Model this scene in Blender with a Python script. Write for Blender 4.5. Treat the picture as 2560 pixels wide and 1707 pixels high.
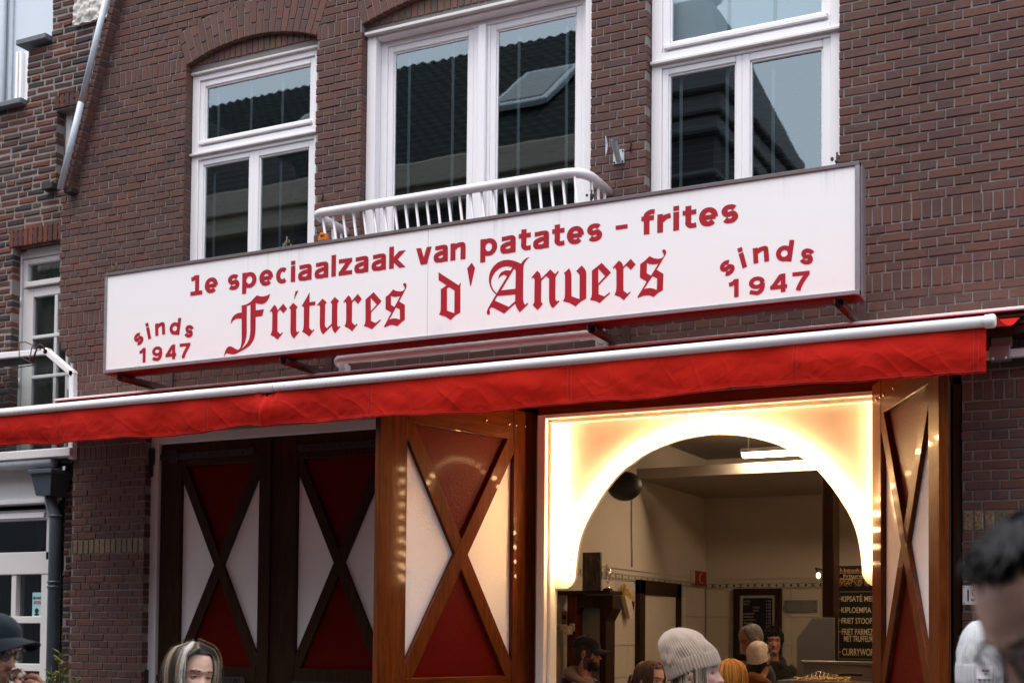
import bpy, bmesh, math, random
from mathutils import Vector, Matrix, noise

random.seed(7)
S = bpy.context.scene
for o in list(bpy.data.objects):
    bpy.data.objects.remove(o, do_unlink=True)
COL = S.collection

# ------------------------------------------------------------------ camera
# world: x along the facade (to the right), y into the facade (brick face at y = 0), z up, street at z = 0
FPX, CX, CY = 3288.0, 1375.0, 1467.5
YAW, PITCH, ROLL = math.radians(-25.85), math.radians(2.08), math.radians(-0.47)
CAM = Vector((0.0, -8.5, 1.68))
_f = Vector((math.sin(YAW) * math.cos(PITCH), math.cos(YAW) * math.cos(PITCH), math.sin(PITCH)))
_r = Vector((math.cos(YAW), -math.sin(YAW), 0.0))
_d = _f.cross(_r)
_r2 = _r * math.cos(ROLL) + _d * math.sin(ROLL)
_d2 = -_r * math.sin(ROLL) + _d * math.cos(ROLL)
cam_data = bpy.data.cameras.new('camera')
cam = bpy.data.objects.new('camera', cam_data)
COL.objects.link(cam)
cam.matrix_world = Matrix(((_r2.x, -_d2.x, -_f.x, CAM.x), (_r2.y, -_d2.y, -_f.y, CAM.y), (_r2.z, -_d2.z, -_f.z, CAM.z), (0, 0, 0, 1)))
cam_data.sensor_fit = 'HORIZONTAL'
cam_data.sensor_width = 36.0
cam_data.lens = FPX * 36.0 / 2560.0
cam_data.shift_x = -(CX - 1280.0) / 2560.0
cam_data.shift_y = (CY - 853.5) / 2560.0
cam_data.clip_start = 0.05
cam_data.clip_end = 500.0
cam_data.dof.use_dof = True
cam_data.dof.focus_distance = 8.9
cam_data.dof.aperture_fstop = 3.6
S.camera = cam

# ------------------------------------------------------------------ sky, sun, exposure (overcast afternoon)
W = bpy.data.worlds.new('World')
S.world = W
W.use_nodes = True
nt = W.node_tree
nt.nodes.clear()
sky = nt.nodes.new('ShaderNodeTexSky')
sky.sky_type = 'NISHITA'
sky.sun_disc = False
SUN_EL, SUN_AZ = math.radians(70), math.radians(195)
sky.sun_elevation = SUN_EL
sky.sun_rotation = SUN_AZ
sky.air_density = 1.0
sky.dust_density = 3.0
sky.ozone_density = 1.2
bgn = nt.nodes.new('ShaderNodeBackground')
bgn.inputs['Strength'].default_value = 0.11
outn = nt.nodes.new('ShaderNodeOutputWorld')
cl = nt.nodes.new('ShaderNodeMix')          # high cloud: the blue washed out to a pale grey
cl.data_type = 'RGBA'
cl.inputs[0].default_value = 0.62
cl.inputs[7].default_value = (7.6, 7.7, 8.2, 1)
nt.links.new(sky.outputs[0], cl.inputs[6])
nt.links.new(cl.outputs[2], bgn.inputs['Color'])
nt.links.new(bgn.outputs[0], outn.inputs['Surface'])
sun_data = bpy.data.lights.new('sun', 'SUN')
sun_data.energy = 1.0
sun_data.angle = math.radians(35)
sun_data.color = (1.0, 0.97, 0.95)
sun = bpy.data.objects.new('sun', sun_data)
COL.objects.link(sun)
_sd = Vector((math.sin(SUN_AZ) * math.cos(SUN_EL), math.cos(SUN_AZ) * math.cos(SUN_EL), math.sin(SUN_EL)))
sun.rotation_euler = _sd.to_track_quat('Z', 'Y').to_euler()
S.view_settings.view_transform = 'Standard'
S.view_settings.look = 'None'
S.view_settings.exposure = 1.55
S.view_settings.gamma = 1.0
S.view_settings.use_curve_mapping = False
S.cycles.max_bounces = 8
S.cycles.transparent_max_bounces = 16
S.cycles.sample_clamp_indirect = 6.0

# ------------------------------------------------------------------ helpers
def at(x, y, Y=0.0):
    """point of the plane y = Y (parallel to the facade) seen at photo pixel x, y"""
    d = _r2 * ((x - CX) / FPX) + _d2 * ((y - CY) / FPX) + _f
    return CAM + d * ((Y - CAM.y) / d.y)
def atx(x, y, X):
    d = _r2 * ((x - CX) / FPX) + _d2 * ((y - CY) / FPX) + _f
    return CAM + d * ((X - CAM.x) / d.x)
def atd(x, y, zc):
    return CAM + (_r2 * ((x - CX) / FPX) + _d2 * ((y - CY) / FPX) + _f) * zc
def proj(p):
    q = Vector(p) - CAM
    z = q.dot(_f)
    return (CX + FPX * q.dot(_r2) / z, CY + FPX * q.dot(_d2) / z, z)

def tag(o, label=None, cat=None, group=None, kind=None):
    if label: o['label'] = label
    if cat: o['category'] = cat
    if group: o['group'] = group
    if kind: o['kind'] = kind
    return o

def empty(name, loc=(0, 0, 0), rz=0.0, parent=None):
    o = bpy.data.objects.new(name, None)
    o.empty_display_size = 0.1
    COL.objects.link(o)
    o.location = loc
    o.rotation_euler = (0, 0, rz)
    if parent is not None:
        o.parent = parent
    return o

_worlds = {}
def wmat(o):
    m = o.matrix_basis.copy()
    if o.parent is not None:
        m = wmat(o.parent) @ o.matrix_parent_inverse @ m
    return m

def adopt(o, parent):
    """parent o (built in world coordinates) without moving it"""
    if parent is not None:
        o.parent = parent
        o.matrix_parent_inverse = wmat(parent).inverted()
    return o

def link(name, me, mat=None, parent=None, local=False, kind=None, label=None):
    o = bpy.data.objects.new(name, me)
    COL.objects.link(o)
    if mat is not None and not me.materials:
        me.materials.append(mat)
    if parent is not None:
        if local: o.parent = parent
        else: adopt(o, parent)
    if kind: o['kind'] = kind
    if label: o['label'] = label
    return o

class MB:
    """collects shapes and links them as one mesh object"""
    def __init__(self):
        self.v, self.f, self.sm, self.c = [], [], [], []
    def add(self, vs, fs, smooth=False, col=None):
        n = len(self.v)
        self.v.extend([tuple(p) for p in vs])
        self.f.extend([tuple(i + n for i in f) for f in fs])
        self.sm.extend([smooth] * len(fs))
        self.c.extend([col] * len(fs))
        return self
    def box(self, x0, x1, y0, y1, z0, z1, c=0.003, M=None, col=None):
        if x1 < x0: x0, x1 = x1, x0
        if y1 < y0: y0, y1 = y1, y0
        if z1 < z0: z0, z1 = z1, z0
        c = min(c, (x1 - x0) * .3, (y1 - y0) * .3, (z1 - z0) * .3)
        xs, ys, zs = (x0, x1), (y0, y1), (z0, z1)
        vs, idx = [], {}
        for i in (0, 1):
            for j in (0, 1):
                for k in (0, 1):
                    sx, sy, sz = (1 if i == 0 else -1), (1 if j == 0 else -1), (1 if k == 0 else -1)
                    for a in range(3):
                        p = [xs[i] + sx * c, ys[j] + sy * c, zs[k] + sz * c]
                        p[a] = (xs[i], ys[j], zs[k])[a]
                        idx[(i, j, k, a)] = len(vs)
                        vs.append(p)
        fs = []
        for a in range(3):
            b, d = (a + 1) % 3, (a + 2) % 3
            for s in (0, 1):
                q = []
                for (u, w) in ((0, 0), (1, 0), (1, 1), (0, 1)):
                    k = [0, 0, 0]; k[a] = s; k[b] = u; k[d] = w
                    q.append(idx[(k[0], k[1], k[2], a)])
                fs.append(q if s == 1 else q[::-1])
        if c > 1e-6:
            for a in range(3):
                b, d = (a + 1) % 3, (a + 2) % 3
                for u in (0, 1):
                    for w in (0, 1):
                        k0 = [0, 0, 0]; k1 = [0, 0, 0]
                        k0[a] = 0; k1[a] = 1
                        k0[b] = k1[b] = u; k0[d] = k1[d] = w
                        q = [idx[(*k0, b)], idx[(*k1, b)], idx[(*k1, d)], idx[(*k0, d)]]
                        fs.append(q if (u == w) else q[::-1])
            for i in (0, 1):
                for j in (0, 1):
                    for k in (0, 1):
                        q = [idx[(i, j, k, 0)], idx[(i, j, k, 1)], idx[(i, j, k, 2)]]
                        fs.append(q if (i + j + k) % 2 == 1 else q[::-1])
        if M is not None:
            vs = [M @ Vector(p) for p in vs]
        return self.add(vs, fs, col=col)
    def prism(self, ring, a, b, axis='y', M=None, smooth=False, col=None):
        """ring: 2-D points; extruded from a to b along axis"""
        n = len(ring)
        def P(p, t):
            if axis == 'y': return (p[0], t, p[1])
            if axis == 'z': return (p[0], p[1], t)
            return (t, p[0], p[1])
        vs = [P(p, a) for p in ring] + [P(p, b) for p in ring]
        fs = [tuple(range(n))[::-1], tuple(range(n, 2 * n))]
        fs += [(i, (i + 1) % n, n + (i + 1) % n, n + i) for i in range(n)]
        if M is not None: vs = [M @ Vector(p) for p in vs]
        return self.add(vs, fs, smooth, col)
    def tube(self, pts, r, n=10, cap=True, smooth=True, col=None, arc=None):
        pts = [Vector(p) for p in pts]
        rs = r if isinstance(r, (list, tuple)) else [r] * len(pts)
        vs, fs = [], []
        up = None
        for i, p in enumerate(pts):
            t = (pts[min(i + 1, len(pts) - 1)] - pts[max(i - 1, 0)])
            t.normalize()
            if up is None:
                up = Vector((0, 0, 1)) if abs(t.z) < .9 else Vector((1, 0, 0))
            s = t.cross(up)
            if s.length < 1e-6: s = t.cross(Vector((1, 0, 0)))
            s.normalize()
            up = s.cross(t).normalized()
            for k in range(n):
                if arc: a = arc[0] + (arc[1] - arc[0]) * k / (n - 1)
                else: a = 2 * math.pi * k / n
                vs.append(p + (s * math.cos(a) + up * math.sin(a)) * rs[i])
        m = n if not arc else n - 1
        for i in range(len(pts) - 1):
            for k in range(m):
                fs.append((i * n + k, i * n + (k + 1) % n, (i + 1) * n + (k + 1) % n, (i + 1) * n + k))
        if cap and not arc:
            fs.append(tuple(range(n))[::-1])
            fs.append(tuple(range((len(pts) - 1) * n, len(pts) * n)))
        return self.add(vs, fs, smooth, col)
    def lathe(self, prof, c=(0, 0, 0), n=24, M=None, smooth=True, col=None):
        """prof: (radius, z) from bottom to top about the z axis"""
        vs, fs = [], []
        for (r, z) in prof:
            for k in range(n):
                a = 2 * math.pi * k / n
                vs.append(Vector((c[0] + r * math.cos(a), c[1] + r * math.sin(a), c[2] + z)))
        for i in range(len(prof) - 1):
            for k in range(n):
                fs.append((i * n + k, i * n + (k + 1) % n, (i + 1) * n + (k + 1) % n, (i + 1) * n + k))
        fs.append(tuple(range(n))[::-1])
        fs.append(tuple(range((len(prof) - 1) * n, len(prof) * n)))
        if M is not None: vs = [M @ p for p in vs]
        return self.add(vs, fs, smooth, col)
    def ball(self, c, r, nu=10, nv=6, sc=(1, 1, 1), M=None, col=None):
        vs, fs = [], []
        for j in range(nv + 1):
            th = math.pi * j / nv
            for i in range(nu):
                a = 2 * math.pi * i / nu
                p = Vector((c[0] + r * sc[0] * math.sin(th) * math.cos(a), c[1] + r * sc[1] * math.sin(th) * math.sin(a), c[2] + r * sc[2] * math.cos(th)))
                vs.append(M @ p if M is not None else p)
        for j in range(nv):
            for i in range(nu):
                fs.append((j * nu + i, (j + 1) * nu + i, (j + 1) * nu + (i + 1) % nu, j * nu + (i + 1) % nu))
        return self.add(vs, fs, True, col)
    def grid(self, fn, nu, nv, smooth=True, closed_u=False, flip=False, col=None):
        vs = [fn(i / (nu if closed_u else nu - 1), j / (nv - 1)) for j in range(nv) for i in range(nu)]
        fs = []
        for j in range(nv - 1):
            for i in range(nu if closed_u else nu - 1):
                q = (j * nu + i, j * nu + (i + 1) % nu, (j + 1) * nu + (i + 1) % nu, (j + 1) * nu + i)
                fs.append(q[::-1] if flip else q)
        return self.add(vs, fs, smooth, col)
    def mesh(self, name):
        me = bpy.data.meshes.new(name)
        me.from_pydata([tuple(p) for p in self.v], [], self.f)
        if any(self.sm):
            me.polygons.foreach_set('use_smooth', self.sm)
        if any(c is not None for c in self.c):
            at_ = me.color_attributes.new('tint', 'FLOAT_COLOR', 'CORNER')
            buf = []
            for f, c in zip(self.f, self.c):
                c = c or (1, 1, 1)
                buf.extend((c[0], c[1], c[2], 1.0) * len(f))
            at_.data.foreach_set('color', buf)
        me.update()
        return me
    def build(self, name, mat, parent=None, local=False, kind=None, label=None):
        return link(name, self.mesh(name), mat, parent, local, kind, label)

def tri_poly(rings):
    """fill an outline with holes -> (verts2d, tris)"""
    from mathutils.geometry import tessellate_polygon
    vs = [p for r in rings for p in r]
    t = tessellate_polygon([[Vector((p[0], p[1], 0)) for p in r] for r in rings])
    return vs, t

def solid_poly(mb, rings, y0, y1, col=None):
    """outline with holes in x, z extruded from y0 (front) to y1"""
    vs, t = tri_poly(rings)
    n = len(vs)
    V = [(p[0], y0, p[1]) for p in vs] + [(p[0], y1, p[1]) for p in vs]
    F = []
    for a, b, c in t:
        u = (vs[b][0] - vs[a][0]) * (vs[c][1] - vs[a][1]) - (vs[b][1] - vs[a][1]) * (vs[c][0] - vs[a][0])
        F.append((a, b, c) if u > 0 else (a, c, b))       # normal towards -y
        F.append((c + n, b + n, a + n) if u > 0 else (b + n, c + n, a + n))
    k = 0
    for r in rings:
        m = len(r)
        for i in range(m):
            F.append((k + i, k + (i + 1) % m, n + k + (i + 1) % m, n + k + i))
        k += m
    mb.add(V, F, col=col)
    return mb

_txtcache = {}
def text_mesh(s, offset=0.0):
    """flat outline mesh data of a string in the built-in font: verts (x, y), faces"""
    key = (s, offset)
    if key not in _txtcache:
        cu = bpy.data.curves.new('t', 'FONT')
        cu.body = s
        cu.size = 1.0
        cu.offset = offset
        cu.resolution_u = 6
        o = bpy.data.objects.new('t', cu)
        COL.objects.link(o)
        dg = bpy.context.evaluated_depsgraph_get()
        dg.update()
        me = bpy.data.meshes.new_from_object(o.evaluated_get(dg))
        V = [(v.co.x, v.co.y) for v in me.vertices]
        F = [tuple(p.vertices) for p in me.polygons]
        bpy.data.objects.remove(o, do_unlink=True)
        bpy.data.curves.remove(cu)
        bpy.data.meshes.remove(me)
        _txtcache[key] = (V, F)
    return _txtcache[key]

def put_text(mb, s, x0, x1, base, height, M, offset=0.0, ref=None, col=None):
    """lay text in the x (right) / y (up) plane of M: spans x0..x1, 'height' is that of ref (or of the whole text)"""
    V, F = text_mesh(s, offset)
    if not V: return
    ax0, ax1 = min(p[0] for p in V), max(p[0] for p in V)
    if ref:
        R_, _ = text_mesh(ref, offset)
        az0, az1 = min(p[1] for p in R_), max(p[1] for p in R_)
    else:
        az0, az1 = min(p[1] for p in V), max(p[1] for p in V)
    sx, sz = (x1 - x0) / max(ax1 - ax0, 1e-6), height / max(az1 - az0, 1e-6)
    vs = [M @ Vector((x0 + (p[0] - ax0) * sx, base + (p[1] - az0) * sz, 0)) for p in V]
    mb.add(vs, F, col=col)

# ------------------------------------------------------------------ procedural materials
def newmat(name):
    m = bpy.data.materials.new(name)
    m.use_nodes = True
    n = m.node_tree.nodes
    l = m.node_tree.links
    b = n['Principled BSDF']
    return m, n, l, b

def val(b, **k):
    for a, v in k.items():
        b.inputs[a.replace('_', ' ')].default_value = v

def mnode(n, op, a=None, b=None, l=None, clamp=False):
    m = n.new('ShaderNodeMath')
    m.operation = op
    m.use_clamp = clamp
    for i, s in enumerate((a, b)):
        if s is None: continue
        if isinstance(s, (int, float)): m.inputs[i].default_value = s
        else: l.new(s, m.inputs[i])
    return m.outputs[0]

def ramp(n, l, src, stops):
    r = n.new('ShaderNodeValToRGB')
    while len(r.color_ramp.elements) < len(stops): r.color_ramp.elements.new(.5)
    for e, (p, c) in zip(r.color_ramp.elements, stops):
        e.position = p
        e.color = (*c, 1) if len(c) == 3 else c
    l.new(src, r.inputs[0])
    return r.outputs[0]

def noise_(n, l, vec, scale, detail=4, rough=.55, dist=0.0, stretch=None):
    if stretch:
        mp = n.new('ShaderNodeMapping')
        mp.inputs['Scale'].default_value = stretch
        l.new(vec, mp.inputs['Vector'])
        vec = mp.outputs[0]
    t = n.new('ShaderNodeTexNoise')
    t.inputs['Scale'].default_value = scale
    t.inputs['Detail'].default_value = detail
    t.inputs['Roughness'].default_value = rough
    t.inputs['Distortion'].default_value = dist
    l.new(vec, t.inputs['Vector'])
    return t.outputs['Fac']

def mixc(n, l, fac, a, b, mode='MIX'):
    m = n.new('ShaderNodeMix')
    m.data_type = 'RGBA'
    m.blend_type = mode
    for i, s in ((0, fac), (6, a), (7, b)):
        if isinstance(s, (int, float)): m.inputs[i].default_value = s
        elif isinstance(s, (tuple, list)): m.inputs[i].default_value = (*s, 1) if len(s) == 3 else s
        else: l.new(s, m.inputs[i])
    return m.outputs[2]

def bump(n, l, b, h, strength=.3, dist=.01):
    k = n.new('ShaderNodeBump')
    k.inputs['Strength'].default_value = strength
    k.inputs['Distance'].default_value = dist
    l.new(h, k.inputs['Height'])
    l.new(k.outputs[0], b.inputs['Normal'])

def pos(n, obj=False):
    if obj:
        return n.new('ShaderNodeTexCoord').outputs['Object']
    return n.new('ShaderNodeNewGeometry').outputs['Position']

def brick_mat(name, grime, rough_amt):
    m, n, l, b = newmat(name)
    P = pos(n)
    a = n.new('ShaderNodeAttribute'); a.attribute_name = 'tint'
    c = a.outputs['Color']
    f1 = noise_(n, l, P, 55, 5, .65)
    c = mixc(n, l, mnode(n, 'MULTIPLY', f1, .55, l), c, mixc(n, l, 1.0, c, (.45, .42, .42), 'MULTIPLY'))
    f2 = noise_(n, l, P, 2.2, 4, .6)
    c = mixc(n, l, ramp(n, l, f2, [(.45, (0, 0, 0)), (.8, (grime, grime, grime))]), c, (.035, .027, .025))
    f3 = noise_(n, l, P, 9, 6, .7)
    c = mixc(n, l, ramp(n, l, f3, [(.64, (0, 0, 0)), (.78, (.38, .38, .38))]), c, (.30, .22, .21))
    f4 = noise_(n, l, P, 1.6, 5, .6, .4, stretch=(2.4, 1, .22))
    c = mixc(n, l, ramp(n, l, f4, [(.50, (0, 0, 0)), (.74, (.30, .30, .30))]), c, (.030, .025, .023))
    f5 = noise_(n, l, P, .55, 3, .5)
    c = mixc(n, l, ramp(n, l, f5, [(.35, (0, 0, 0)), (.7, (.35, .35, .35))]), c, mixc(n, l, 1.0, c, (1.35, 1.3, 1.3), 'MULTIPLY'))
    l.new(c, b.inputs['Base Color'])
    val(b, Roughness=.88, Specular_IOR_Level=.25)
    h = mnode(n, 'ADD', noise_(n, l, P, 260, 4, .7), mnode(n, 'MULTIPLY', noise_(n, l, P, 60, 3, .6), 2.0, l), l)
    bump(n, l, b, h, rough_amt, .006)
    return m

def mortar_mat(name, col, dark):
    m, n, l, b = newmat(name)
    P = pos(n)
    f = noise_(n, l, P, 30, 6, .7)
    c = mixc(n, l, f, dark, col)
    f2 = noise_(n, l, P, 1.7, 4, .6)
    c = mixc(n, l, ramp(n, l, f2, [(.45, (0, 0, 0)), (.75, (.5, .5, .5))]), c, tuple(x * .45 for x in col))
    l.new(c, b.inputs['Base Color'])
    val(b, Roughness=.95, Specular_IOR_Level=.15)
    bump(n, l, b, noise_(n, l, P, 300, 4, .7), .5, .004)
    return m

def paint_mat(name, col, rough=.35, dirt=.25, dirtcol=(.25, .2, .17), spec=.5, coat=0.0, bumpy=.04, streak=True):
    m, n, l, b = newmat(name)
    P = pos(n)
    f = noise_(n, l, P, 3.5, 6, .65, stretch=(1, 1, .25) if streak else None)
    f2 = noise_(n, l, P, 40, 5, .7)
    k = mnode(n, 'MULTIPLY', ramp(n, l, f, [(.5, (0, 0, 0)), (.8, (1, 1, 1))]), ramp(n, l, f2, [(.35, (.2, .2, .2)), (.7, (1, 1, 1))]), l)
    c = mixc(n, l, mnode(n, 'MULTIPLY', k, dirt, l), col, dirtcol)
    l.new(c, b.inputs['Base Color'])
    r = mnode(n, 'ADD', mnode(n, 'MULTIPLY', f2, .2, l), rough - .1, l)
    l.new(r, b.inputs['Roughness'])
    val(b, Specular_IOR_Level=spec, Coat_Weight=coat, Coat_Roughness=.08)
    if bumpy: bump(n, l, b, noise_(n, l, P, 90, 3, .6), bumpy, .01)
    return m

def plain(name, col, rough=.5, metal=0.0, spec=.5, noise_amt=.25, scale=20, bumpy=0.0, coat=0.0):
    m, n, l, b = newmat(name)
    P = pos(n)
    f = noise_(n, l, P, scale, 5, .6)
    c = mixc(n, l, f, tuple(x * (1 - noise_amt) for x in col), tuple(min(1, x * (1 + noise_amt)) for x in col))
    l.new(c, b.inputs['Base Color'])
    val(b, Roughness=rough, Metallic=metal, Specular_IOR_Level=spec, Coat_Weight=coat)
    if bumpy: bump(n, l, b, noise_(n, l, P, scale * 4, 4, .6), bumpy, .01)
    return m

def emit(name, col, strength):
    m, n, l, b = newmat(name)
    val(b, Base_Color=(*col, 1), Emission_Color=(*col, 1), Emission_Strength=strength, Roughness=.4)
    return m

def wood_mat(name, c0, c1, axis='z', coat=.6, rough=.3):
    m, n, l, b = newmat(name)
    P = pos(n, obj=True)
    st = {'z': (14, 14, .9), 'x': (.9, 14, 14)}[axis]
    f = noise_(n, l, P, 3.0, 6, .6, .6, stretch=st)
    f2 = noise_(n, l, P, 26.0, 3, .6, 0, stretch=st)
    c = ramp(n, l, mnode(n, 'ADD', mnode(n, 'MULTIPLY', f, .75, l), mnode(n, 'MULTIPLY', f2, .25, l), l), [(.3, c0), (.5, tuple((a + b_) / 2 for a, b_ in zip(c0, c1))), (.72, c1)])
    l.new(c, b.inputs['Base Color'])
    val(b, Roughness=rough, Coat_Weight=coat, Coat_Roughness=.06, Specular_IOR_Level=.04)
    bump(n, l, b, mnode(n, 'ADD', f2, f, l), .12, .004)
    return m

def gloss_panel(name, col, bumpy=.25, spec=.16):
    m, n, l, b = newmat(name)
    P = pos(n)
    f = noise_(n, l, P, 4, 4, .6)
    l.new(mixc(n, l, f, tuple(x * .85 for x in col), col), b.inputs['Base Color'])
    val(b, Roughness=.30, Coat_Weight=.04, Coat_Roughness=.08, Specular_IOR_Level=spec)
    bump(n, l, b, noise_(n, l, P, 75, 2, .5), bumpy, .012)
    return m

def glass_mat(name, tint=(.85, .95, .97), refl=.15, wob=.007):
    """thin window pane: mirror-like at the surface, see-through otherwise"""
    m = bpy.data.materials.new(name)
    m.use_nodes = True
    n, l = m.node_tree.nodes, m.node_tree.links
    n.clear()
    out = n.new('ShaderNodeOutputMaterial')
    tr = n.new('ShaderNodeBsdfTransparent'); tr.inputs[0].default_value = (*tint, 1)
    gl = n.new('ShaderNodeBsdfGlossy'); gl.inputs['Roughness'].default_value = .012
    gl.inputs[0].default_value = (.76, .90, .93, 1)
    fr = n.new('ShaderNodeFresnel'); fr.inputs[0].default_value = 1.5
    k = mnode(n, 'ADD', fr.outputs[0], refl, l, clamp=True)
    mx = n.new('ShaderNodeMixShader')
    l.new(k, mx.inputs[0]); l.new(tr.outputs[0], mx.inputs[1]); l.new(gl.outputs[0], mx.inputs[2])
    P = pos(n)
    bp = n.new('ShaderNodeBump'); bp.inputs['Strength'].default_value = wob; bp.inputs['Distance'].default_value = .05
    l.new(noise_(n, l, P, 2.2, 2, .5), bp.inputs['Height'])
    l.new(bp.outputs[0], gl.inputs['Normal'])
    l.new(mx.outputs[0], out.inputs[0])
    return m

def tint_mat(name, rough=.6, spec=.3, bumpy=0.0, scale=60, sheen=0.0, sss=0.0):
    """colour comes from the per-face attribute 'tint'"""
    m, n, l, b = newmat(name)
    a = n.new('ShaderNodeAttribute'); a.attribute_name = 'tint'
    P = pos(n, obj=True)
    f = noise_(n, l, P, scale, 4, .6)
    c = mixc(n, l, mnode(n, 'MULTIPLY', f, .35, l), a.outputs['Color'], mixc(n, l, 1.0, a.outputs['Color'], (.6, .58, .58), 'MULTIPLY'))
    l.new(c, b.inputs['Base Color'])
    val(b, Roughness=rough, Specular_IOR_Level=spec, Sheen_Weight=sheen)
    if sss:
        val(b, Subsurface_Weight=sss, Subsurface_Scale=.01)
        b.inputs['Subsurface Radius'].default_value = (1.0, .35, .2)
    if bumpy: bump(n, l, b, noise_(n, l, P, scale * 2, 4, .6), bumpy, .004)
    return m

MAT = {}
MAT['brick'] = brick_mat('brick_brown', .35, .35)
MAT['brick_old'] = brick_mat('brick_weathered', .55, .8)
MAT['mortar'] = mortar_mat('mortar_grey', (.27, .245, .230), (.17, .152, .142))
MAT['mortar_old'] = mortar_mat('mortar_pale', (.36, .32, .29), (.15, .13, .12))
MAT['white'] = paint_mat('white_window_paint', (.80, .78, .79), .32, .22)
MAT['white_old'] = paint_mat('aged_white_paint', (.62, .60, .59), .5, .3)
def sign_face_mat():
    m, n, l, b = newmat('white_sign_acrylic')
    P = pos(n)
    sp = n.new('ShaderNodeSeparateXYZ'); l.new(P, sp.inputs[0])
    top = n.new('ShaderNodeMapRange'); l.new(sp.outputs['Z'], top.inputs[0])
    for i, v in ((1, 4.36), (2, 4.56), (3, 0.0), (4, 1.0)): top.inputs[i].default_value = v
    bot = n.new('ShaderNodeMapRange'); l.new(sp.outputs['Z'], bot.inputs[0])
    for i, v in ((1, 3.90), (2, 3.76), (3, 0.0), (4, 1.0)): bot.inputs[i].default_value = v
    drip = ramp(n, l, noise_(n, l, P, 1.0, 5, .7, 0, stretch=(22, 1, .5)), [(.50, (0, 0, 0)), (.74, (1, 1, 1))])
    where = ramp(n, l, noise_(n, l, P, 1.1, 3, .5, 0, stretch=(1, 1, .05)), [(.48, (0, 0, 0)), (.62, (1, 1, 1))])
    k1 = mnode(n, 'MULTIPLY', mnode(n, 'MULTIPLY', drip, where, l), top.outputs[0], l)
    smud = ramp(n, l, noise_(n, l, P, 5, 6, .65), [(.50, (0, 0, 0)), (.75, (1, 1, 1))])
    k2 = mnode(n, 'MULTIPLY', mnode(n, 'MULTIPLY', smud, bot.outputs[0], l), .30, l)
    k = mnode(n, 'ADD', mnode(n, 'MULTIPLY', k1, .55, l), k2, l, clamp=True)
    big = noise_(n, l, P, .9, 4, .6)
    c = mixc(n, l, big, (.81, .845, .845), (.85, .875, .865))
    c = mixc(n, l, k, c, (.36, .38, .42))
    l.new(c, b.inputs['Base Color'])
    val(b, Roughness=.25, Coat_Weight=.1, Coat_Roughness=.1)
    return m
MAT['sign_face'] = sign_face_mat()
MAT['sign_red'] = plain('red_vinyl', (.36, .008, .02), .4, 0, .4, .10, 6)
MAT['alu'] = plain('weathered_aluminium', (.27, .25, .26), .45, .55, .5, .25, 12)
MAT['alu_dark'] = plain('dirty_aluminium', (.13, .115, .12), .55, .4, .5, .3, 14)
MAT['red_wood'] = plain('red_painted_board', (.12, .008, .007), .6, 0, .3, .3, 25)
MAT['iron'] = plain('dark_iron', (.025, .022, .022), .55, .3, .4, .3, 30, .2)
MAT['bracket'] = plain('brown_painted_steel', (.09, .045, .045), .5, .2, .4, .3, 30)
MAT['white_metal'] = paint_mat('white_powder_coat', (.80, .785, .79), .28, .12, (.3, .27, .25), coat=.2)
MAT['rail_white'] = paint_mat('white_railing_enamel', (.74, .70, .71), .3, .3, (.2, .17, .15), coat=.2, streak=False)
MAT['zinc'] = plain('zinc', (.40, .44, .48), .55, .1, .5, .2, 9)
MAT['zinc_dark'] = plain('dark_blue_grey_plastic', (.055, .075, .095), .4, 0, .5, .3, 8)
MAT['lead'] = plain('grey_slate_coping', (.13, .15, .16), .7, 0, .3, .35, 18, .2)
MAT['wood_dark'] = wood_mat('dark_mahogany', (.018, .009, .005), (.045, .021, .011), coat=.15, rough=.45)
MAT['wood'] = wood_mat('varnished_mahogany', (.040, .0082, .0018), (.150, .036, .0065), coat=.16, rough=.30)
MAT['wood_x'] = wood_mat('varnished_mahogany_rail', (.040, .0082, .0018), (.150, .036, .0065), axis='x', coat=.16, rough=.30)
MAT['panel_red'] = gloss_panel('glossy_red_panel', (.095, .004, .002), .25, .05)
MAT['panel_white'] = gloss_panel('glossy_white_panel', (.80, .78, .77))
MAT['cream'] = gloss_panel('cream_lacquered_board', (.82, .76, .66), .05)
MAT['glass'] = glass_mat('window_glass')
MAT['glass_clear'] = glass_mat('clear_glass', (.93, .97, .96), .05, .003)
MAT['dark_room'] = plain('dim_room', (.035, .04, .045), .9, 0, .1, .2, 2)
MAT['slat'] = plain('dark_blind_slat', (.060, .068, .072), .55, 0, .4, .15, 10)
MAT['tape'] = plain('grey_blind_tape', (.30, .34, .36), .8, 0, .2, .15, 20)
MAT['curtain'] = plain('pale_roller_blind', (.86, .89, .91), .9, 0, .2, .08, 6)
MAT['net'] = plain('greenish_net_curtain', (.20, .20, .16), .95, 0, .1, .3, 7)
MAT['asphalt'] = plain('street_clinker', (.07, .06, .056), .9, 0, .2, .4, 14, .3)
MAT['pavement'] = plain('pavement_slabs', (.20, .19, .185), .9, 0, .2, .25, 9, .2)

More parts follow.
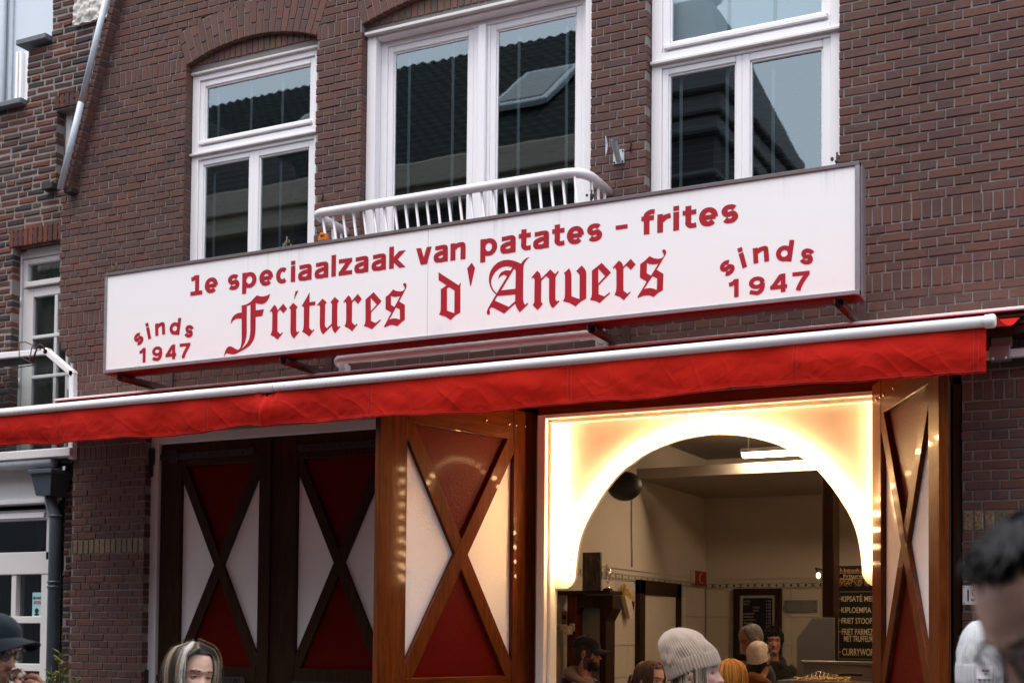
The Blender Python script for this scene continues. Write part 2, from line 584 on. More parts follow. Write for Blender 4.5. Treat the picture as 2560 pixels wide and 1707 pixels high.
# outlines of the blackletter characters on the sign face (x, z in metres; first ring outside, others holes)
GOTHIC = [[[(-6.4614,4.1674),(-6.4286,4.1693),(-6.3982,4.1767),(-6.3724,4.1898),(-6.3468,4.2099),(-6.319,4.2315),(-6.2907,4.2208),(-6.2605,4.2155),(-6.2261,4.2182),(-6.1942,4.2287),(-6.2023,4.2035),(-6.2168,4.1823),(-6.238,4.1653),(-6.2615,4.1598),(-6.2895,4.1612),(-6.3156,4.1681),(-6.3278,4.1729),(-6.3275,4.1175),(-6.2499,4.1177),(-6.264,4.0692),(-6.3265,4.0677),(-6.3256,3.9801),(-6.3283,3.9419),(-6.3362,3.9077),(-6.353,3.8795),(-6.3742,3.8569),(-6.4086,3.8371),(-6.4563,3.8203),(-6.5085,3.8019),(-6.5349,3.7996),(-6.5614,3.8048),(-6.597,3.8142),(-6.6123,3.8074),(-6.6238,3.7854),(-6.6212,3.8064),(-6.6128,3.8304),(-6.6,3.8505),(-6.5826,3.8631),(-6.5649,3.8644),(-6.5449,3.858),(-6.5182,3.8433),(-6.4893,3.8295),(-6.4742,3.8377),(-6.4635,3.8525),(-6.4575,3.8766),(-6.456,3.9116),(-6.4593,4.0668),(-6.4879,4.0713),(-6.5142,4.0715),(-6.5404,4.0606),(-6.5629,4.038),(-6.5603,4.0625),(-6.5497,4.0827),(-6.5281,4.1018),(-6.4975,4.1128),(-6.4603,4.1144)],[(-6.4118,4.1587),(-6.3936,4.1614),(-6.3771,4.1668),(-6.3745,3.9743),(-6.3759,3.9394),(-6.3839,3.905),(-6.4007,3.8768),(-6.4264,3.8528),(-6.4609,3.834),(-6.4396,3.8574),(-6.4227,3.8858),(-6.4125,3.9182),(-6.4089,3.9565)]],[[(-6.1951,4.0978),(-6.1532,4.1408),(-6.1352,4.1279),(-6.1278,4.1141),(-6.1222,4.0962),(-6.0693,4.1405),(-6.0351,4.1001),(-6.0686,4.0686),(-6.0992,4.1011),(-6.1202,4.0844),(-6.1215,4.0614),(-6.1209,3.9385),(-6.0939,3.9144),(-6.0764,3.9257),(-6.071,3.9194),(-6.1186,3.8748),(-6.1485,3.8992),(-6.1836,3.9169),(-6.1723,3.939),(-6.17,3.9649),(-6.1697,4.0749),(-6.1754,4.0929),(-6.1826,4.098),(-6.1921,4.0923)]],[[(-6.0155,4.1056),(-5.9786,4.1392),(-5.9385,4.104),(-5.9507,4.0875),(-5.9485,3.9281),(-5.936,3.9126),(-5.9257,3.9202),(-5.9197,3.9145),(-5.9666,3.871),(-5.9861,3.8871),(-5.997,3.9082),(-6.0003,3.9344),(-6.0011,4.0883)]],[[(-5.9599,4.2235),(-5.9324,4.2239),(-5.9721,4.1644)]],[[(-5.8313,4.2011),(-5.83,4.1281),(-5.7773,4.1283),(-5.7779,4.1013),(-5.8302,4.101),(-5.8307,3.9355),(-5.8027,3.912),(-5.7891,3.923),(-5.7835,3.9168),(-5.8302,3.8722),(-5.8611,3.897),(-5.8936,3.9143),(-5.8832,3.9319),(-5.8802,3.9574),(-5.8804,4.1004),(-5.8978,4.1022),(-5.8996,4.1067)]],[[(-5.762,4.0997),(-5.7142,4.1422),(-5.6754,4.11),(-5.6895,4.0965),(-5.6901,3.9377),(-5.671,3.9175),(-5.6291,3.9488),(-5.6289,4.0916),(-5.641,4.1085),(-5.6047,4.1437),(-5.567,4.1101),(-5.5809,4.0952),(-5.5805,3.9314),(-5.5678,3.9175),(-5.5571,3.9241),(-5.5509,3.9187),(-5.5981,3.8747),(-5.6146,3.8923),(-5.6234,3.913),(-5.6282,3.9332),(-5.7044,3.8758),(-5.7236,3.8998),(-5.7326,3.9262),(-5.7355,3.9548),(-5.7354,4.0884),(-5.7459,4.0994),(-5.7561,4.0934)]],[[(-5.5291,4.0986),(-5.4859,4.1422),(-5.4683,4.1282),(-5.4597,4.1133),(-5.4545,4.0987),(-5.4026,4.1437),(-5.3678,4.103),(-5.4014,4.0707),(-5.4312,4.1018),(-5.4525,4.0844),(-5.4512,3.9398),(-5.4248,3.9162),(-5.4084,3.9272),(-5.4026,3.9211),(-5.4485,3.8759),(-5.4762,3.8987),(-5.515,3.9187),(-5.5037,3.9407),(-5.5015,3.9686),(-5.5026,4.0784),(-5.5069,4.0929),(-5.5147,4.0987),(-5.5246,4.0919)]],[[(-5.3359,4.0955),(-5.2665,4.1426),(-5.1984,4.0697),(-5.2856,3.9961),(-5.2856,3.9349),(-5.245,3.9156),(-5.2078,3.9384),(-5.2028,3.9323),(-5.2765,3.8742),(-5.3069,3.8896),(-5.3461,3.9031),(-5.3364,3.9217),(-5.3335,3.9437)],[(-5.2912,4.1039),(-5.2389,4.0498),(-5.289,4.0048)]],[[(-5.1005,4.1438),(-5.0761,4.131),(-5.0471,4.1237),(-5.0214,4.1237),(-5.007,4.1304),(-5.0024,4.1423),(-5.0057,4.1523),(-5.0162,4.1672),(-5.0141,4.1766),(-5.0036,4.1804),(-4.9926,4.1742),(-4.9873,4.1613),(-4.9912,4.1438),(-5.0486,4.0522),(-5.0007,4.0225),(-4.9991,3.9152),(-5.0246,3.9025),(-5.0621,3.8754),(-5.0822,3.8847),(-5.1048,3.8897),(-5.1307,3.888),(-5.1678,3.8772),(-5.1737,3.8833),(-5.1126,3.9801),(-5.1623,4.0087),(-5.1636,4.096),(-5.1308,4.1147)],[(-5.1183,4.0982),(-5.0981,4.0919),(-5.0787,4.0885),(-5.0594,4.0884),(-5.0395,4.0904),(-5.0867,4.017),(-5.1173,4.0345)],[(-5.075,4.0122),(-5.0413,3.995),(-5.0402,3.9206),(-5.0635,3.9297),(-5.0861,3.9342),(-5.1087,3.9342),(-5.1313,3.9295)]],[[(-4.7236,4.2253),(-4.5619,4.1158),(-4.5413,4.1328),(-4.5462,4.1095),(-4.545,3.9219),(-4.5855,3.9061),(-4.6225,3.8771),(-4.6624,3.9046),(-4.7155,3.9246),(-4.7052,3.9456),(-4.7031,3.9761),(-4.7037,4.1037),(-4.6827,4.1122),(-4.6575,4.1257),(-4.7229,4.1698)],[(-4.6544,4.1024),(-4.6387,4.112),(-4.5929,4.0825),(-4.5926,3.9221),(-4.6524,3.9458)]],[[(-4.4574,4.2619),(-4.4307,4.2229),(-4.4613,4.1018),(-4.4682,4.1025),(-4.4932,4.2262)]],[[(-4.0099,4.248),(-4.0296,4.2324),(-4.0443,4.2133),(-4.0524,4.1933),(-4.0538,4.1666),(-4.0541,3.964),(-4.0482,3.9395),(-4.0391,3.9228),(-4.02,3.936),(-4.0134,3.9285),(-4.0774,3.877),(-4.0959,3.8997),(-4.1078,3.9218),(-4.1147,3.9404),(-4.1977,3.8807),(-4.2843,3.9294),(-4.2996,3.933),(-4.3114,3.9261),(-4.313,3.9157),(-4.3094,3.9018),(-4.311,3.8884),(-4.3228,3.8835),(-4.3321,3.8905),(-4.3343,3.9058),(-4.3283,3.9233),(-4.2633,4.019),(-4.2924,4.0492),(-4.3097,4.0782),(-4.3185,4.1094),(-4.3205,4.1308),(-4.3174,4.1606),(-4.3058,4.1895),(-4.2841,4.2172),(-4.2505,4.2404),(-4.2101,4.2501),(-4.1731,4.2488),(-4.1361,4.2405),(-4.1026,4.2261),(-4.0725,4.21),(-4.0561,4.2281),(-4.0363,4.2421)],[(-4.1373,4.1927),(-4.1625,4.2016),(-4.186,4.2058),(-4.2163,4.2048),(-4.2466,4.1933),(-4.2734,4.1737),(-4.2918,4.1487),(-4.3017,4.1226),(-4.3032,4.1047),(-4.2978,4.08),(-4.2822,4.0511),(-4.2583,4.026),(-4.1802,4.1331),(-4.1887,4.1431),(-4.2006,4.148),(-4.2191,4.1465),(-4.2358,4.1379),(-4.2458,4.1224),(-4.2443,4.1403),(-4.236,4.1574),(-4.2193,4.1706),(-4.1958,4.1769),(-4.1723,4.1757),(-4.1521,4.1719)],[(-4.1255,4.1814),(-4.1171,4.1754),(-4.1119,4.1628),(-4.113,4.0418),(-4.2247,4.0434)],[(-4.253,4.0074),(-4.1136,4.0037),(-4.1142,3.9568),(-4.1629,3.923),(-4.2729,3.9773)]],[[(-3.9914,4.1059),(-3.9487,4.1471),(-3.9331,4.135),(-3.9232,4.119),(-3.917,4.0902),(-3.849,4.1455),(-3.8123,4.1094),(-3.7915,4.1292),(-3.786,4.1241),(-3.8074,4.0941),(-3.8098,4.0826),(-3.8102,3.9384),(-3.7961,3.9207),(-3.7849,3.9284),(-3.78,3.922),(-3.8249,3.881),(-3.8363,3.8875),(-3.8478,3.904),(-3.8545,3.9253),(-3.857,3.9492),(-3.8575,4.0821),(-3.8805,4.1047),(-3.9156,4.0767),(-3.9171,3.9333),(-3.9042,3.9157),(-3.9422,3.8782),(-3.9803,3.9162),(-3.9679,3.9312),(-3.9668,4.0854),(-3.9705,4.0977),(-3.9788,4.1045),(-3.987,4.0986)]],[[(-3.747,4.1084),(-3.7087,4.1366),(-3.6974,4.1153),(-3.6914,4.0912),(-3.6902,3.9456),(-3.6304,3.9203),(-3.631,4.0786),(-3.6381,4.094),(-3.6558,4.1121),(-3.6169,4.145),(-3.5971,4.1243),(-3.5875,4.1086),(-3.5826,4.0906),(-3.5812,3.9196),(-3.6207,3.9039),(-3.6596,3.8752),(-3.7036,3.9023),(-3.7518,3.9199),(-3.7423,3.9356),(-3.7377,3.9586),(-3.7389,4.0951)]],[[(-3.5416,4.1013),(-3.4706,4.1459),(-3.4037,4.0737),(-3.4927,3.9977),(-3.4923,3.9389),(-3.4493,3.9193),(-3.4136,3.9429),(-3.4083,3.9366),(-3.4843,3.8796),(-3.5133,3.8956),(-3.5543,3.908),(-3.5449,3.9221),(-3.5404,3.9434)],[(-3.4954,4.1097),(-3.4456,4.0548),(-3.4947,4.0096)]],[[(-3.3918,4.1032),(-3.3476,4.1467),(-3.3311,4.1351),(-3.3215,4.1213),(-3.3165,4.1017),(-3.2634,4.1481),(-3.2288,4.1074),(-3.2623,4.0746),(-3.2943,4.1074),(-3.315,4.0896),(-3.3141,3.9442),(-3.2849,3.9195),(-3.2687,3.9317),(-3.2633,3.9268),(-3.3104,3.88),(-3.3377,3.9036),(-3.3769,3.9222),(-3.3667,3.9435),(-3.3636,3.9686),(-3.3649,4.0805),(-3.3691,4.095),(-3.3773,4.1036),(-3.3869,4.0971)]],[[(-3.1311,4.1498),(-3.1076,4.136),(-3.0783,4.126),(-3.0544,4.1252),(-3.0373,4.1319),(-3.0312,4.1424),(-3.0334,4.1539),(-3.0435,4.1689),(-3.042,4.1788),(-3.0309,4.1829),(-3.0203,4.1774),(-3.0155,4.1643),(-3.0189,4.1484),(-3.0819,4.0557),(-3.034,4.0227),(-3.0374,3.9169),(-3.0665,3.905),(-3.1021,3.8795),(-3.1222,3.8909),(-3.1462,3.8959),(-3.1729,3.895),(-3.2091,3.885),(-3.2145,3.8906),(-3.1494,3.9855),(-3.1978,4.0173),(-3.1962,4.1046),(-3.1663,4.122)],[(-3.1488,4.1066),(-3.1287,4.0975),(-3.1074,4.0933),(-3.0887,4.0928),(-3.068,4.0947),(-3.1208,4.0207),(-3.1511,4.041)],[(-3.1096,4.0167),(-3.077,3.9983),(-3.0793,3.9226),(-3.1011,3.9338),(-3.1278,3.9404),(-3.1491,3.9407),(-3.17,3.9375)]]]
# ------------------------------------------------------------------ ground
mb = MB(); mb.box(-60, 60, -60, 40, -.3, 0, 0)
tag(mb.build('street', MAT['asphalt']), kind='structure')
mb = MB(); mb.box(-40, 40, -2.2, -.02, 0.0041, .12, .01)
tag(mb.build('pavement', MAT['pavement']), kind='structure')
mb = MB(); mb.box(-40, 40, -10.2, -9.0, 0.0041, .12, .01)
tag(mb.build('pavement', MAT['pavement']), kind='structure')

# ------------------------------------------------------------------ brick walls
COURSE = .0625
Z0 = 2.35 - 37 * COURSE           # course grid, so that one course starts at z = 2.35 (0.0375)
def zc_(k): return Z0 + k * COURSE

MAIN_TINTS = [(.128, .064, .051), (.120, .062, .051), (.134, .065, .051), (.112, .059, .050), (.124, .067, .056), (.104, .056, .048), (.140, .067, .051), (.116, .063, .054), (.130, .061, .047), (.098, .055, .049)]
OLD_TINTS = [(.135, .050, .036), (.105, .045, .036), (.085, .042, .035), (.175, .058, .036), (.06, .036, .034), (.12, .060, .048), (.150, .055, .040), (.042, .036, .038), (.095, .065, .048)]

def brick_geo(mb, x0, x1, z0, z1, yf, depth, col, jit=.0015, ch=.003):
    """one brick with a chamfered, slightly uneven face towards -y"""
    R_ = random.uniform
    yj = yf + R_(-jit, jit)
    o = [(x0 + R_(-jit, jit), z0 + R_(-jit, jit)), (x1 + R_(-jit, jit), z0 + R_(-jit, jit)), (x1 + R_(-jit, jit), z1 + R_(-jit, jit)), (x0 + R_(-jit, jit), z1 + R_(-jit, jit))]
    sx, sz = (1, -1, -1, 1), (1, 1, -1, -1)
    vs = [(p[0] + sx[i] * ch, yj + R_(-jit, jit) * .5, p[1] + sz[i] * ch) for i, p in enumerate(o)]
    vs += [(p[0], yj + ch, p[1]) for p in o]
    vs += [(p[0], yf + depth, p[1]) for p in o]
    fs = [(0, 1, 2, 3)]
    for i in range(4):
        j = (i + 1) % 4
        fs.append((4 + i, 4 + j, j, i))
        fs.append((8 + i, 8 + j, 4 + j, 4 + i))
    mb.add(vs, fs, col=col)

def brick_variants(L, H, tints, n, jit, ch, name, depth=.095):
    out = []
    for i in range(n):
        b = MB()
        brick_geo(b, -L / 2, L / 2, -H / 2, H / 2, 0, depth, tints[i % len(tints)], jit, ch)
        out.append(b.mesh(name))
    return out

def subtract(iv, cuts):
    out = [iv]
    for a, b in cuts:
        nxt = []
        for p, q in out:
            if b <= p or a >= q: nxt.append((p, q)); continue
            if a > p: nxt.append((p, a))
            if b < q: nxt.append((b, q))
        out = nxt
    return [i for i in out if i[1] - i[0] > .012]

class Arch:
    def __init__(self, x0, x1, spring, rise, ring):
        self.xc = (x0 + x1) / 2; h = (x1 - x0) / 2
        self.R = (h * h + rise * rise) / (2 * rise)
        self.zc = spring + rise - self.R
        self.amax = math.asin(h / self.R)
        self.Ro = self.R + ring
        self.spring = spring
        self.x0, self.x1 = x0, x1
    def cut(self, z):
        if z < self.spring: return None
        d = z - self.zc
        if d >= self.Ro: return None
        w = min(math.sqrt(self.Ro ** 2 - d * d), d * math.tan(self.amax))
        return (self.xc - w, self.xc + w)

def lay_wall(root, edge, right, openings, arches, specials, zlo, zhi, yface, mats, tints, rnd, jit, ch, joint, brick_h, bond, depth, back_y, visible, nmax=300):
    """bricks course by course; returns nothing, links parts under root"""
    backing = MB(); loose = MB()
    cand = []
    k = int(math.floor((zlo - Z0) / COURSE))
    rows = []
    while zc_(k) < zhi:
        z0 = zc_(k)
        sp = specials.get(k)
        hgt = 2 if sp else 1
        z1 = zc_(k + hgt)
        zm = (z0 + z1) / 2
        L_, R_ = edge(zm), right(zm)
        cuts = [(a, b) for (a, b, c, d) in openings if c - .02 < zm < d + .02]
        for A in arches:
            c = A.cut(zm)
            if c: cuts.append(c)
        ivs = subtract((L_, R_), cuts)
        rows.append((z0, z1, ivs))
        for (a, b) in ivs:
            # brick starts
            if sp:
                w = .0625; gap = .010
                x = math.floor(a / w) * w
                while x < b:
                    p, q = max(x, a), min(x + w - gap, b)
                    if q - p > .015:
                        cand.append((p, q, z0 + joint / 2, z1 - joint / 2, sp, False))
                    x += w
                continue
            if bond == 'cross':
                if k % 2 == 0: w, off = .108, 0.0
                else: w, off = .216, (.054 if k % 4 == 1 else .162)
                x = math.floor((a - off) / w) * w + off
                seq = []
                while x < b:
                    seq.append((x, x + w - joint)); x += w
            else:
                seq = []
                x = a - random.uniform(0, .2)
                while x < b:
                    w = random.choice([.205, .21, .215, .2, .10, .105]) + random.uniform(-.006, .006)
                    seq.append((x, x + w)); x += w + joint
            dz = (COURSE - joint - brick_h) / 2
            for (p, q) in seq:
                P, Q = max(p, a), min(q, b)
                if Q - P < .02: continue
                full = (abs(P - p) < 1e-6 and abs(Q - q) < 1e-6 and bond == 'cross')
                cand.append((P, Q, z0 + joint / 2 + dz, z1 - joint / 2 - dz, None, full))
        k += hgt
    # backing (mortar), merged over equal courses
    i = 0
    while i < len(rows):
        j = i
        while j + 1 < len(rows) and [(round(a, 3), round(b, 3)) for a, b in rows[j + 1][2]] == [(round(a, 3), round(b, 3)) for a, b in rows[i][2]]:
            j += 1
        for (a, b) in rows[i][2]:
            backing.box(a + .005, b - .005, yface + .007, back_y, rows[i][0], rows[j][1], 0)
        i = j + 1
    backing.build('wall', mats['mortar'], root)
    # the bricks that show largest become parts, the others one mass
    def score(c):
        x, z = (c[0] + c[1]) / 2, (c[2] + c[3]) / 2
        u, v, d = proj((x, yface, z))
        if not (0 < u < 2560 and 0 < v < 1707) or not visible(u, v): return -1
        return (c[1] - c[0]) * (c[3] - c[2]) / d / d
    order = sorted(range(len(cand)), key=lambda i: -score(cand[i]))
    named = {}
    cnt = {'brick': 0, 'upright_brick': 0, 'yellow_brick': 0}
    for i in order:
        c = cand[i]
        nm = c[4]['name'] if c[4] else 'brick'
        if cnt[nm] < nmax and score(c) > 0:
            cnt[nm] += 1; named[i] = nm
    var = {}
    for i, c in enumerate(cand):
        sp = c[4]
        tl = sp['tints'] if sp else tints
        m_ = sp['mat'] if sp else mats['brick']
        W_, H_ = c[1] - c[0], c[3] - c[2]
        if i in named:
            key = (round(W_, 3), round(H_, 3), named[i])
            if key not in var: var[key] = brick_variants(key[0], key[1], tl, 9 if W_ > .05 else 5, jit, ch, named[i], depth)
            me = random.choice(var[key])
            if not me.materials: me.materials.append(m_)
            o = bpy.data.objects.new(named[i], me)
            COL.objects.link(o)
            o.location = ((c[0] + c[1]) / 2, yface + random.uniform(-1, 1) * jit, (c[2] + c[3]) / 2)
            o.rotation_euler = (0, random.uniform(-1, 1) * jit * 3, 0)
            adopt(o, root)
        else:
            if sp and sp['name'] == 'yellow_brick':
                continue
            brick_geo(loose, c[0], c[1], c[2], c[3], yface + random.uniform(-1, 1) * jit, depth, random.choice(tl), jit, ch)
    if loose.f:
        o = loose.build('brick_masonry', mats['brick'], root, kind='stuff')
    return cnt

# ------------------------------------------------------------------ the snack bar house
HOUSE = empty('brick_house', (-4.5, .3, 0))
tag(HOUSE, 'wide brown brick house with the red awning and white lettered shop sign', 'house')

WIN1 = (-7.575, -6.235, 4.30, 6.465)
WIN2 = (-5.80, -3.825, 3.80, 6.465)
WIN3 = (-3.395, -2.032, 4.30, 9.0)
SHOP = (-7.94, -1.262, -.1, 3.33)
A1 = Arch(-7.575, -6.235, 6.465, .125, .292)
A2 = Arch(-5.80, -3.825, 6.465, .15, .292)
def left_edge(z):
    if z < 3.97: return -8.775
    if z < 4.033: return -8.775
    if z < 4.095: return -8.835
    if z < 4.16: return -8.885
    if z < 4.22: return -8.945
    if z < 5.54: return -8.985
    return -8.93 + .304 * (z - 5.54)
def not_covered(u, v):
    # behind the sign box, the awning or the open shutters
    top = 685.7 + (u - 261) * -.152
    bot = 934 + (u - 257) * -.1057
    if 262 < u < 2150 and top < v < bot: return False
    if 1030 - .0915 * u - 12 < v < 1128 - .078 * u: return False
    return True
YEL = {'name': 'yellow_brick', 'tints': [(.26, .17, .085), (.21, .14, .075), (.30, .20, .10), (.17, .12, .07)], 'mat': None}
UPR = {'name': 'upright_brick', 'tints': MAIN_TINTS, 'mat': MAT['brick']}
ym, n, l, b = newmat('yellow_glazed_brick')
P = pos(n); a = n.new('ShaderNodeAttribute'); a.attribute_name = 'tint'
f = noise_(n, l, P, 60, 6, .75)
l.new(mixc(n, l, ramp(n, l, f, [(.42, (0, 0, 0)), (.58, (1, 1, 1))]), a.outputs['Color'], (.07, .055, .04)), b.inputs['Base Color'])
val(b, Roughness=.45); bump(n, l, b, f, .3, .004)
YEL['mat'] = ym
def kof(z): return int(round((z - Z0) / COURSE))
SPECIAL = {kof(2.35): YEL, kof(3.1625): UPR, kof(3.9125): UPR, kof(4.35): UPR, kof(6.4125): UPR}
cnt = lay_wall(HOUSE, left_edge, lambda z: 1.2, [WIN1, WIN2, WIN3, SHOP], [A1, A2], SPECIAL, 0.0, 7.55, 0.0,
         {'mortar': MAT['mortar'], 'brick': MAT['brick']}, MAIN_TINTS, random, .0018, .0030, .0105, .0515, 'cross', .095, .24, not_covered)

# segmental arches: two-brick rings of voussoirs
def voussoirs(A, parent):
    n_ = int(round((A.R + .05) * 2 * A.amax / .0635))
    for i in range(n_):
        a0 = -A.amax + 2 * A.amax * i / n_
        a1 = -A.amax + 2 * A.amax * (i + 1) / n_
        split = A.R + (.098 if i % 2 else .192)
        for (ra, rb) in ((A.R, split - .005), (split + .005, A.Ro)):
            g = .0048
            ring = []
            for (r, a) in ((ra, a0), (ra, a1), (rb, a1), (rb, a0)):
                aa = a + (g / r if a == a0 else -g / r)
                ring.append((A.xc + r * math.sin(aa), A.zc + r * math.cos(aa)))
            zt = max(p[1] for p in ring)
            u, v, _ = proj((ring[0][0], 0, ring[0][1]))
            if v < -60: continue
            m_ = MB()
            j = random.uniform(-.0015, .0015)
            cx_, cz_ = sum(p[0] for p in ring) / 4, sum(p[1] for p in ring) / 4
            inn = [(cx_ + (p[0] - cx_) * .94, cz_ + (p[1] - cz_) * .975) for p in ring]
            vs = [(p[0], j, p[1]) for p in inn] + [(p[0], j + .003, p[1]) for p in ring] + [(p[0], .1, p[1]) for p in ring]
            fs = [(0, 1, 2, 3)]
            for q in range(4):
                w = (q + 1) % 4
                fs += [(4 + q, 4 + w, w, q), (8 + q, 8 + w, 4 + w, 4 + q)]
            t = random.choice(MAIN_TINTS)
            m_.add(vs, fs, col=tuple(c * 1.12 for c in t))
            m_.build('voussoir', MAT['brick'], parent)
    # mortar core of the ring
    m_ = MB()
    N = 24
    ring = [(A.xc + (A.R + .004) * math.sin(-A.amax + 2 * A.amax * i / N), A.zc + (A.R + .004) * math.cos(-A.amax + 2 * A.amax * i / N)) for i in range(N + 1)]
    ring += [(A.xc + (A.Ro + .01) * math.sin(A.amax - 2 * A.amax * i / N), A.zc + (A.Ro + .01) * math.cos(A.amax - 2 * A.amax * i / N)) for i in range(N + 1)]
    solid_poly(m_, [ring], .007, .24)
    m_.build('arch_core', MAT['mortar'], parent)
voussoirs(A1, HOUSE); voussoirs(A2, HOUSE)

# infill of bricks set back under each arch, over the window head
def infill(A, ztop_frame, parent):
    m_ = MB(); back = MB()
    N = 20
    ring = [(A.x0, ztop_frame + .01)] + [(A.x1, ztop_frame + .01)] + [(A.xc + (A.R + .02) * math.sin(A.amax - 2 * A.amax * i / N), A.zc + (A.R + .02) * math.cos(A.amax - 2 * A.amax * i / N)) for i in range(N + 1)]
    solid_poly(back, [ring], .066, .2)
    back.build('arch_infill', MAT['mortar'], parent)
    x = A.x0 + .01
    while x < A.x1 - .03:
        w = .053
        top = A.zc + math.sqrt(A.R ** 2 - (x + w / 2 - A.xc) ** 2) + .004
        if top > ztop_frame + .075:
            z0 = ztop_frame + .06
            if proj((x, .06, z0))[1] > -40:
                g = MB(); brick_geo(g, x, x + w - .004, z0, top, .056, .05, tuple(c * random.uniform(1.2, 1.7) + .02 for c in random.choice(MAIN_TINTS)), .001, .002)
                g.build('infill_brick', MAT['brick'], parent)
        x += w + .006
infill(A1, 6.41, HOUSE); infill(A2, 6.40, HOUSE)

# raking verge of projecting bricks at the upper left edge
va, vb = at(164, 468, -.085), at(275, 30, -.085)
vd = (vb - va); sl = math.atan2(vd.x, vd.z)
for i in range(44):
    t = i * .0635
    c_ = va + vd.normalized() * (t + .03)
    g = MB()
    M_ = Matrix.Translation((c_.x, -.085 + random.uniform(-.003, .003), c_.z)) @ Matrix.Rotation(sl, 4, 'Y')
    tmp = MB(); brick_geo(tmp, -.027, .027, -.0265, .0265, 0, .12, random.choice(MAIN_TINTS), .002, .004)
    g.add([M_ @ Vector(p) for p in tmp.v], tmp.f, col=tmp.c[0])
    g.build('verge_brick', MAT['brick'], HOUSE)
g = MB(); M_ = Matrix.Translation((va.x, 0, va.z)) @ Matrix.Rotation(sl, 4, 'Y')
g.box(-.021, .021, -.076, .2, -.01, 2.8, 0, M=M_)
g.build('verge_core', MAT['mortar'], HOUSE)
g = MB(); g.box(va.x - .03, va.x + .06, -.08, .02, va.z - .045, va.z - .005, .004); g.build('verge_foot', MAT['iron'], HOUSE)

# a few tall unseen parts of the house: gable above, floors, side wall
g = MB()
g.box(-8.3, 1.2, .25, .3, 7.5, 9.5, 0)
g.box(-8.98, -8.9, .2, 6, 0, 7.4, 0)
g.box(1.1, 1.2, .2, 6, 0, 9.5, 0)
g.box(-9, 1.2, .25, 6, 3.66, 3.72, 0)
g.box(-8.4, 1.2, .3, 6, 9.5, 9.6, 0)
g.box(-9, 1.2, 6, 6.1, 0, 9.5, 0)
g.build('house_body', MAT['mortar'], HOUSE)
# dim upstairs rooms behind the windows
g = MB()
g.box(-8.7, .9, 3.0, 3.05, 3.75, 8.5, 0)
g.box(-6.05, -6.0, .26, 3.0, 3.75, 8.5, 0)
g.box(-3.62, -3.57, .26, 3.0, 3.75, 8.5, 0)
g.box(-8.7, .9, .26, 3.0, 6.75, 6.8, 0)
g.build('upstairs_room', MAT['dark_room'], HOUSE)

# ------------------------------------------------------------------ upstairs windows
def frame_part(name, boxes, mat, parent, c=.005):
    m_ = MB()
    for bx in boxes: m_.box(*bx, c)
    return m_.build(name, mat, parent)

def sash(x0, x1, z0, z1, w, y0, y1, parent, wb=None, name='sash'):
    """four mitre-less rails round a pane"""
    wb = wb or w
    m_ = MB()
    m_.box(x0, x0 + w, y0, y1, z0, z1, .005)
    m_.box(x1 - w, x1, y0, y1, z0, z1, .005)
    m_.box(x0 + w, x1 - w, y0 + .001, y1 - .001, z1 - w, z1, .005)
    m_.box(x0 + w, x1 - w, y0 + .001, y1 - .001, z0, z0 + wb, .005)
    # glazing bead
    b_ = .012
    gx0, gx1, gz0, gz1 = x0 + w, x1 - w, z0 + wb, z1 - w
    m_.box(gx0, gx0 + b_, y0 + .012, y1, gz0, gz1, .003)
    m_.box(gx1 - b_, gx1, y0 + .012, y1, gz0, gz1, .003)
    m_.box(gx0, gx1, y0 + .012, y1, gz1 - b_, gz1, .003)
    m_.box(gx0, gx1, y0 + .012, y1, gz0, gz0 + b_, .003)
    o = m_.build(name, MAT['white'], parent)
    return (gx0, gx1, gz0, gz1)

def pane(x0, x1, z0, z1, y, parent, mat='glass'):
    m_ = MB()
    m_.add([(x0, y, z0), (x1, y, z0), (x1, y, z1), (x0, y, z1)], [(0, 1, 2, 3)])
    return m_.build('pane', MAT[mat], parent)

def blind(x0, x1, z0, z1, y, parent, tapes, tilt=.35, mat='slat'):
    m_ = MB()
    z = z0
    while z < z1:
        d = .022
        m_.add([(x0, y - d, z - d * tilt), (x1, y - d, z - d * tilt), (x1, y + d, z + d * tilt), (x0, y + d, z + d * tilt)], [(0, 1, 2, 3)])
        z += .047
    m_.build('blind_slats', MAT[mat], parent, kind='stuff')
    for t in tapes:
        q = MB(); q.box(t - .012, t + .012, y - .030, y - .027, z0, z1, 0)
        q.build('blind_tape', MAT['tape'], parent)

# left window: top light over a pair of lights
w1 = empty('window', (-6.9, .1, 4.3), parent=None); adopt(w1, HOUSE)
frame_part('frame', [(-7.573, -7.50, .08, .17, 4.3, 6.40), (-6.31, -6.237, .08, .17, 4.3, 6.40), (-7.50, -6.31, .081, .169, 6.345, 6.40), (-7.50, -6.31, .081, .169, 5.72, 5.775), (-7.50, -6.31, .081, .169, 4.3, 4.40), (-7.50, -6.31, .082, .168, 5.665, 5.705)], MAT['white'], w1)
frame_part('drip_strip', [(-7.575, -6.235, .055, .15, 6.395, 6.418)], MAT['white_old'], w1)
frame_part('drip_strip', [(-7.575, -6.235, .055, .15, 5.700, 5.722)], MAT['white_old'], w1)
gx = sash(-7.50, -6.31, 5.775, 6.345, .05, .095, .14, w1, .06)
pane(*gx, .122, w1)
frame_part('weather_bar', [(-7.49, -6.335, .07, .1, 5.793, 5.822)], MAT['white'], w1)
gx = sash(-7.50, -6.925, 4.40, 5.665, .045, .095, .14, w1); pane(*gx, .122, w1)
gx = sash(-6.925, -6.31, 4.40, 5.665, .055, .095, .14, w1); pane(*gx, .122, w1)
blind(-7.5, -6.3, 4.35, 5.60, .21, w1, [at(540, 500, .2).x, at(705, 480, .2).x])
blind(-7.5, -6.3, 5.8, 6.34, .21, w1, [at(550, 300, .2).x, at(632, 290, .2).x, at(710, 280, .2).x])

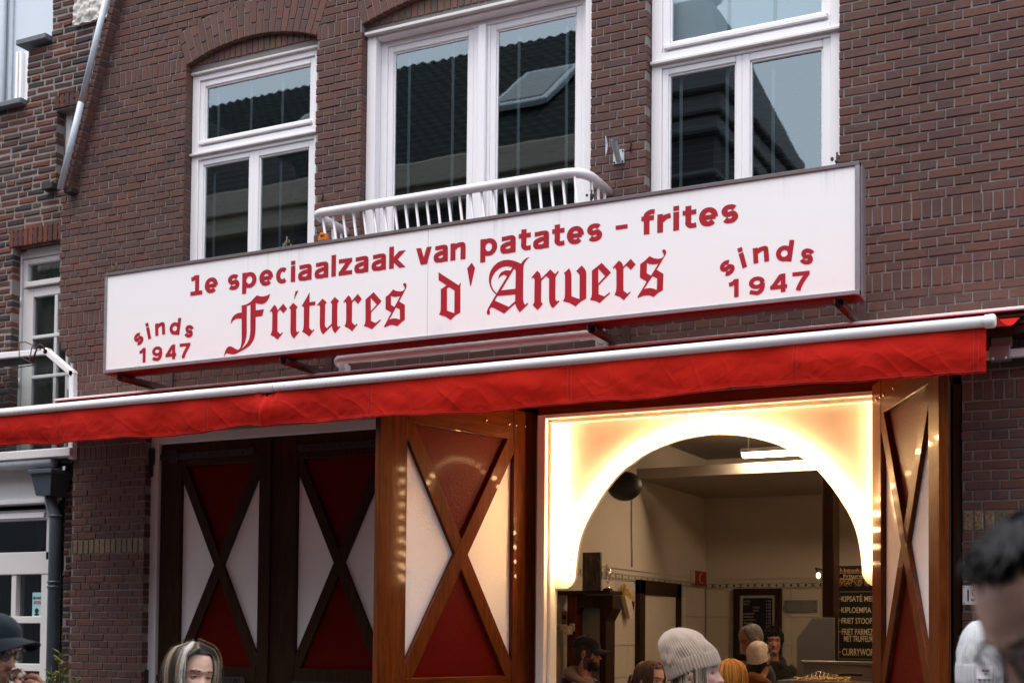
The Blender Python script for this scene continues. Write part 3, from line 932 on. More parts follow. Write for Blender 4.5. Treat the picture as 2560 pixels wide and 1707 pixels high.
# middle window: tall pair of balcony doors
w2 = empty('window', (-4.81, .1, 3.8)); adopt(w2, HOUSE)
frame_part('frame', [(-5.798, -5.715, .07, .20, 3.8, 6.385), (-3.905, -3.827, .07, .20, 3.8, 6.385), (-5.715, -3.905, .071, .2, 6.36, 6.385), (-5.715, -5.655, .145, .2, 3.8, 6.36), (-3.965, -3.905, .145, .2, 3.8, 6.36), (-5.655, -3.965, .146, .2, 6.315, 6.36), (-4.825, -4.76, .12, .2, 3.8, 6.315)], MAT['white'], w2)
frame_part('drip_strip', [(-5.80, -3.825, .03, .15, 6.385, 6.412)], MAT['white_old'], w2)
gx = sash(-5.655, -4.878, 3.84, 6.315, .05, .155, .195, w2, .1, 'door_sash'); pane(*gx, .178, w2)
gx = sash(-4.735, -3.965, 3.84, 6.315, .05, .155, .195, w2, .1, 'door_sash'); pane(*gx, .178, w2)
frame_part('mullion', [(-4.878, -4.825, .15, .2, 3.8, 6.315), (-4.76, -4.735, .15, .2, 3.8, 6.315)], MAT['white'], w2)
blind(-5.65, -3.95, 3.85, 6.3, .27, w2, [at(1024, 300, .25).x, at(1133, 290, .25).x, at(1298, 250, .25).x, at(1418, 240, .25).x])

# right window: big top light over two lights
w3 = empty('window', (-2.7, .1, 4.3)); adopt(w3, HOUSE)
frame_part('frame', [(-3.393, -3.315, .085, .18, 4.3, 8.0), (-2.112, -2.034, .085, .18, 4.3, 8.0), (-3.315, -2.112, .086, .179, 5.735, 5.80), (-3.315, -2.112, .086, .179, 5.69, 5.722), (-3.315, -2.112, .086, .179, 4.3, 4.4)], MAT['white'], w3)
frame_part('drip_strip', [(-3.394, -2.033, .055, .15, 5.716, 5.740)], MAT['white_old'], w3)
gx = sash(-3.315, -2.112, 5.80, 7.6, .055, .10, .15, w3, .07); pane(*gx, .13, w3)
frame_part('weather_bar', [(-3.30, -2.13, .075, .11, 5.822, 5.855)], MAT['white'], w3)
gx = sash(-3.315, -2.728, 4.4, 5.69, .045, .10, .15, w3); pane(*gx, .13, w3)
gx = sash(-2.728, -2.112, 4.4, 5.69, .055, .10, .15, w3); pane(*gx, .13, w3)
blind(-3.3, -2.1, 4.35, 5.66, .22, w3, [at(1704, 300, .2).x, at(1819, 280, .2).x, at(1934, 260, .2).x], .5)
frame_part('roller_blind', [(-3.31, -2.11, .24, .245, 5.8, 7.6)], MAT['curtain'], w3, 0)
for t in (at(1820, 40, .2).x, at(1935, 30, .2).x):
    q = MB(); q.box(t - .012, t + .012, .226, .23, 5.8, 7.6, 0); q.build('blind_tape', MAT['tape'], w3)

# ------------------------------------------------------------------ shopfront: closed shutters on the left
def brace(mb, x0, z0, x1, z1, h, y0, y1):
    d = Vector((x1 - x0, 0, z1 - z0)); L = d.length; d.normalize()
    a = math.atan2(d.x, d.z)
    M_ = Matrix.Translation((x0, 0, z0)) @ Matrix.Rotation(a, 4, 'Y')
    mb.box(-h, h, y0, y1, 0, L, .004, M=M_)

def tri_panel(pts, y0, y1, mat, parent):
    m_ = MB(); m_.prism(pts, y0, y1, 'y')
    return m_.build('panel', mat, parent, local=True)

def shutter(parent, loc, rz, W_, s0, s1, zb, zt, zpb, zpt, vs, wood, wood_x, red, white, thick=.055, rivets=False):
    """one shutter leaf: local x along its width from the hinge, the shown face on the side vs (-1: -y, +1: +y)"""
    e = empty('shutter_door', loc, rz, None); adopt(e, parent)
    Y = lambda a, b: (min(vs * a, vs * b), max(vs * a, vs * b))
    def part(name, fn, mat):
        m_ = MB(); fn(m_)
        return m_.build(name, mat, e, local=True)
    part('stile', lambda m_: m_.box(0, s0, *Y(-thick, 0), zb, zt, .005), wood)
    part('stile', lambda m_: m_.box(W_ - s1, W_, *Y(-thick, 0), zb, zt, .005), wood)
    part('rail', lambda m_: m_.box(s0, W_ - s1, *Y(-thick + .001, -.001), zpt, zt - .001, .005), wood_x)
    part('rail', lambda m_: m_.box(s0, W_ - s1, *Y(-thick + .001, -.001), zb + .3, zpb, .005), wood_x)
    part('rail', lambda m_: m_.box(s0, W_ - s1, *Y(-thick + .001, -.001), zb, zb + .28, .005), wood_x)
    cx_, cz_ = (s0 + W_ - s1) / 2, (zpb + zpt) / 2
    a, b_ = s0, W_ - s1
    f0, f1 = -thick + .006, -.034
    tri_panel([(a, zpt), (b_, zpt), (cx_, cz_)], vs * f0, vs * f1, red, e)
    tri_panel([(a, zpb), (b_, zpb), (cx_, cz_)], vs * f0, vs * f1, red, e)
    tri_panel([(a, zpb), (a, zpt), (cx_, cz_)], vs * f0, vs * f1, white, e)
    tri_panel([(b_, zpb), (b_, zpt), (cx_, cz_)], vs * f0, vs * f1, white, e)
    low = MB(); low.box(a, b_, *Y(-thick + .004, -.034), zb + .25, zb + .32, 0)
    h = .054 if W_ > 1.3 else .045
    m_ = MB(); brace(m_, a, zpb, b_, zpt, h, *Y(-.036, -.004)); m_.build('cross_brace', wood, e, local=True)
    m_ = MB(); brace(m_, a, zpt, b_, zpb, h, *Y(-.035, -.002)); m_.build('cross_brace', wood, e, local=True)
    m_ = MB(); m_.box(a, b_, *Y(-thick + .008, -.03), zb + .28, zb + .302, 0); m_.build('panel', red, e, local=True)
    if rivets:
        for x in rivets:
            m_ = MB(); m_.ball((x, vs * .001, 3.19), .012, 10, 6, (1, .6, 1)); m_.build('rivet', MAT['brass'], e, local=True)
    return e

MAT['brass'] = plain('brass', (.45, .25, .07), .25, 1.0, .5, .15, 20)

def strap(parent, x0, x1, z, y, boss):
    """forged strap hinge lying along x"""
    m_ = MB()
    m_.box(x0, x1, y - .008, y, z - .028, z + .028, .003)
    for t in (x0, x1):
        m_.prism([(t + .034 * math.cos(q * math.pi / 8), z + .034 * math.sin(q * math.pi / 8)) for q in range(16)], y - .009, y - .001, 'y')
    if boss:
        m_.prism([(boss + .065 * math.cos(q * math.pi / 8), z + .065 * math.sin(q * math.pi / 8)) for q in range(16)], y - .010, y - .001, 'y')
    for i in range(6):
        m_.ball((x0 + (x1 - x0) * (i + .5) / 6, y - .009, z), .011, 8, 5)
    return m_.build('strap_hinge', MAT['iron'], parent)

YD = .10
front = empty('shopfront', (-4.5, .1, 0)); adopt(front, HOUSE)
frame_part('post', [(-7.962, -7.862, YD - .03, YD + .12, 0, 3.36)], MAT['white_old'], front)
frame_part('lintel', [(-7.862, -5.35, YD - .03, YD + .12, 3.275, 3.38)], MAT['white_old'], front)
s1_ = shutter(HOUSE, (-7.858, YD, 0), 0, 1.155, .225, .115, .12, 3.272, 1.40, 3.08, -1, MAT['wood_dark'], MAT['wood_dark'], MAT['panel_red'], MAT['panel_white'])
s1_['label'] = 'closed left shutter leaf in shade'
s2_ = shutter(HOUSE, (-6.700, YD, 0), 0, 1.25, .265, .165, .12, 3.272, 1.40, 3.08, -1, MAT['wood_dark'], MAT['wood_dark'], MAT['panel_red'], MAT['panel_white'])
s2_['label'] = 'closed right shutter leaf in shade'
strap(front, -7.93, -6.90, 3.165, YD - .002, -7.72); strap(front, -6.40, -5.50, 3.165, YD - .002, None)
strap(front, -7.93, -6.95, 1.29, YD - .002, -7.72); strap(front, -6.42, -5.50, 1.27, YD - .002, None)
m_ = MB(); m_.box(-8.0, -7.90, YD - .06, YD - .02, 3.10, 3.24, .006); m_.box(-7.95, -7.915, YD - .05, YD - .03, 3.0, 3.12, .004)
m_.build('hinge_block', MAT['iron'], front)
m_ = MB(); m_.box(-7.99, -7.925, YD - .06, YD - .02, 1.22, 1.36, .006); m_.build('hinge_block', MAT['iron'], front)
frame_part('cover_strip', [(-6.72, -6.685, YD - .02, YD + .001, .1, 3.27)], MAT['wood_dark'], front)
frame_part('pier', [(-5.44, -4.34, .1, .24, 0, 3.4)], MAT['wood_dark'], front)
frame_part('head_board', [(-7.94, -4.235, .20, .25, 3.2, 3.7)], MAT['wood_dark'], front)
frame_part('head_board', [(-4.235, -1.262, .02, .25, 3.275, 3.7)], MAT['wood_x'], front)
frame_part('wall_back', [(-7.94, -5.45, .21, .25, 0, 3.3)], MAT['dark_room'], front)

# open leaves either side of the serving hatch
RV = (.12, .21, .285, .51)
l_leaf = shutter(HOUSE, (at(1340, 1300, .08).x, .08, 0), math.radians(-107.5), 1.465, .235, .235, .12, 3.30, 1.39, 3.08, 1, MAT['wood'], MAT['wood_x'], MAT['panel_red'], MAT['panel_white'], rivets=RV)
l_leaf['label'] = 'open shutter leaf left of the lit hatch'
r_leaf = shutter(HOUSE, (at(2180, 1300, -.03).x, -.03, 0), math.radians(-63.5), 1.40, .215, .195, .12, 3.30, 1.39, 3.08, -1, MAT['wood'], MAT['wood_x'], MAT['panel_red'], MAT['panel_white'], rivets=RV)
r_leaf['label'] = 'open shutter leaf right of the lit hatch'
# jamb mouldings right of the hatch
frame_part('jamb', [(-1.62, -1.40, .03, .24, 0, 3.36), (-1.40, -1.372, -.005, .24, 0, 3.36), (-1.366, -1.328, -.02, .2, 0, 3.36), (-1.322, -1.264, .02, .24, 0, 3.36)], MAT['wood_dark'], front)
# white hatch frame
hf = empty('hatch_frame', (-2.9, .05, 1.0)); adopt(hf, HOUSE)
frame_part('post', [(-4.222, -4.155, -.02, .14, .9, 3.268), (-4.155, -4.128, .03, .14, .9, 3.228)], MAT['cream'], hf)
frame_part('post', [(-1.70, -1.63, -.0, .14, .9, 3.268)], MAT['cream'], hf)
frame_part('head', [(-4.155, -1.70, -.02, .14, 3.238, 3.268), (-4.128, -1.70, .03, .14, 3.210, 3.238)], MAT['cream'], hf)
frame_part('sill', [(-4.222, -1.63, -.12, .14, .86, .9)], MAT['cream'], hf)
m_ = MB(); m_.box(-4.150, -4.128, .02, .03, 1.33, 1.40, .003); m_.box(-4.16, -4.10, .012, .03, 1.26, 1.28, .003); m_.build('window_latch', MAT['white_metal'], hf)

# cream arch board with a string of bulbs
ab = empty('arch_board', (-2.935, .1, 2.0)); adopt(ab, HOUSE)
AX, AY = -2.935, .10
inner = [(1437.5, 1447), (1441, 1404), (1448, 1358), (1461, 1318), (1478.5, 1283), (1514, 1226), (1550, 1183), (1586, 1154), (1621, 1131), (1657, 1115), (1693, 1102), (1728, 1093.5), (1764, 1088), (1800, 1086)]
half = [at(x, y, AY) for x, y in inner]
half = [(p.x - AX, p.z) for p in half]
half[-1] = (0.0, half[-2][1] + .003)
def smooth_curve(pts, n):
    out = []
    for i in range(len(pts) - 1):
        p0, p1, p2, p3 = pts[max(i - 1, 0)], pts[i], pts[i + 1], pts[min(i + 2, len(pts) - 1)]
        for k in range(n):
            t = k / n
            out.append(tuple(.5 * (2 * p1[j] + (p2[j] - p0[j]) * t + (2 * p0[j] - 5 * p1[j] + 4 * p2[j] - p3[j]) * t * t + (3 * p1[j] - p0[j] - 3 * p2[j] + p3[j]) * t ** 3) for j in (0, 1)))
    out.append(pts[-1])
    return out
crv = smooth_curve(half, 4)
zb_, xo = 2.018, 1.195
foot = [(half[0][0] - .012, zb_ + .045), (half[0][0] - .030, zb_ + .018), (half[0][0] - .060, zb_)]
left = [(-xo, zb_)] + [(p[0], p[1]) for p in foot[::-1]] + crv
ring = [(AX + p[0], p[1]) for p in left] + [(AX - p[0], p[1]) for p in left[-2::-1]] + [(AX + xo, 3.208), (AX - xo, 3.208)]
m_ = MB(); solid_poly(m_, [ring], AY, AY + .035)
m_.build('board', MAT['cream'], ab)
frame_part('clip', [(AX - xo - .05, AX - xo + .01, AY + .008, AY + .02, 3.125, 3.145), (AX - xo - .05, AX - xo + .01, AY + .008, AY + .02, 2.165, 2.185)], MAT['cream'], ab)
MAT['bulb'] = emit('lit_bulb', (1.0, .60, .28), 47.0)
MAT['socket'] = plain('white_lamp_socket', (.7, .62, .5), .4)
full = [(AX + p[0], p[1]) for p in crv] + [(AX - p[0], p[1]) for p in crv[-2::-1]]
bul = []
acc, target = 0.0, .03
for i in range(1, len(full)):
    a, b_ = Vector(full[i - 1]), Vector(full[i])
    L = (b_ - a).length
    while acc + L >= target:
        t = (target - acc) / L
        p = a + (b_ - a) * t
        d = (b_ - a).normalized()
        nrm = Vector((-d.y, d.x))
        bul.append((p.x + nrm.x * .052, p.y + nrm.y * .052))
        target += .106
    acc += L
for i in range(10):
    for sx in (-1, 1):
        bul.append((AX + sx * (xo - .048), 3.155 - i * .107))
bmesh_ = MB(); bmesh_.ball((0, 0, 0), .0165, 8, 6, (1, 1.35, 1)); bulb_me = bmesh_.mesh('bulb'); bulb_me.materials.append(MAT['bulb'])
smesh = MB(); smesh.lathe([(.016, 0), (.016, .02), (.012, .024)], n=10, M=Matrix.Rotation(math.pi / 2, 4, 'X')); sock_me = smesh.mesh('lamp_socket'); sock_me.materials.append(MAT['socket'])
for (x, z) in bul:
    o = bpy.data.objects.new('lamp_socket', sock_me); COL.objects.link(o); o.location = (x, AY + .001, z); adopt(o, ab)
    o = bpy.data.objects.new('bulb', bulb_me); COL.objects.link(o); o.location = (x, AY - .038, z); adopt(o, ab)

# house number plate
pl = empty('house_number_plate', at(2430, 1487, 0)); tag(pl, 'small white enamel house number plate reading 15 on the dark brick', 'number plate')
m_ = MB(); m_.box(-1.257, -1.105, -.012, -.004, 1.890, 2.010, .003); m_.build('plate', MAT['white_metal'], pl)
m_ = MB(); put_text(m_, "15", -1.228, -1.178, 1.912, .072, Matrix(((1, 0, 0, 0), (0, 0, -1, -.0128), (0, 1, 0, 0), (0, 0, 0, 1))), .02)
m_.build('numerals', MAT['iron'], pl)
for (x, z) in ((-1.247, 2.0), (-1.247, 1.9), (-1.115, 2.0), (-1.115, 1.9)):
    m_ = MB(); m_.ball((x, -.013, z), .004, 8, 5); m_.build('screw', MAT['iron'], pl)

# ------------------------------------------------------------------ the light-box sign
SX0, SX1, SZ0, SZ1, SY = -7.852, -1.766, 3.755, 4.570, -.60
sg = empty('shop_sign', (-4.8, -.5, 3.7))
tag(sg, 'long white box sign with red lettering above the awning', 'sign')
def part(name, fn, mat, parent, **k):
    m_ = MB(); fn(m_); return m_.build(name, mat, parent, **k)
part('housing', lambda m_: m_.box(SX0 + .004, SX1 - .004, SY + .02, -.42, SZ0 + .004, SZ1 - .004, .004), MAT['alu_dark'], sg)
part('underside', lambda m_: m_.box(SX0 + .006, SX1 - .006, SY + .03, -.425, SZ0 - .006, SZ0 + .003, .002), MAT['red_wood'], sg)
for (a, b_) in ((SX0 + .02, -4.815), (-4.812, SX1 - .02)):
    part('face_panel', lambda m_: m_.box(a, b_, SY + .010, SY + .022, SZ0 + .018, SZ1 - .018, .001), MAT['sign_face'], sg)
part('frame_top', lambda m_: m_.box(SX0, SX1, SY, SY + .06, SZ1 - .026, SZ1, .003), MAT['alu_dark'], sg)
part('frame_bottom', lambda m_: m_.box(SX0, SX1, SY, SY + .05, SZ0, SZ0 + .028, .003), MAT['alu'], sg)
part('frame_end', lambda m_: m_.box(SX0, SX0 + .026, SY + .001, SY + .05, SZ0 + .028, SZ1 - .026, .003), MAT['alu'], sg)
part('frame_end', lambda m_: m_.box(SX1 - .028, SX1, SY + .001, -.43, SZ0 - .004, SZ1 - .001, .003), MAT['alu'], sg)
part('frame_end', lambda m_: m_.box(SX1 - .001, SX1 + .006, SY + .05, -.45, SZ0 - .002, SZ1 - .01, .003), MAT['alu'], sg)
FACE = Matrix(((1, 0, 0, 0), (0, 0, -1, SY + .0085), (0, 1, 0, 0), (0, 0, 0, 1)))
YL0, YL1 = SY + .0082, SY + .0098
for rings in GOTHIC:
    m_ = MB(); solid_poly(m_, rings, YL0, YL1); m_.build('letter', MAT['sign_red'], sg)
def arc(cx_, cz_, rx, rz, a0, a1, n_):
    return [(cx_ + rx * math.cos(math.radians(a0 + (a1 - a0) * i / n_)), cz_ + rz * math.sin(math.radians(a0 + (a1 - a0) * i / n_))) for i in range(n_ + 1)]
# sans letters drawn as strokes: each stroke is a strip whose width follows its direction
def glyph(ch, xh, asc, sw, hw):
    """strokes of a character: list of (points, straight?) centre lines, and its ink width"""
    k = xh / .121
    W_ = {'a': .118, 'c': .106, 'e': .124, 'f': .090, 'i': sw / k, 'k': .132, 'l': sw / k, 'n': .124, 'p': .130, 'd': .130, 'r': .090, 's': .106, 't': .090, 'v': .134, 'z': .110}.get(ch, 0) * k
    w = W_; s2, h2 = sw / 2, hw / 2
    st = []
    if ch == 'n': st = [([(s2, 0), (s2, xh)], 1), ([(sw * .8, xh * .70), (w * .36, xh - h2 * 1.5), (w * .56, xh - h2), (w - s2 * 1.25, xh * .86), (w - s2, xh * .62), (w - s2, 0)], 0)]
    elif ch == 'r': st = [([(s2, 0), (s2, xh)], 1), ([(sw * .8, xh * .66), (w * .62, xh - h2 * 1.5), (w, xh - h2 * 1.1)], 0)]
    elif ch == 'l': st = [([(s2, 0), (s2, asc)], 1)]
    elif ch == 'i': st = [([(s2, 0), (s2, xh)], 1), ([(s2, asc - hw), (s2, asc)], 1)]
    elif ch == 't': x = w * .42; st = [([(x, asc * .93), (x, xh * .5), (x, xh * .28), (x + s2 * 1.0, h2 * 1.15), (w, h2 * 1.3)], 0), ([(0, xh - h2), (w, xh - h2)], 1)]
    elif ch == 'f': x = w * .40; st = [([(w, asc - h2 * 1.1), (x + s2 * 1.3, asc - h2), (x, asc * .80), (x, xh * .8), (x, 0)], 0), ([(0, xh - h2), (w * .95, xh - h2)], 1)]
    elif ch == 'v': st = [([(s2 * 1.1, xh), (w / 2 - s2 * .25, 0)], 1), ([(w - s2 * 1.1, xh), (w / 2 + s2 * .25, 0)], 1)]
    elif ch == 'k': st = [([(s2, 0), (s2, asc)], 1), ([(sw * .9, xh * .47), (w - s2 * 1.25, xh)], 1), ([(sw * 1.15, xh * .50), (w - s2 * 1.2, 0)], 1)]
    elif ch == 'z': st = [([(0, xh - h2), (w, xh - h2)], 1), ([(0, h2), (w, h2)], 1), ([(s2 * 1.3, hw * .8), (w - s2 * 1.3, xh - hw * .8)], 1)]
    elif ch == 's': st = [(arc(w * .50, xh - h2 - (xh * .27 - h2 * .5), w / 2 - s2 * .95, xh * .27 - h2 * .5, 28, 250, 9) + arc(w * .50, h2 + (xh * .27 - h2 * .5), w / 2 - s2 * .95, xh * .27 - h2 * .5, 62, -152, 9), 0)]
    elif ch == 'c': st = [(arc(w * .54, xh / 2, w * .54 - s2, xh / 2 - h2, 48, 312, 13), 0)]
    elif ch == 'e': st = [([(s2, xh * .47), (w - h2, xh * .47)], 2), (arc(w / 2, xh / 2, w / 2 - s2, xh / 2 - h2, -6, 318, 16), 0)]
    elif ch == 'a': st = [([(w * .10, xh * .85), (w * .34, xh - h2 * 1.15), (w * .55, xh - h2), (w - s2 * 1.2, xh * .84), (w - s2, xh * .62), (w - s2, 0)], 0), ([(w - s2, xh * .545), (w * .52, xh * .53), (s2 * 1.3, xh * .43), (s2, xh * .27), (s2 * 1.35, xh * .15), (w * .40, h2), (w * .60, xh * .12), (w - s2, xh * .24)], 0)]
    elif ch in 'pd':
        bowl = arc(w * .50, xh / 2, w / 2 - s2, xh / 2 - h2, 150, -150, 15)
        if ch == 'p': st = [([(s2, -asc * .26), (s2, xh)], 1), (bowl, 0)]
        else: st = [([(w - s2, 0), (w - s2, asc)], 1), ([(w - p_[0], p_[1]) for p_ in bowl], 0)]
    return st, w
def digit(ch, h, sw, hw):
    w = .102 * h / .1155; s2, h2 = sw / 2, hw / 2
    if ch == '1': return [([(w * .62 - s2, 0), (w * .62 - s2, h)], 1), ([(0, h * .735), (w * .22, h * .76), (w * .42, h * .90)], 0)], w * .62
    if ch == '4': return [([(w * .76, 0), (w * .76, h)], 1), ([(0, h * .30), (w, h * .30)], 2), ([(s2 * .9, h * .28), (w * .70, h * .97)], 1)], w
    if ch == '7': return [([(0, h - h2), (w, h - h2)], 2), ([(w - s2, h - hw * .8), (w * .62, h * .55), (w * .40, h * .2), (w * .34, 0)], 0)], w
    return [(arc(w / 2, h * .665, w / 2 - s2, h * .335 - h2, 0, 360, 16), 0), (arc(w / 2, h * .5, w / 2 - s2, h * .5 - h2, 20, -90, 7) + [(w * .22, h2 * 1.5), (w * .06, h * .20)], 0)], w
def cat(pts, n):
    out = []
    for i in range(len(pts) - 1):
        p0, p1, p2, p3 = pts[max(i - 1, 0)], pts[i], pts[i + 1], pts[min(i + 2, len(pts) - 1)]
        for q in range(n):
            t = q / n
            out.append(Vector([.5 * (2 * p1[j] + (p2[j] - p0[j]) * t + (2 * p0[j] - 5 * p1[j] + 4 * p2[j] - p3[j]) * t * t + (3 * p1[j] - p0[j] - 3 * p2[j] + p3[j]) * t ** 3) for j in (0, 1)]))
    out.append(Vector(pts[-1]))
    return out
def strokes(m_, st, sw, hw, place, lay0=0):
    for k, (pts, straight) in enumerate(st):
        c_ = [Vector(p) for p in pts] if straight else cat(pts, 7)
        L_, R_ = [], []
        for i, p in enumerate(c_):
            t = c_[min(i + 1, len(c_) - 1)] - c_[max(i - 1, 0)]
            t.normalize()
            wd = hw if straight == 2 else (hw + (sw - hw) * abs(t.y) ** 1.3)
            nrm = Vector((-t.y, t.x)) * wd / 2
            if straight and abs(t.x) > .15 and abs(t.y) > .15:      # diagonal: keep its ends horizontal
                nrm = Vector((-wd / 2 / abs(t.y) * (1 if t.y > 0 else -1), 0))
            L_.append(p + nrm); R_.append(p - nrm)
        n_ = len(c_)
        dy = -.0004 * (k + lay0)
        vs = [place(q.x, q.y, dy) for q in L_] + [place(q.x, q.y, dy) for q in R_]
        m_.add(vs, [(i, i + 1, n_ + i + 1, n_ + i) for i in range(n_ - 1)])
YS = SY + .0085
def word(s, x0, x1, base, xh=.121, asc=.160, sw=.0405, hw=.031):
    lay = []
    x = 0
    for ch in s:
        if ch == '1': st, w = [([(.062, 0), (.062, .155)], 1), ([(.006, .128), (.030, .131), (.052, .146)], 0), ([(0, hw / 2), (.112, hw / 2)], 2)], .112
        else: st, w = glyph(ch, xh, asc, sw, hw)
        lay.append((st, x, w)); x += w + (.0165 if ch in 'rtfvkz' else .022)
    tot = lay[-1][1] + lay[-1][2]
    k = (x1 - x0) / tot
    for i, (st, xo_, w) in enumerate(lay):
        m_ = MB()
        st2 = [([(p[0] * k, p[1]) for p in pts], f_) for pts, f_ in st]
        strokes(m_, st2, sw, hw, lambda a, c_, dy, xo_=xo_: (x0 + xo_ * k + a, YS + dy, base + c_))
        m_.build('letter', MAT['sign_red'], sg)
word('1e', -6.964, -6.694, 4.295)
word('speciaalzaak', -6.598, -4.998, 4.295)
word('van', -4.912, -4.508, 4.295)
word('patates', -4.391, -3.469, 4.295)
part('letter', lambda m_: m_.box(-3.372, -3.287, YL0, YL1, 4.3535, 4.3810, 0), MAT['sign_red'], sg)
word('frites', -3.19, -2.532, 4.295)
for dx, dz in ((0, 0), (4.8815, .0065)):
    for s, cx_, cz_, ang in (('s', -7.4836, 4.0047, 27), ('i', -7.386, 4.058, 15.3), ('n', -7.2645, 4.063, 3.5), ('d', -7.1125, 4.070, -8.0), ('s', -6.971, 4.0166, -21)):
        st, w = glyph(s, .0985, .134, .0315, .0275)
        top = .132 if s in 'id' else .0975
        a = math.radians(ang)
        m_ = MB()
        strokes(m_, st, .0315, .0275, lambda x, z, dy: (cx_ + dx + (x - w / 2) * math.cos(a) - (z - top / 2) * math.sin(a), YS + dy, cz_ + dz + (x - w / 2) * math.sin(a) + (z - top / 2) * math.cos(a)))
        m_.build('letter', MAT['sign_red'], sg)
    for s, x0, x1 in (('1', -7.4728, -7.4083), ('9', -7.342, -7.238), ('4', -7.204, -7.096), ('7', -7.063, -6.955)):
        st, w = digit(s, .1155, .0300, .0250)
        k = (x1 - x0) / w
        m_ = MB()
        strokes(m_, [([(p[0] * k, p[1]) for p in pts], f_) for pts, f_ in st], .0300, .0250, lambda x, z, dy: (x0 + dx + x, YS + dy, 3.8125 + dz + z))
        m_.build('letter', MAT['sign_red'], sg)
# brackets from the wall
for bx in (-7.70, -6.085, -3.560, -1.905):
    m_ = MB()
    m_.tube([(bx + .012, SY + .02, 3.715), (bx + .012, -.01, 3.715)], .030, 12, arc=(math.radians(150), math.radians(400)), cap=False)
    m_.tube([(bx + .012, SY + .02, 3.715), (bx + .012, -.01, 3.715)], .026, 12, arc=(math.radians(150), math.radians(400)), cap=False)
    m_.box(bx - .020, bx - .013, SY + .015, -.02, 3.715, 3.752, .001)
    m_.box(bx - .020, bx + .03, SY + .015, -.42, 3.744, 3.7515, .001)
    m_.build('bracket', MAT['bracket'], sg)
    m_ = MB(); m_.box(bx - .01, bx + .05, -.014, -.003, 3.66, 3.90, .002); m_.box(bx + .012, bx + .028, -.4, -.004, 3.68, 3.69, .002)
    m_.build('wall_plate', MAT['bracket'], sg)
    for z in (3.69, 3.86):
        m_ = MB(); m_.ball((bx + .02, -.015, z), .009, 8, 5); m_.build('bolt', MAT['alu'], sg)

# ------------------------------------------------------------------ awning
AWX0, AWX1, BARY = -8.765, -.887, -1.37
BARZ = at(2360, 813.6, BARY).z
aw = empty('awning', (-4.8, -.2, 3.5))
tag(aw, 'red fabric awning with white front bar over the whole shopfront', 'awning')
part('rear_profile', lambda m_: m_.box(AWX0, -.15, -.235, -.02, 3.655, 3.676, .004), MAT['white_metal'], aw)
part('rear_box', lambda m_: (m_.box(AWX0 + .01, -.15, -.205, -.02, 3.52, 3.655, .003), m_.box(AWX0 + .01, -.15, -.222, -.205, 3.615, 3.632, .002), m_.box(AWX0 + .01, -.15, -.218, -.205, 3.575, 3.588, .002)), MAT['wood_dark'], aw)
part('rear_end', lambda m_: m_.box(AWX0 - .004, AWX0 + .009, -.235, -.02, 3.50, 3.655, .003), MAT['white_metal'], aw)
xj = at(688, 968, BARY).x
part('front_bar', lambda m_: m_.tube([(AWX0, BARY, BARZ), (xj - .002, BARY, BARZ)], .031, 20), MAT['white_metal'], aw)
part('front_bar', lambda m_: m_.tube([(xj + .002, BARY, BARZ), (AWX1 - .05, BARY, BARZ)], .031, 20), MAT['white_metal'], aw)
part('bar_joint', lambda m_: m_.tube([(xj - .004, BARY, BARZ), (xj + .004, BARY, BARZ)], .0285, 20), MAT['iron'], aw)
part('end_cap', lambda m_: m_.lathe([(.030, 0), (.036, .004), (.037, .045), (.033, .055), (.02, .060)], (0, 0, 0), 24, Matrix.Translation((AWX1 - .055, BARY, BARZ)) @ Matrix.Rotation(math.pi / 2, 4, 'Y')), MAT['white_metal'], aw)

fm, n, l, b = newmat('red_awning_canvas')
P = pos(n)
f = noise_(n, l, P, 5, 4, .6)
c = mixc(n, l, f, (.31, .007, .004), (.43, .012, .006))
l.new(c, b.inputs['Base Color']); val(b, Roughness=.8, Specular_IOR_Level=.08, Sheen_Weight=.0)
w_ = n.new('ShaderNodeTexWave'); w_.inputs['Scale'].default_value = 220; w_.bands_direction = 'Z'; l.new(P, w_.inputs['Vector'])
h = mnode(n, 'ADD', mnode(n, 'MULTIPLY', w_.outputs['Fac'], .15, l), mnode(n, 'ADD', noise_(n, l, P, 14, 5, .6, 1.2), noise_(n, l, P, 45, 3, .5), l), l)
bump(n, l, b, h, .16, .008)
tr = n.new('ShaderNodeBsdfTranslucent'); tr.inputs[0].default_value = (.75, .05, .02, 1)
mx = n.new('ShaderNodeMixShader'); mx.inputs[0].default_value = .08
out = [q for q in n if q.type == 'OUTPUT_MATERIAL'][0]
l.new(b.outputs[0], mx.inputs[1]); l.new(tr.outputs[0], mx.inputs[2]); l.new(mx.outputs[0], out.inputs[0])
MAT['canvas'] = fm

# the cloth between roll and bar
def cloth(u, v):
    x = AWX0 + .02 + (AWX1 - AWX0 - .02) * u
    y = -.19 + (BARY + .19) * v
    z = 3.62 + (BARZ + .030 - 3.62) * v - .055 * math.sin(math.pi * v) ** 1.2
    return Vector((x, y, z + .004 * noise.noise((x * 3, y * 3, 0))))
part('cloth', lambda m_: m_.grid(cloth, 120, 16), MAT['canvas'], aw)
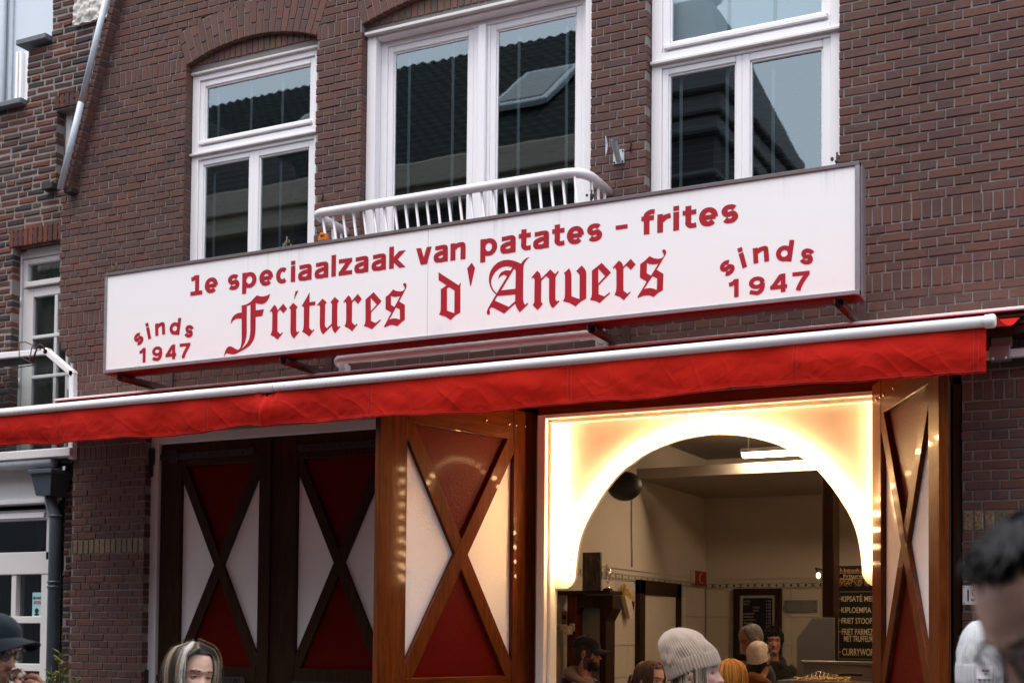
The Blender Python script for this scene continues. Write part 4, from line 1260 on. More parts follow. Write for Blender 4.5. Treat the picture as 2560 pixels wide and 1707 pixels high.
# valance
seams = [at(x, y, BARY).x for x, y in ((152, 1060), (520, 1025), (928, 995), (1425, 950), (1990, 900), (2441, 875))]
xg = at(672, 1000, BARY).x
HEMZ = at(2466, 931, BARY).z
VEND = at(2466, 880, BARY).x
def val_pt(u, v):
    x = AWX0 + .01 + (VEND - AWX0 - .01) * u
    # hem: gently scalloped between the seams
    hem = HEMZ + .010 * math.sin(x * 2.1) + .007 * math.sin(x * 5.3 + 1) + .012 * noise.noise((x * 3, 0, 3)) + .004 * noise.noise((x * 11, 0, 5))
    top = BARZ - .030
    g = math.exp(-((x - xg) / .07) ** 2)
    top -= .035 * math.exp(-((x - xg) / .022) ** 2)
    hem -= .012 * g
    z = top + (hem - top) * v
    y = BARY - .004
    q = v * (1 - .25 * v)
    wr = noise.noise((x * 7 + z * 5, z * 9, 1.7)) * .008 + noise.noise((x * 2.6 + 3, z * 1.5, 8.1)) * .030 + noise.noise((x * 13 - z * 10, z * 14, 5.1)) * .002
    ridge = 1 - abs(noise.noise((x * 5.5 + z * 6, z * 3 - x * 2, 9.3))) * 2
    ridge2 = 1 - abs(noise.noise((x * 9 - z * 11, z * 8, 2.2))) * 2
    y -= (wr + max(0, ridge) ** 6 * .0032 + max(0, ridge2) ** 8 * .0016) * min(1, q * 2.2 + .15)
    if v > .90: y -= .0018
    y -= .012 * math.sin(v * math.pi) * (1 + .5 * math.sin(x * 3))
    y -= g * (.045 * math.sin(v * 2.2) + .02 * math.cos((x - xg) * 70) * (1 - v * .5))
    return Vector((x, y, z))
part('valance', lambda m_: m_.grid(val_pt, 1500, 34), MAT['canvas'], aw)
thread = plain('red_thread_seam', (.33, .014, .009), .8)
for sx_ in seams:
    u0 = (sx_ - AWX0 - .01) / (VEND - AWX0 - .01)
    for k in (-1, 1):
        m_ = MB()
        pts = [val_pt(u0 + k * .0016, 0.03 + .94 * i / 24) + Vector((0, -.0015, 0)) for i in range(25)]
        m_.tube(pts, .0016, 5)
        m_.build('seam', thread, aw)
m_ = MB(); pts = [val_pt(i / 700, .955) + Vector((0, -.001, 0)) for i in range(701)]; m_.tube(pts, .0018, 5); m_.build('hem_seam', thread, aw)
# mounting bar, arm bracket and folding arms under the cloth
part('mounting_bar', lambda m_: m_.box(AWX0 + .2, -.05, -.10, -.05, 3.40, 3.45, .003), MAT['white_metal'], aw)
for x in (at(2500, 845, -.1).x, -4.3, -8.2):
    part('arm_bracket', lambda m_: (m_.box(x - .06, x + .06, -.125, -.03, 3.385, 3.47, .004), m_.box(x - .05, x + .07, -.12, -.02, 3.46, 3.56, .004)), MAT['alu'], aw)
    part('bolt', lambda m_: (m_.ball((x - .04, -.127, 3.392), .009, 8, 5), m_.ball((x + .035, -.127, 3.392), .009, 8, 5)), MAT['white_metal'], aw)
for x, s in ((-1.2, -1), (-8.2, 1)):
    el = (x + s * .55, -.62, 3.43)
    part('arm', lambda m_: (m_.tube([(x, -.1, 3.45), el], .02, 8), m_.tube([el, (x + s * .08, BARY + .03, BARZ)], .018, 8)), MAT['white_metal'], aw)

# ------------------------------------------------------------------ balcony railing
rl = empty('balcony_railing', (-4.8, -.2, 3.75))
tag(rl, 'white tubular railing of the small balcony behind the sign', 'railing')
RX0, RX1, RY, RZ = -5.925, -3.680, -.42, 4.85
def bend(p0, p1, p2, r, n=6):
    p0, p1, p2 = Vector(p0), Vector(p1), Vector(p2)
    a = p1 + (p0 - p1).normalized() * r; b_ = p1 + (p2 - p1).normalized() * r
    return [a.lerp(p1, i / n).lerp(p1.lerp(b_, i / n), i / n) for i in range(n + 1)]
top = [Vector((RX0, 0, RZ - .02))] + bend((RX0, 0, RZ - .02), (RX0, RY, RZ), (RX1, RY, RZ), .09) + bend((RX0, RY, RZ), (RX1, RY, RZ), (RX1, 0, RZ - .02), .16, 8) + [Vector((RX1, 0, RZ - .02))]
part('top_rail', lambda m_: m_.tube(top, .034, 16), MAT['rail_white'], rl)
BYb, BZb = -.15, 3.785
bot = [Vector((RX0 + .02, -.005, BZb - .03))] + bend((RX0 + .02, 0, BZb - .03), (RX0 + .02, BYb, BZb), (RX1, BYb, BZb), .07) + bend((RX0, BYb, BZb), (RX1 - .02, BYb, BZb), (RX1 - .02, 0, BZb - .03), .07) + [Vector((RX1 - .02, -.005, BZb - .03))]
part('bottom_rail', lambda m_: m_.tube(bot, .034, 14), MAT['rail_white'], rl)
for x in (RX0 + .03, RX1 - .03):
    part('foot_plate', lambda m_: m_.box(x - .035, x + .035, -.07, -.002, BZb - .13, BZb - .02, .004), MAT['rail_white'], rl)
    part('bolt', lambda m_: m_.ball((x, -.073, BZb - .085), .012, 8, 5), MAT['alu'], rl)
nb = 24
for i in range(nb):
    t = (i + .5) / nb
    x = RX0 + .03 + (RX1 - RX0 - .06) * t
    part('baluster', lambda m_: m_.tube([(x, RY, RZ), (x, BYb, BZb)], .0105, 8), MAT['rail_white'], rl)
for x in (RX0, RX1):
    for k in (1, 2, 3):
        t = k / 3.6
        part('baluster', lambda m_: m_.tube([(x, RY * (1 - t), RZ - .01), (x + (.02 if x == RX0 else -.02), BYb * (1 - t), BZb - .01)], .0105, 8), MAT['rail_white'], rl)

# ------------------------------------------------------------------ old stepped-gable house on the left
NB = empty('old_brick_house', (-11.5, .3, 0))
tag(NB, 'narrow old brick house with stepped gable at the left edge', 'house')
NY = .15
def n_edge(z):
    if z < 6.52: return -16.0
    if z < 7.06: return at(65, 300, NY).x
    if z < 7.9: return at(130, 60, NY).x
    return at(150, 0, NY).x + .25
NWIN1 = (-9.215, -8.4, 5.69, 6.42)          # small upper window, half hidden behind the verge
NWIN2 = (-9.735, -8.2, 3.30, 5.20)          # tall window door above the shop
NSHOP = (-16.0, -9.02, -.1, 3.26)
def nvis(u, v):
    if u > 160 + max(0, (480 - v)) * .27: return False
    if 870 < v < 1130: return False
    return True
NUP = {'name': 'upright_brick', 'tints': OLD_TINTS, 'mat': MAT['brick_old']}
nspec = {}
lay_wall(NB, n_edge, lambda z: -8.60 if z > 5.5 else -8.80, [NWIN1, NWIN2, NSHOP], [], nspec, 0, 7.75, NY,
         {'mortar': MAT['mortar_old'], 'brick': MAT['brick_old']}, OLD_TINTS, random, .0035, .006, .016, .045, 'wild', .09, .5, nvis)
# soldier lintels over its two windows
for (x0, x1, z0, z1) in ((-9.235, -8.75, 6.425, 6.545), (-9.78, -9.0, 5.215, 5.37)):
    x = x0
    while x < x1:
        m_ = MB(); brick_geo(m_, x, x + .048, z0, z1, NY - .006, .06, random.choice(OLD_TINTS[:4]), .002, .004); m_.build('lintel_brick', MAT['brick_old'], NB)
        x += .062
# copings on the steps
for (xa, xb, z) in ((at(58, 113, NY).x - .02, at(128, 95, NY).x, 7.07), (-11.0, at(66, 255, NY).x, 6.525)):
    part('coping', lambda m_: m_.box(xa, xb, NY - .07, NY + .3, z, z + .05, .006), MAT['lead'], NB)
# carved stone block high on the gable
p = at(190, 55, NY)
def stone(u, v):
    x = p.x + .40 * u; z = p.z - .05 + .6 * v
    return Vector((x, NY - .035 - .02 * noise.noise((x * 16, z * 16, 0)) - .012 * noise.noise((x * 40, z * 40, 4)), z))
part('carved_stone', lambda m_: (m_.grid(stone, 40, 60), m_.box(p.x, p.x + .4, NY - .02, NY + .05, p.z - .05, p.z + .55, .004)), plain('pale_stone', (.55, .52, .47), .9, 0, .2, .3, 30, .4), NB)
part('iron_anchor', lambda m_: m_.box(at(118, 465, NY).x, at(145, 465, NY).x, NY - .07, NY, at(130, 478, NY).z, at(130, 462, NY).z, .004), MAT['iron'], NB)
# upper window
wn = empty('window', (-9.0, .2, 5.7)); adopt(wn, NB)
frame_part('frame', [(-9.21, -9.14, NY + .10, NY + .18, 5.69, 6.42), (-9.14, -8.5, NY + .101, NY + .179, 6.36, 6.42), (-9.14, -9.10, NY + .12, NY + .18, 5.69, 6.36), (-9.10, -8.5, NY + .121, NY + .179, 6.31, 6.36), (-9.14, -8.5, NY + .1, NY + .18, 5.69, 5.74)], MAT['white_old'], wn)
pane(-9.10, -8.5, 5.74, 6.31, NY + .15, wn)
part('net_curtain', lambda m_: m_.box(-9.1, -8.5, NY + .22, NY + .225, 5.7, 6.4, 0), MAT['dark_room'], wn)
# tall window door over the shop, with glazing bars
wn = empty('window', (-9.3, .2, 3.4)); adopt(wn, NB)
Yw = NY + .10
X = lambda x, y: at(x, y, Yw).x
Zf = lambda x, y: at(x, y, Yw).z
fx0 = X(40, 700)
frame_part('frame', [(fx0, fx0 + .07, Yw, Yw + .1, 3.3, 5.2), (fx0 + .07, -8.5, Yw + .001, Yw + .1, 5.13, 5.2)], MAT['white_old'], wn)
sx0 = fx0 + .075
zt0, zt1 = Zf(60, 712), Zf(60, 640)      # top light
frame_part('top_light', [(sx0, sx0 + .055, Yw + .015, Yw + .07, zt0 - .03, 5.125), (sx0 + .055, -8.5, Yw + .016, Yw + .069, 5.075, 5.125), (sx0 + .055, -8.5, Yw - .01, Yw + .069, zt0 - .03, zt0 + .02), (sx0 + .055, -8.5, Yw - .005, Yw + .06, zt1 + .02, zt1 + .055)], MAT['white_old'], wn)
pane(sx0 + .055, -8.5, zt0, zt1 + .03, Yw + .05, wn)
zr0, zr1 = Zf(60, 1010), Zf(60, 745)
bx_ = X(132, 900)
frame_part('door_frame', [(sx0, sx0 + .13, Yw + .02, Yw + .07, 3.3, zt0 - .035), (sx0 + .13, -8.5, Yw + .021, Yw + .069, zr1, zt0 - .035), (bx_ - .02, bx_ + .02, Yw + .022, Yw + .066, 3.3, zr1)], MAT['white_old'], wn)
for yy in (840, 940, 1030):
    zz = Zf(100, yy)
    frame_part('glazing_bar', [(sx0 + .13, -8.5, Yw + .018, Yw + .064, zz - .016, zz + .016)], MAT['white_old'], wn)
xe = X(158, 930)
frame_part('glazing_bar', [(xe, xe + .035, Yw + .02, Yw + .068, 3.3, zr1), (xe + .07, xe + .11, Yw + .01, Yw + .09, 3.3, zr1)], MAT['white_old'], wn)
pane(sx0 + .12, -8.5, 3.3, zr1, Yw + .05, wn, 'glass_clear')
def drape(u, v):
    x = sx0 + .08 + 1.0 * u; z = 3.3 + 1.9 * v
    return Vector((x, Yw + .14 + .012 * math.sin(x * 38 + 2 * math.sin(z * 2)) + .02 * noise.noise((x * 3, z * 2, 0)), z))
part('net_curtain', lambda m_: m_.grid(drape, 80, 30), MAT['net'], wn)
for (yy) in (650, 755, 955):
    part('hinge', lambda m_: m_.tube([(sx0 - .004, Yw - .004, Zf(46, yy) - .04), (sx0 - .004, Yw - .004, Zf(46, yy) + .04)], .008, 8), MAT['white_old'], wn)
# white wind screen of glass in front of that window
ws = empty('glass_balustrade', (-9.6, -.1, 3.3))
tag(ws, 'white framed glass screen with chamfered corner beside the brick corner', 'balustrade')
Ys = -.02
pts = [at(-160, 905, Ys), at(120, 880, Ys), at(183, 934, Ys), at(182, 1140, Ys)]
def bar(m_, a, b_, w, t):
    d = (b_ - a); L = d.length; ang = math.atan2(d.x, d.z)
    m_.box(-w / 2, w / 2, -t / 2, t / 2, -w / 2, L + w / 2, .006, M=Matrix.Translation(a) @ Matrix.Rotation(ang, 4, 'Y'))
for a, b_ in zip(pts[:-1], pts[1:]):
    part('frame_bar', lambda m_: bar(m_, a, b_, .055, .06), MAT['white_metal'], ws)
part('shade_strip', lambda m_: m_.add([(pts[0].x, Ys + .01, pts[0].z - .10), (pts[1].x + .03, Ys + .01, pts[1].z - .09), (pts[1].x, Ys + .01, pts[1].z), (pts[0].x, Ys + .01, pts[0].z)], [(0, 1, 2, 3)]), plain('painted_shade_brown', (.17, .14, .125), .6), ws)  # shade below the top bar, put in as a brown strip
m_ = MB(); m_.add([tuple(q) for q in (pts[3], pts[2], pts[1], pts[0], Vector((pts[0].x, Ys, pts[3].z)))], [(0, 1, 2, 3, 4)]); m_.build('pane', MAT['glass_clear'], ws)
part('latch', lambda m_: m_.box(at(171, 940, Ys).x, at(178, 940, Ys).x, Ys - .02, Ys + .02, at(174, 975, Ys).z, at(174, 945, Ys).z, .006), MAT['zinc'], ws)
# rusty wire lamp bracket in front of it
wb = empty('wire_bracket', at(60, 930, -.3)); tag(wb, 'thin rusty bent wire bracket in front of the glass screen', 'wire')
def wire(ps, r=.006):
    part('wire', lambda m_: m_.tube([at(x, y, Y) for x, y, Y in ps], r, 6), plain('rusty_wire', (.06, .03, .022), .8), wb)
wire([(-120, 872, -.35), (48, 856, -.35), (65, 855, -.34), (103, 874, -.30), (92, 876, -.28)], .005)
wire([(48, 856, -.35), (48, 891, -.35), (87, 912, -.32), (73, 904, -.3), (80, 866, -.3)], .005)
wire([(48, 891, -.35), (87, 912, -.3), (-80, 938, -.35)], .005)
wire([(0, 876, -.35), (48, 871, -.35)], .004)
wire([(80, 906, -.3), (93, 868, -.28), (98, 861, -.28), (106, 864, -.27), (112, 876, -.26)], .008)
# lower shopfront of the neighbour
nf = empty('shopfront', (-10.5, .2, 0)); adopt(nf, NB)
Yn = NY
Xn = lambda x, y: at(x, y, Yn).x
Zn = lambda x, y: at(x, y, Yn).z
part('balcony_floor', lambda m_: m_.box(-16, at(181, 1125, -.05).x, -.08, .3, at(181, 1140, -.05).z, at(181, 1118, -.05).z, .006), MAT['white_old'], nf)
part('gutter', lambda m_: m_.tube([(-16, -.02, Zn(80, 1166)), (Xn(172, 1160), -.02, Zn(80, 1166))], .05, 12), MAT['zinc'], nf)
part('fascia', lambda m_: (m_.box(-16, Xn(140, 1200), Yn - .06, Yn + .08, Zn(60, 1252), Zn(60, 1166), .004), m_.box(-16, Xn(136, 1200), Yn - .10, Yn + .06, Zn(60, 1262), Zn(60, 1252), .004)), MAT['white_old'], nf)
part('frame', lambda m_: (m_.box(-16, Xn(132, 1290), Yn - .02, Yn + .08, Zn(60, 1300), Zn(60, 1275), .004),
     m_.box(Xn(120, 1330), Xn(132, 1330), Yn - .02, Yn + .08, Zn(60, 1400), Zn(60, 1300), .004),
     m_.box(-16, Xn(132, 1390), Yn - .02, Yn + .08, Zn(60, 1435), Zn(60, 1380), .004),
     m_.box(Xn(105, 1500), Xn(134, 1500), Yn - .015, Yn + .08, 0, Zn(60, 1435), .004),
     m_.box(Xn(30, 1480), Xn(42, 1480), Yn - .01, Yn + .07, 0, Zn(60, 1435), .004),
     m_.box(-16, Xn(105, 1550), Yn - .012, Yn + .07, Zn(60, 1557), Zn(60, 1540), .004),
     m_.box(-16, Xn(105, 1670), Yn - .012, Yn + .07, Zn(60, 1676), Zn(60, 1658), .004),
     m_.box(-16, Xn(105, 1700), Yn - .01, Yn + .07, 0, .9, .004)), MAT['white_old'], nf)
part('awning_rail', lambda m_: m_.box(-16, Xn(119, 1290), Yn - .045, Yn - .02, Zn(60, 1296), Zn(60, 1283), .003), MAT['white_metal'], nf)
pane(-16, Xn(120, 1330), Zn(60, 1380), Zn(60, 1300), Yn + .04, nf)
pane(-16, Xn(105, 1500), .9, Zn(60, 1435), Yn + .04, nf)
part('curtain', lambda m_: m_.grid(lambda u, v: Vector((Xn(45, 1500) + .22 * u, Yn + .2 + .02 * math.sin(u * 30), .5 + 2.3 * v)), 60, 4), plain('grey_curtain', (.10, .11, .11), .9), nf)
part('room', lambda m_: (m_.box(-16, -8.9, 2.0, 2.05, 0, 3.2, 0), m_.box(-16, -8.9, Yn + .3, 2.0, 3.1, 3.15, 0), m_.box(-16, -8.9, Yn + .3, 2.0, 0, .02, 0), m_.box(-8.9, -8.85, Yn + .3, 2, 0, 3.2, 0)), MAT['dark_room'], nf)
# poster in the window
po = empty('window_poster', at(92, 1508, Yn + .03)); tag(po, 'small pale blue poster taped inside the neighbour window', 'poster')
Pm = Matrix(((1, 0, 0, 0), (0, 0, -1, Yn + .029), (0, 1, 0, 0), (0, 0, 0, 1)))
a, b_ = at(80, 1541, Yn + .03), at(104, 1480, Yn + .03)
part('sheet', lambda m_: m_.box(a.x, b_.x, Yn + .031, Yn + .034, a.z, b_.z, 0), plain('pale_blue_paper', (.30, .52, .55), .8, 0, .3, .08, 12), po)
m_ = MB(); m_.ball(((a.x + b_.x) / 2, Yn + .03, a.z + .055), .026, 12, 8, (1, .05, .9)); m_.ball(((a.x + b_.x) / 2, Yn + .03, a.z + .022), .032, 12, 6, (1, .05, .35)); m_.build('print', MAT['iron'], po)
m_ = MB(); put_text(m_, 'DOG', a.x + .02, b_.x - .004, a.z + .115, .03, Pm, .03); m_.build('print', MAT['sign_red'], po)
m_ = MB(); put_text(m_, 'BEWARE', a.x + .01, b_.x - .004, a.z + .16, .022, Pm, .03); m_.build('print', MAT['iron'], po)
# rain hopper and downpipe
dp = empty('downpipe', at(140, 1600, .05)); tag(dp, 'dark blue grey downpipe with square rain hopper at the house corner', 'downpipe')
hx, hz = at(128, 1210, 0.0).x, at(128, 1240, 0.0).z
hy = -.0
def hopper(m_):
    t, b0 = .125, .085
    vs = [(hx - b0, hy - .09, hz), (hx + b0, hy - .09, hz), (hx + b0, hy + .09, hz), (hx - b0, hy + .09, hz),
          (hx - t, hy - .12, hz + .20), (hx + t, hy - .12, hz + .20), (hx + t, hy + .12, hz + .20), (hx - t, hy + .12, hz + .20)]
    m_.add(vs, [(3, 2, 1, 0), (0, 1, 5, 4), (1, 2, 6, 5), (2, 3, 7, 6), (3, 0, 4, 7)])
    m_.box(hx - t - .02, hx + t + .02, hy - .14, hy + .13, hz + .19, hz + .225, .004)
part('hopper', hopper, MAT['zinc_dark'], dp)
px_ = hx + .06
part('pipe', lambda m_: m_.tube([(hx, hy, hz + .01), (hx, hy, hz - .05), (hx + .015, hy, hz - .09), (px_ - .015, hy, hz - .15), (px_, hy, hz - .20), (px_, hy, 0.0)], .052, 18), MAT['zinc_dark'], dp)
for z in (at(140, 1458, 0).z, at(140, 1470, 0).z, hz - .19):
    part('collar', lambda m_: m_.lathe([(.054, 0), (.060, .006), (.060, .018), (.054, .024)], (px_, hy, z), 18), MAT['zinc_dark'], dp)
# rubbish sack on the little roof
bag = empty('rubbish_sack', at(110, 1150, .05)); tag(bag, 'crumpled dark plastic sack lying on the gutter edge', 'sack')
def sack(u, v):
    a_ = 2 * math.pi * u; th = math.pi * v
    d = Vector((math.sin(th) * math.cos(a_), math.sin(th) * math.sin(a_), math.cos(th)))
    k = 1 + .35 * noise.noise(d * 2.5) + .15 * noise.noise(d * 7)
    return Vector((at(105, 1160, .05).x + d.x * .36 * k, .06 + d.y * .08 * k, at(105, 1158, .05).z + .01 + d.z * .06 * k))
part('sack', lambda m_: m_.grid(sack, 40, 24, closed_u=True), plain('black_plastic', (.012, .016, .02), .25, 0, .6, .2, 20), bag)
# sloping drain pipe along the verge
vp = empty('verge_pipe', at(150, 480, -.06)); tag(vp, 'pale grey sloping zinc pipe along the raking brick edge', 'pipe')
a, b_ = at(151, 474, -.10), at(267, -8, -.10)
mid = a.lerp(b_, .455)
part('pipe', lambda m_: m_.tube([a, mid], .029, 16), MAT['zinc'], vp)
part('pipe', lambda m_: m_.tube([mid + (b_ - a) * .003, b_], .027, 16), MAT['zinc'], vp)

# ------------------------------------------------------------------ pale clad building further back at the left
pb = empty('clad_building', (-15, 5, 0)); tag(pb, 'pale grey panel clad building behind the stepped gable', 'building')
part('wall', lambda m_: m_.box(-30, -12.0, 3.0, 12, 0, 16, 0), plain('pale_blue_cladding', (.50, .55, .60), .5, 0, .4, .05, 2), pb)
xx = at(14, 130, 3.0).x
part('rain_pipe', lambda m_: m_.tube([(xx, 2.95, 0), (xx, 2.95, 16)], .045, 10), MAT['zinc'], pb)
x2 = at(26, 130, 3.0).x
part('corner_board', lambda m_: m_.box(x2, x2 + .06, 2.97, 3.05, 0, 16, .004), MAT['zinc'], pb)
x3 = at(46, 200, 2.9).x
part('window_profile', lambda m_: (m_.box(x3, x3 + .04, 2.85, 2.95, at(46, 255, 2.9).z, at(46, 135, 2.9).z, .004), m_.box(x3 + .06, x3 + .10, 2.85, 2.95, at(46, 255, 2.9).z, at(46, 135, 2.9).z, .004), m_.box(x3 + .1, x3 + .28, 2.9, 2.95, at(46, 255, 2.9).z, at(46, 135, 2.9).z, .004)), MAT['white_metal'], pb)

# ------------------------------------------------------------------ houses across the street (seen mirrored in the window panes)
OY = -10.3
EZ = 1.68 + (5.30 - 1.68) * (8.6 - OY + .1) / 8.6
op = empty('tiled_roof_house', (-20, OY, 0)); tag(op, 'house across the street with dark tiled roof, seen in the window reflections', 'house')
FAC = plain('dark_facade', (.055, .05, .05), .9)
part('wall', lambda m_: m_.box(-40, -8.05, OY - 8, OY, 0, EZ - .5, 0), FAC, op)
part('cornice', lambda m_: (m_.box(-40, -8.05, OY - .1, OY + .36, EZ - .42, EZ, .02), m_.box(-40, -8.05, OY - .1, OY + .24, EZ - .75, EZ - .42, .02)), plain('beige_cornice', (.33, .29, .23), .7), op)
def roof(u, v):
    x = -30 + 21.95 * u
    y = OY + .2 - 5.5 * v
    w = .022 * math.sin(x * 2 * math.pi / .24)
    st = (v * 21) % 1.0
    return Vector((x, y + .02, EZ + .02 + 4.55 * v + w - .05 * st))
rf = part('roof', lambda m_: m_.grid(roof, 690, 127, smooth=True), plain('dark_glazed_tiles', (.012, .016, .019), .8, 0, .05, .4, 8), op)
ra = math.atan2(4.55, 5.5)
for xa in (-11.2, -16.2):
    MM = Matrix.Translation((xa, OY - 1.3, EZ + 1.35)) @ Matrix.Rotation(-ra, 4, 'X')
    part('skylight', lambda m_: m_.box(0, 1.15, -1.9, 0, -.02, .10, .02, M=MM), MAT['zinc'], op)
    part('skylight_pane', lambda m_: m_.box(.12, 1.03, -1.75, -.15, .10, .115, .0, M=MM), plain('skylight_glass', (.07, .09, .10), .2, 0, .3), op)
ot = empty('corniced_house', (-7, OY, 0)); tag(ot, 'tall house across the street with heavy cornice, seen in the window reflections', 'house')
part('wall', lambda m_: m_.box(-8.0, -6.5, OY - 3.9, OY, 0, 9.4, 0), FAC, ot)
part('cornice', lambda m_: (m_.box(-8.03, -6.15, OY - 4.1, OY + .45, 9.95, 10.25, .03), m_.box(-8.03, -6.28, OY - 4.0, OY + .3, 9.65, 9.95, .03), m_.box(-8.03, -6.38, OY - 3.95, OY + .18, 9.4, 9.65, .03), m_.box(-8.03, -6.42, OY - 3.92, OY + .12, 8.75, 8.85, .03)), plain('grey_cornice', (.11, .11, .115), .7), ot)
part('roof', lambda m_: m_.add([(-8.03, OY + .4, 10.25), (-6.2, OY + .4, 10.25), (-7.0, OY - 1.2, 12.2), (-8.03, OY - 1.2, 12.2), (-6.2, OY - 4.0, 10.25), (-7.0, OY - 2.6, 12.2), (-8.03, OY - 2.6, 12.2), (-8.03, OY - 4.0, 10.25)], [(0, 1, 2, 3), (1, 4, 5, 2), (3, 2, 5, 6), (4, 7, 6, 5)]), plain('slate', (.03, .035, .04), .6, 0, .2), ot)
for x in (-7.7,):
    for z in (2.9, 5.2, 7.3):
        part('window', lambda m_: m_.box(x, x + .8, OY - .05, OY + .02, z, z + 1.3, .01), plain('dark_window', (.05, .06, .07), .1, 0, .6), ot)
lo = empty('added_low_house', (5, OY, 0)); tag(lo, 'added light-blocking flat roofed house across the street behind the photographer', 'house')  # unseen house, added to keep low light from under the awning
part('wall', lambda m_: m_.box(-6.48, 30, OY - 9, OY, 0, 8.3, 0), FAC, lo)
part('parapet', lambda m_: m_.box(-6.48, 30, OY - .2, OY + .08, 8.3, 8.6, .02), plain('parapet_stone', (.2, .19, .18), .8), lo)
# ------------------------------------------------------------------ small ironwork on the facade
fh = empty('flagpole_holder', at(1545, 395, 0)); tag(fh, 'grey steel flagpole socket bolted between middle and right window', 'flagpole holder')
c0 = at(1547, 393, -.005)
part('plate', lambda m_: m_.box(c0.x - .043, c0.x + .043, -.012, -.002, c0.z - .05, c0.z + .05, .003), MAT['zinc'], fh)
e0 = at(1534, 351, -.16)
part('socket', lambda m_: (m_.tube([(c0.x, -.01, c0.z - .02), (e0.x, -.16, e0.z)], [.020, .024], 14, cap=False), m_.tube([(c0.x, -.01, c0.z - .02), (e0.x, -.16, e0.z)], [.016, .020], 14, cap=False)), MAT['zinc'], fh)
for sx in (-.032, .032):
    for sz in (-.038, .038):
        part('bolt', lambda m_: m_.ball((c0.x + sx, -.014, c0.z + sz), .007, 8, 5), MAT['iron'], fh)
hk = empty('cleat_hook', at(1516, 365, 0)); tag(hk, 'grey flag cord cleat left of the flagpole socket', 'hook')
part('cleat', lambda m_: m_.tube([at(1514, 341, -.05), at(1516, 355, -.03), at(1517, 365, -.03), at(1516, 378, -.03), at(1514, 391, -.05)], [.003, .007, .009, .007, .003], 8), MAT['zinc'], hk)
part('stud', lambda m_: m_.tube([at(1517, 366, -.03), at(1517, 366, .01)], .006, 8), MAT['zinc'], hk)
hk = empty('rusty_hook', at(1576, 365, 0)); tag(hk, 'rusty bent iron hook right of the flagpole socket', 'hook')
RUST = plain('rust', (.07, .03, .02), .9, 0, .2, .4, 60)
part('hook', lambda m_: m_.tube([at(1573, 341, -.04), at(1575, 355, -.035), at(1579, 362, -.03), at(1576, 371, -.02), at(1575, 378, .005)], .007, 8), RUST, hk)
hk = empty('rusty_hook', at(806, 490, 0)); tag(hk, 'small rusty iron hook in the pier left of the balcony railing', 'hook')
part('hook', lambda m_: m_.tube([at(806, 475, -.03), at(806, 485, -.025), at(808, 492, -.02), at(804, 500, .005)], .006, 8), RUST, hk)
# bits lying on top of the sign
for x, y, lab, colr in ((290, 672, 'dried leaf stub on the left end of the sign top', (.10, .08, .05)), (2091, 392, 'withered weed on the right end of the sign top', (.07, .06, .05)), (716, 612, 'scrap of wood lying on the sign top below the left window', (.13, .11, .08)), (1478, 488, 'dark scrap wedged at the right railing end', (.04, .045, .04))):
    q = at(x, y + 8, -.55)
    e = empty('debris', (q.x, -.55, 4.57)); tag(e, lab, 'debris')
    m_ = MB()
    for k in range(5):
        dx, dz = random.uniform(-.03, .03), random.uniform(.0, .06)
        m_.ball((q.x + dx, -.55 + random.uniform(-.02, .02), 4.575 + dz), random.uniform(.008, .016), 7, 5, (1, .7, random.uniform(.8, 2)))
    m_.tube([(q.x, -.55, 4.565), (q.x + .004, -.55, 4.66)], .006, 6)
    m_.build('scrap', plain('dry_scrap', colr, .95, 0, .1, .5, 60), e)
q = at(809, 592, -.5)
e = empty('orange_clip', (q.x, -.5, 4.57)); tag(e, 'small orange and black clip tied to the left railing foot', 'clip')
part('clip', lambda m_: (m_.box(q.x - .04, q.x + .035, -.52, -.47, 4.60, 4.64, .006), m_.box(q.x - .02, q.x + .02, -.53, -.46, 4.635, 4.66, .006)), plain('orange_plastic', (.55, .14, .01), .5), e)
part('clip_foot', lambda m_: m_.box(q.x - .05, q.x + .04, -.52, -.47, 4.565, 4.60, .006), MAT['iron'], e)
# ------------------------------------------------------------------ inside the snack bar
LX, BY, CZ = -4.5, 4.5, 3.36
room = empty('shop_interior', (-2.5, 2.5, 0)); adopt(room, HOUSE)
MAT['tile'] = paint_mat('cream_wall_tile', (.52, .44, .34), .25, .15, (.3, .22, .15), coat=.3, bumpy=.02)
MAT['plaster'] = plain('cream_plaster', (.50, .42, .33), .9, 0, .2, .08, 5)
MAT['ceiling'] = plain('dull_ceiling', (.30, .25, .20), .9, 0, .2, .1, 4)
MAT['steel'] = plain('brushed_steel', (.30, .28, .26), .38, .9, .5, .12, 30)
MAT['tile_blue'] = plain('dark_border_tile', (.03, .035, .04), .3, 0, .5, .3, 40)
MAT['black_board'] = plain('black_menu_board', (.008, .008, .009), .6, 0, .3, .2, 20)
MAT['chalk'] = plain('cream_menu_lettering', (.62, .48, .30), .8, 0, .2, .2, 90)
MAT['gold'] = plain('gold_print', (.35, .20, .06), .6, 0, .3, .5, 120)
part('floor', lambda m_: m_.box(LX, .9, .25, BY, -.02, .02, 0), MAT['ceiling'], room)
part('side_wall', lambda m_: (m_.box(LX - .05, LX, .24, BY + .05, 2.27, 3.66, 0), m_.box(LX - .05, LX - .012, .24, BY + .05, 0, 2.27, 0)), MAT['plaster'], room)
part('back_wall', lambda m_: (m_.box(LX, .9, BY, BY + .05, 2.27, 3.66, 0), m_.box(LX, .9, BY + .012, BY + .05, 0, 2.27, 0)), MAT['plaster'], room)
part('side_wall', lambda m_: m_.box(.9, .95, .24, BY, 0, 3.66, 0), MAT['plaster'], room)
part('ceiling', lambda m_: m_.box(LX, .9, .25, BY, CZ + .16, CZ + .2, 0), MAT['ceiling'], room)
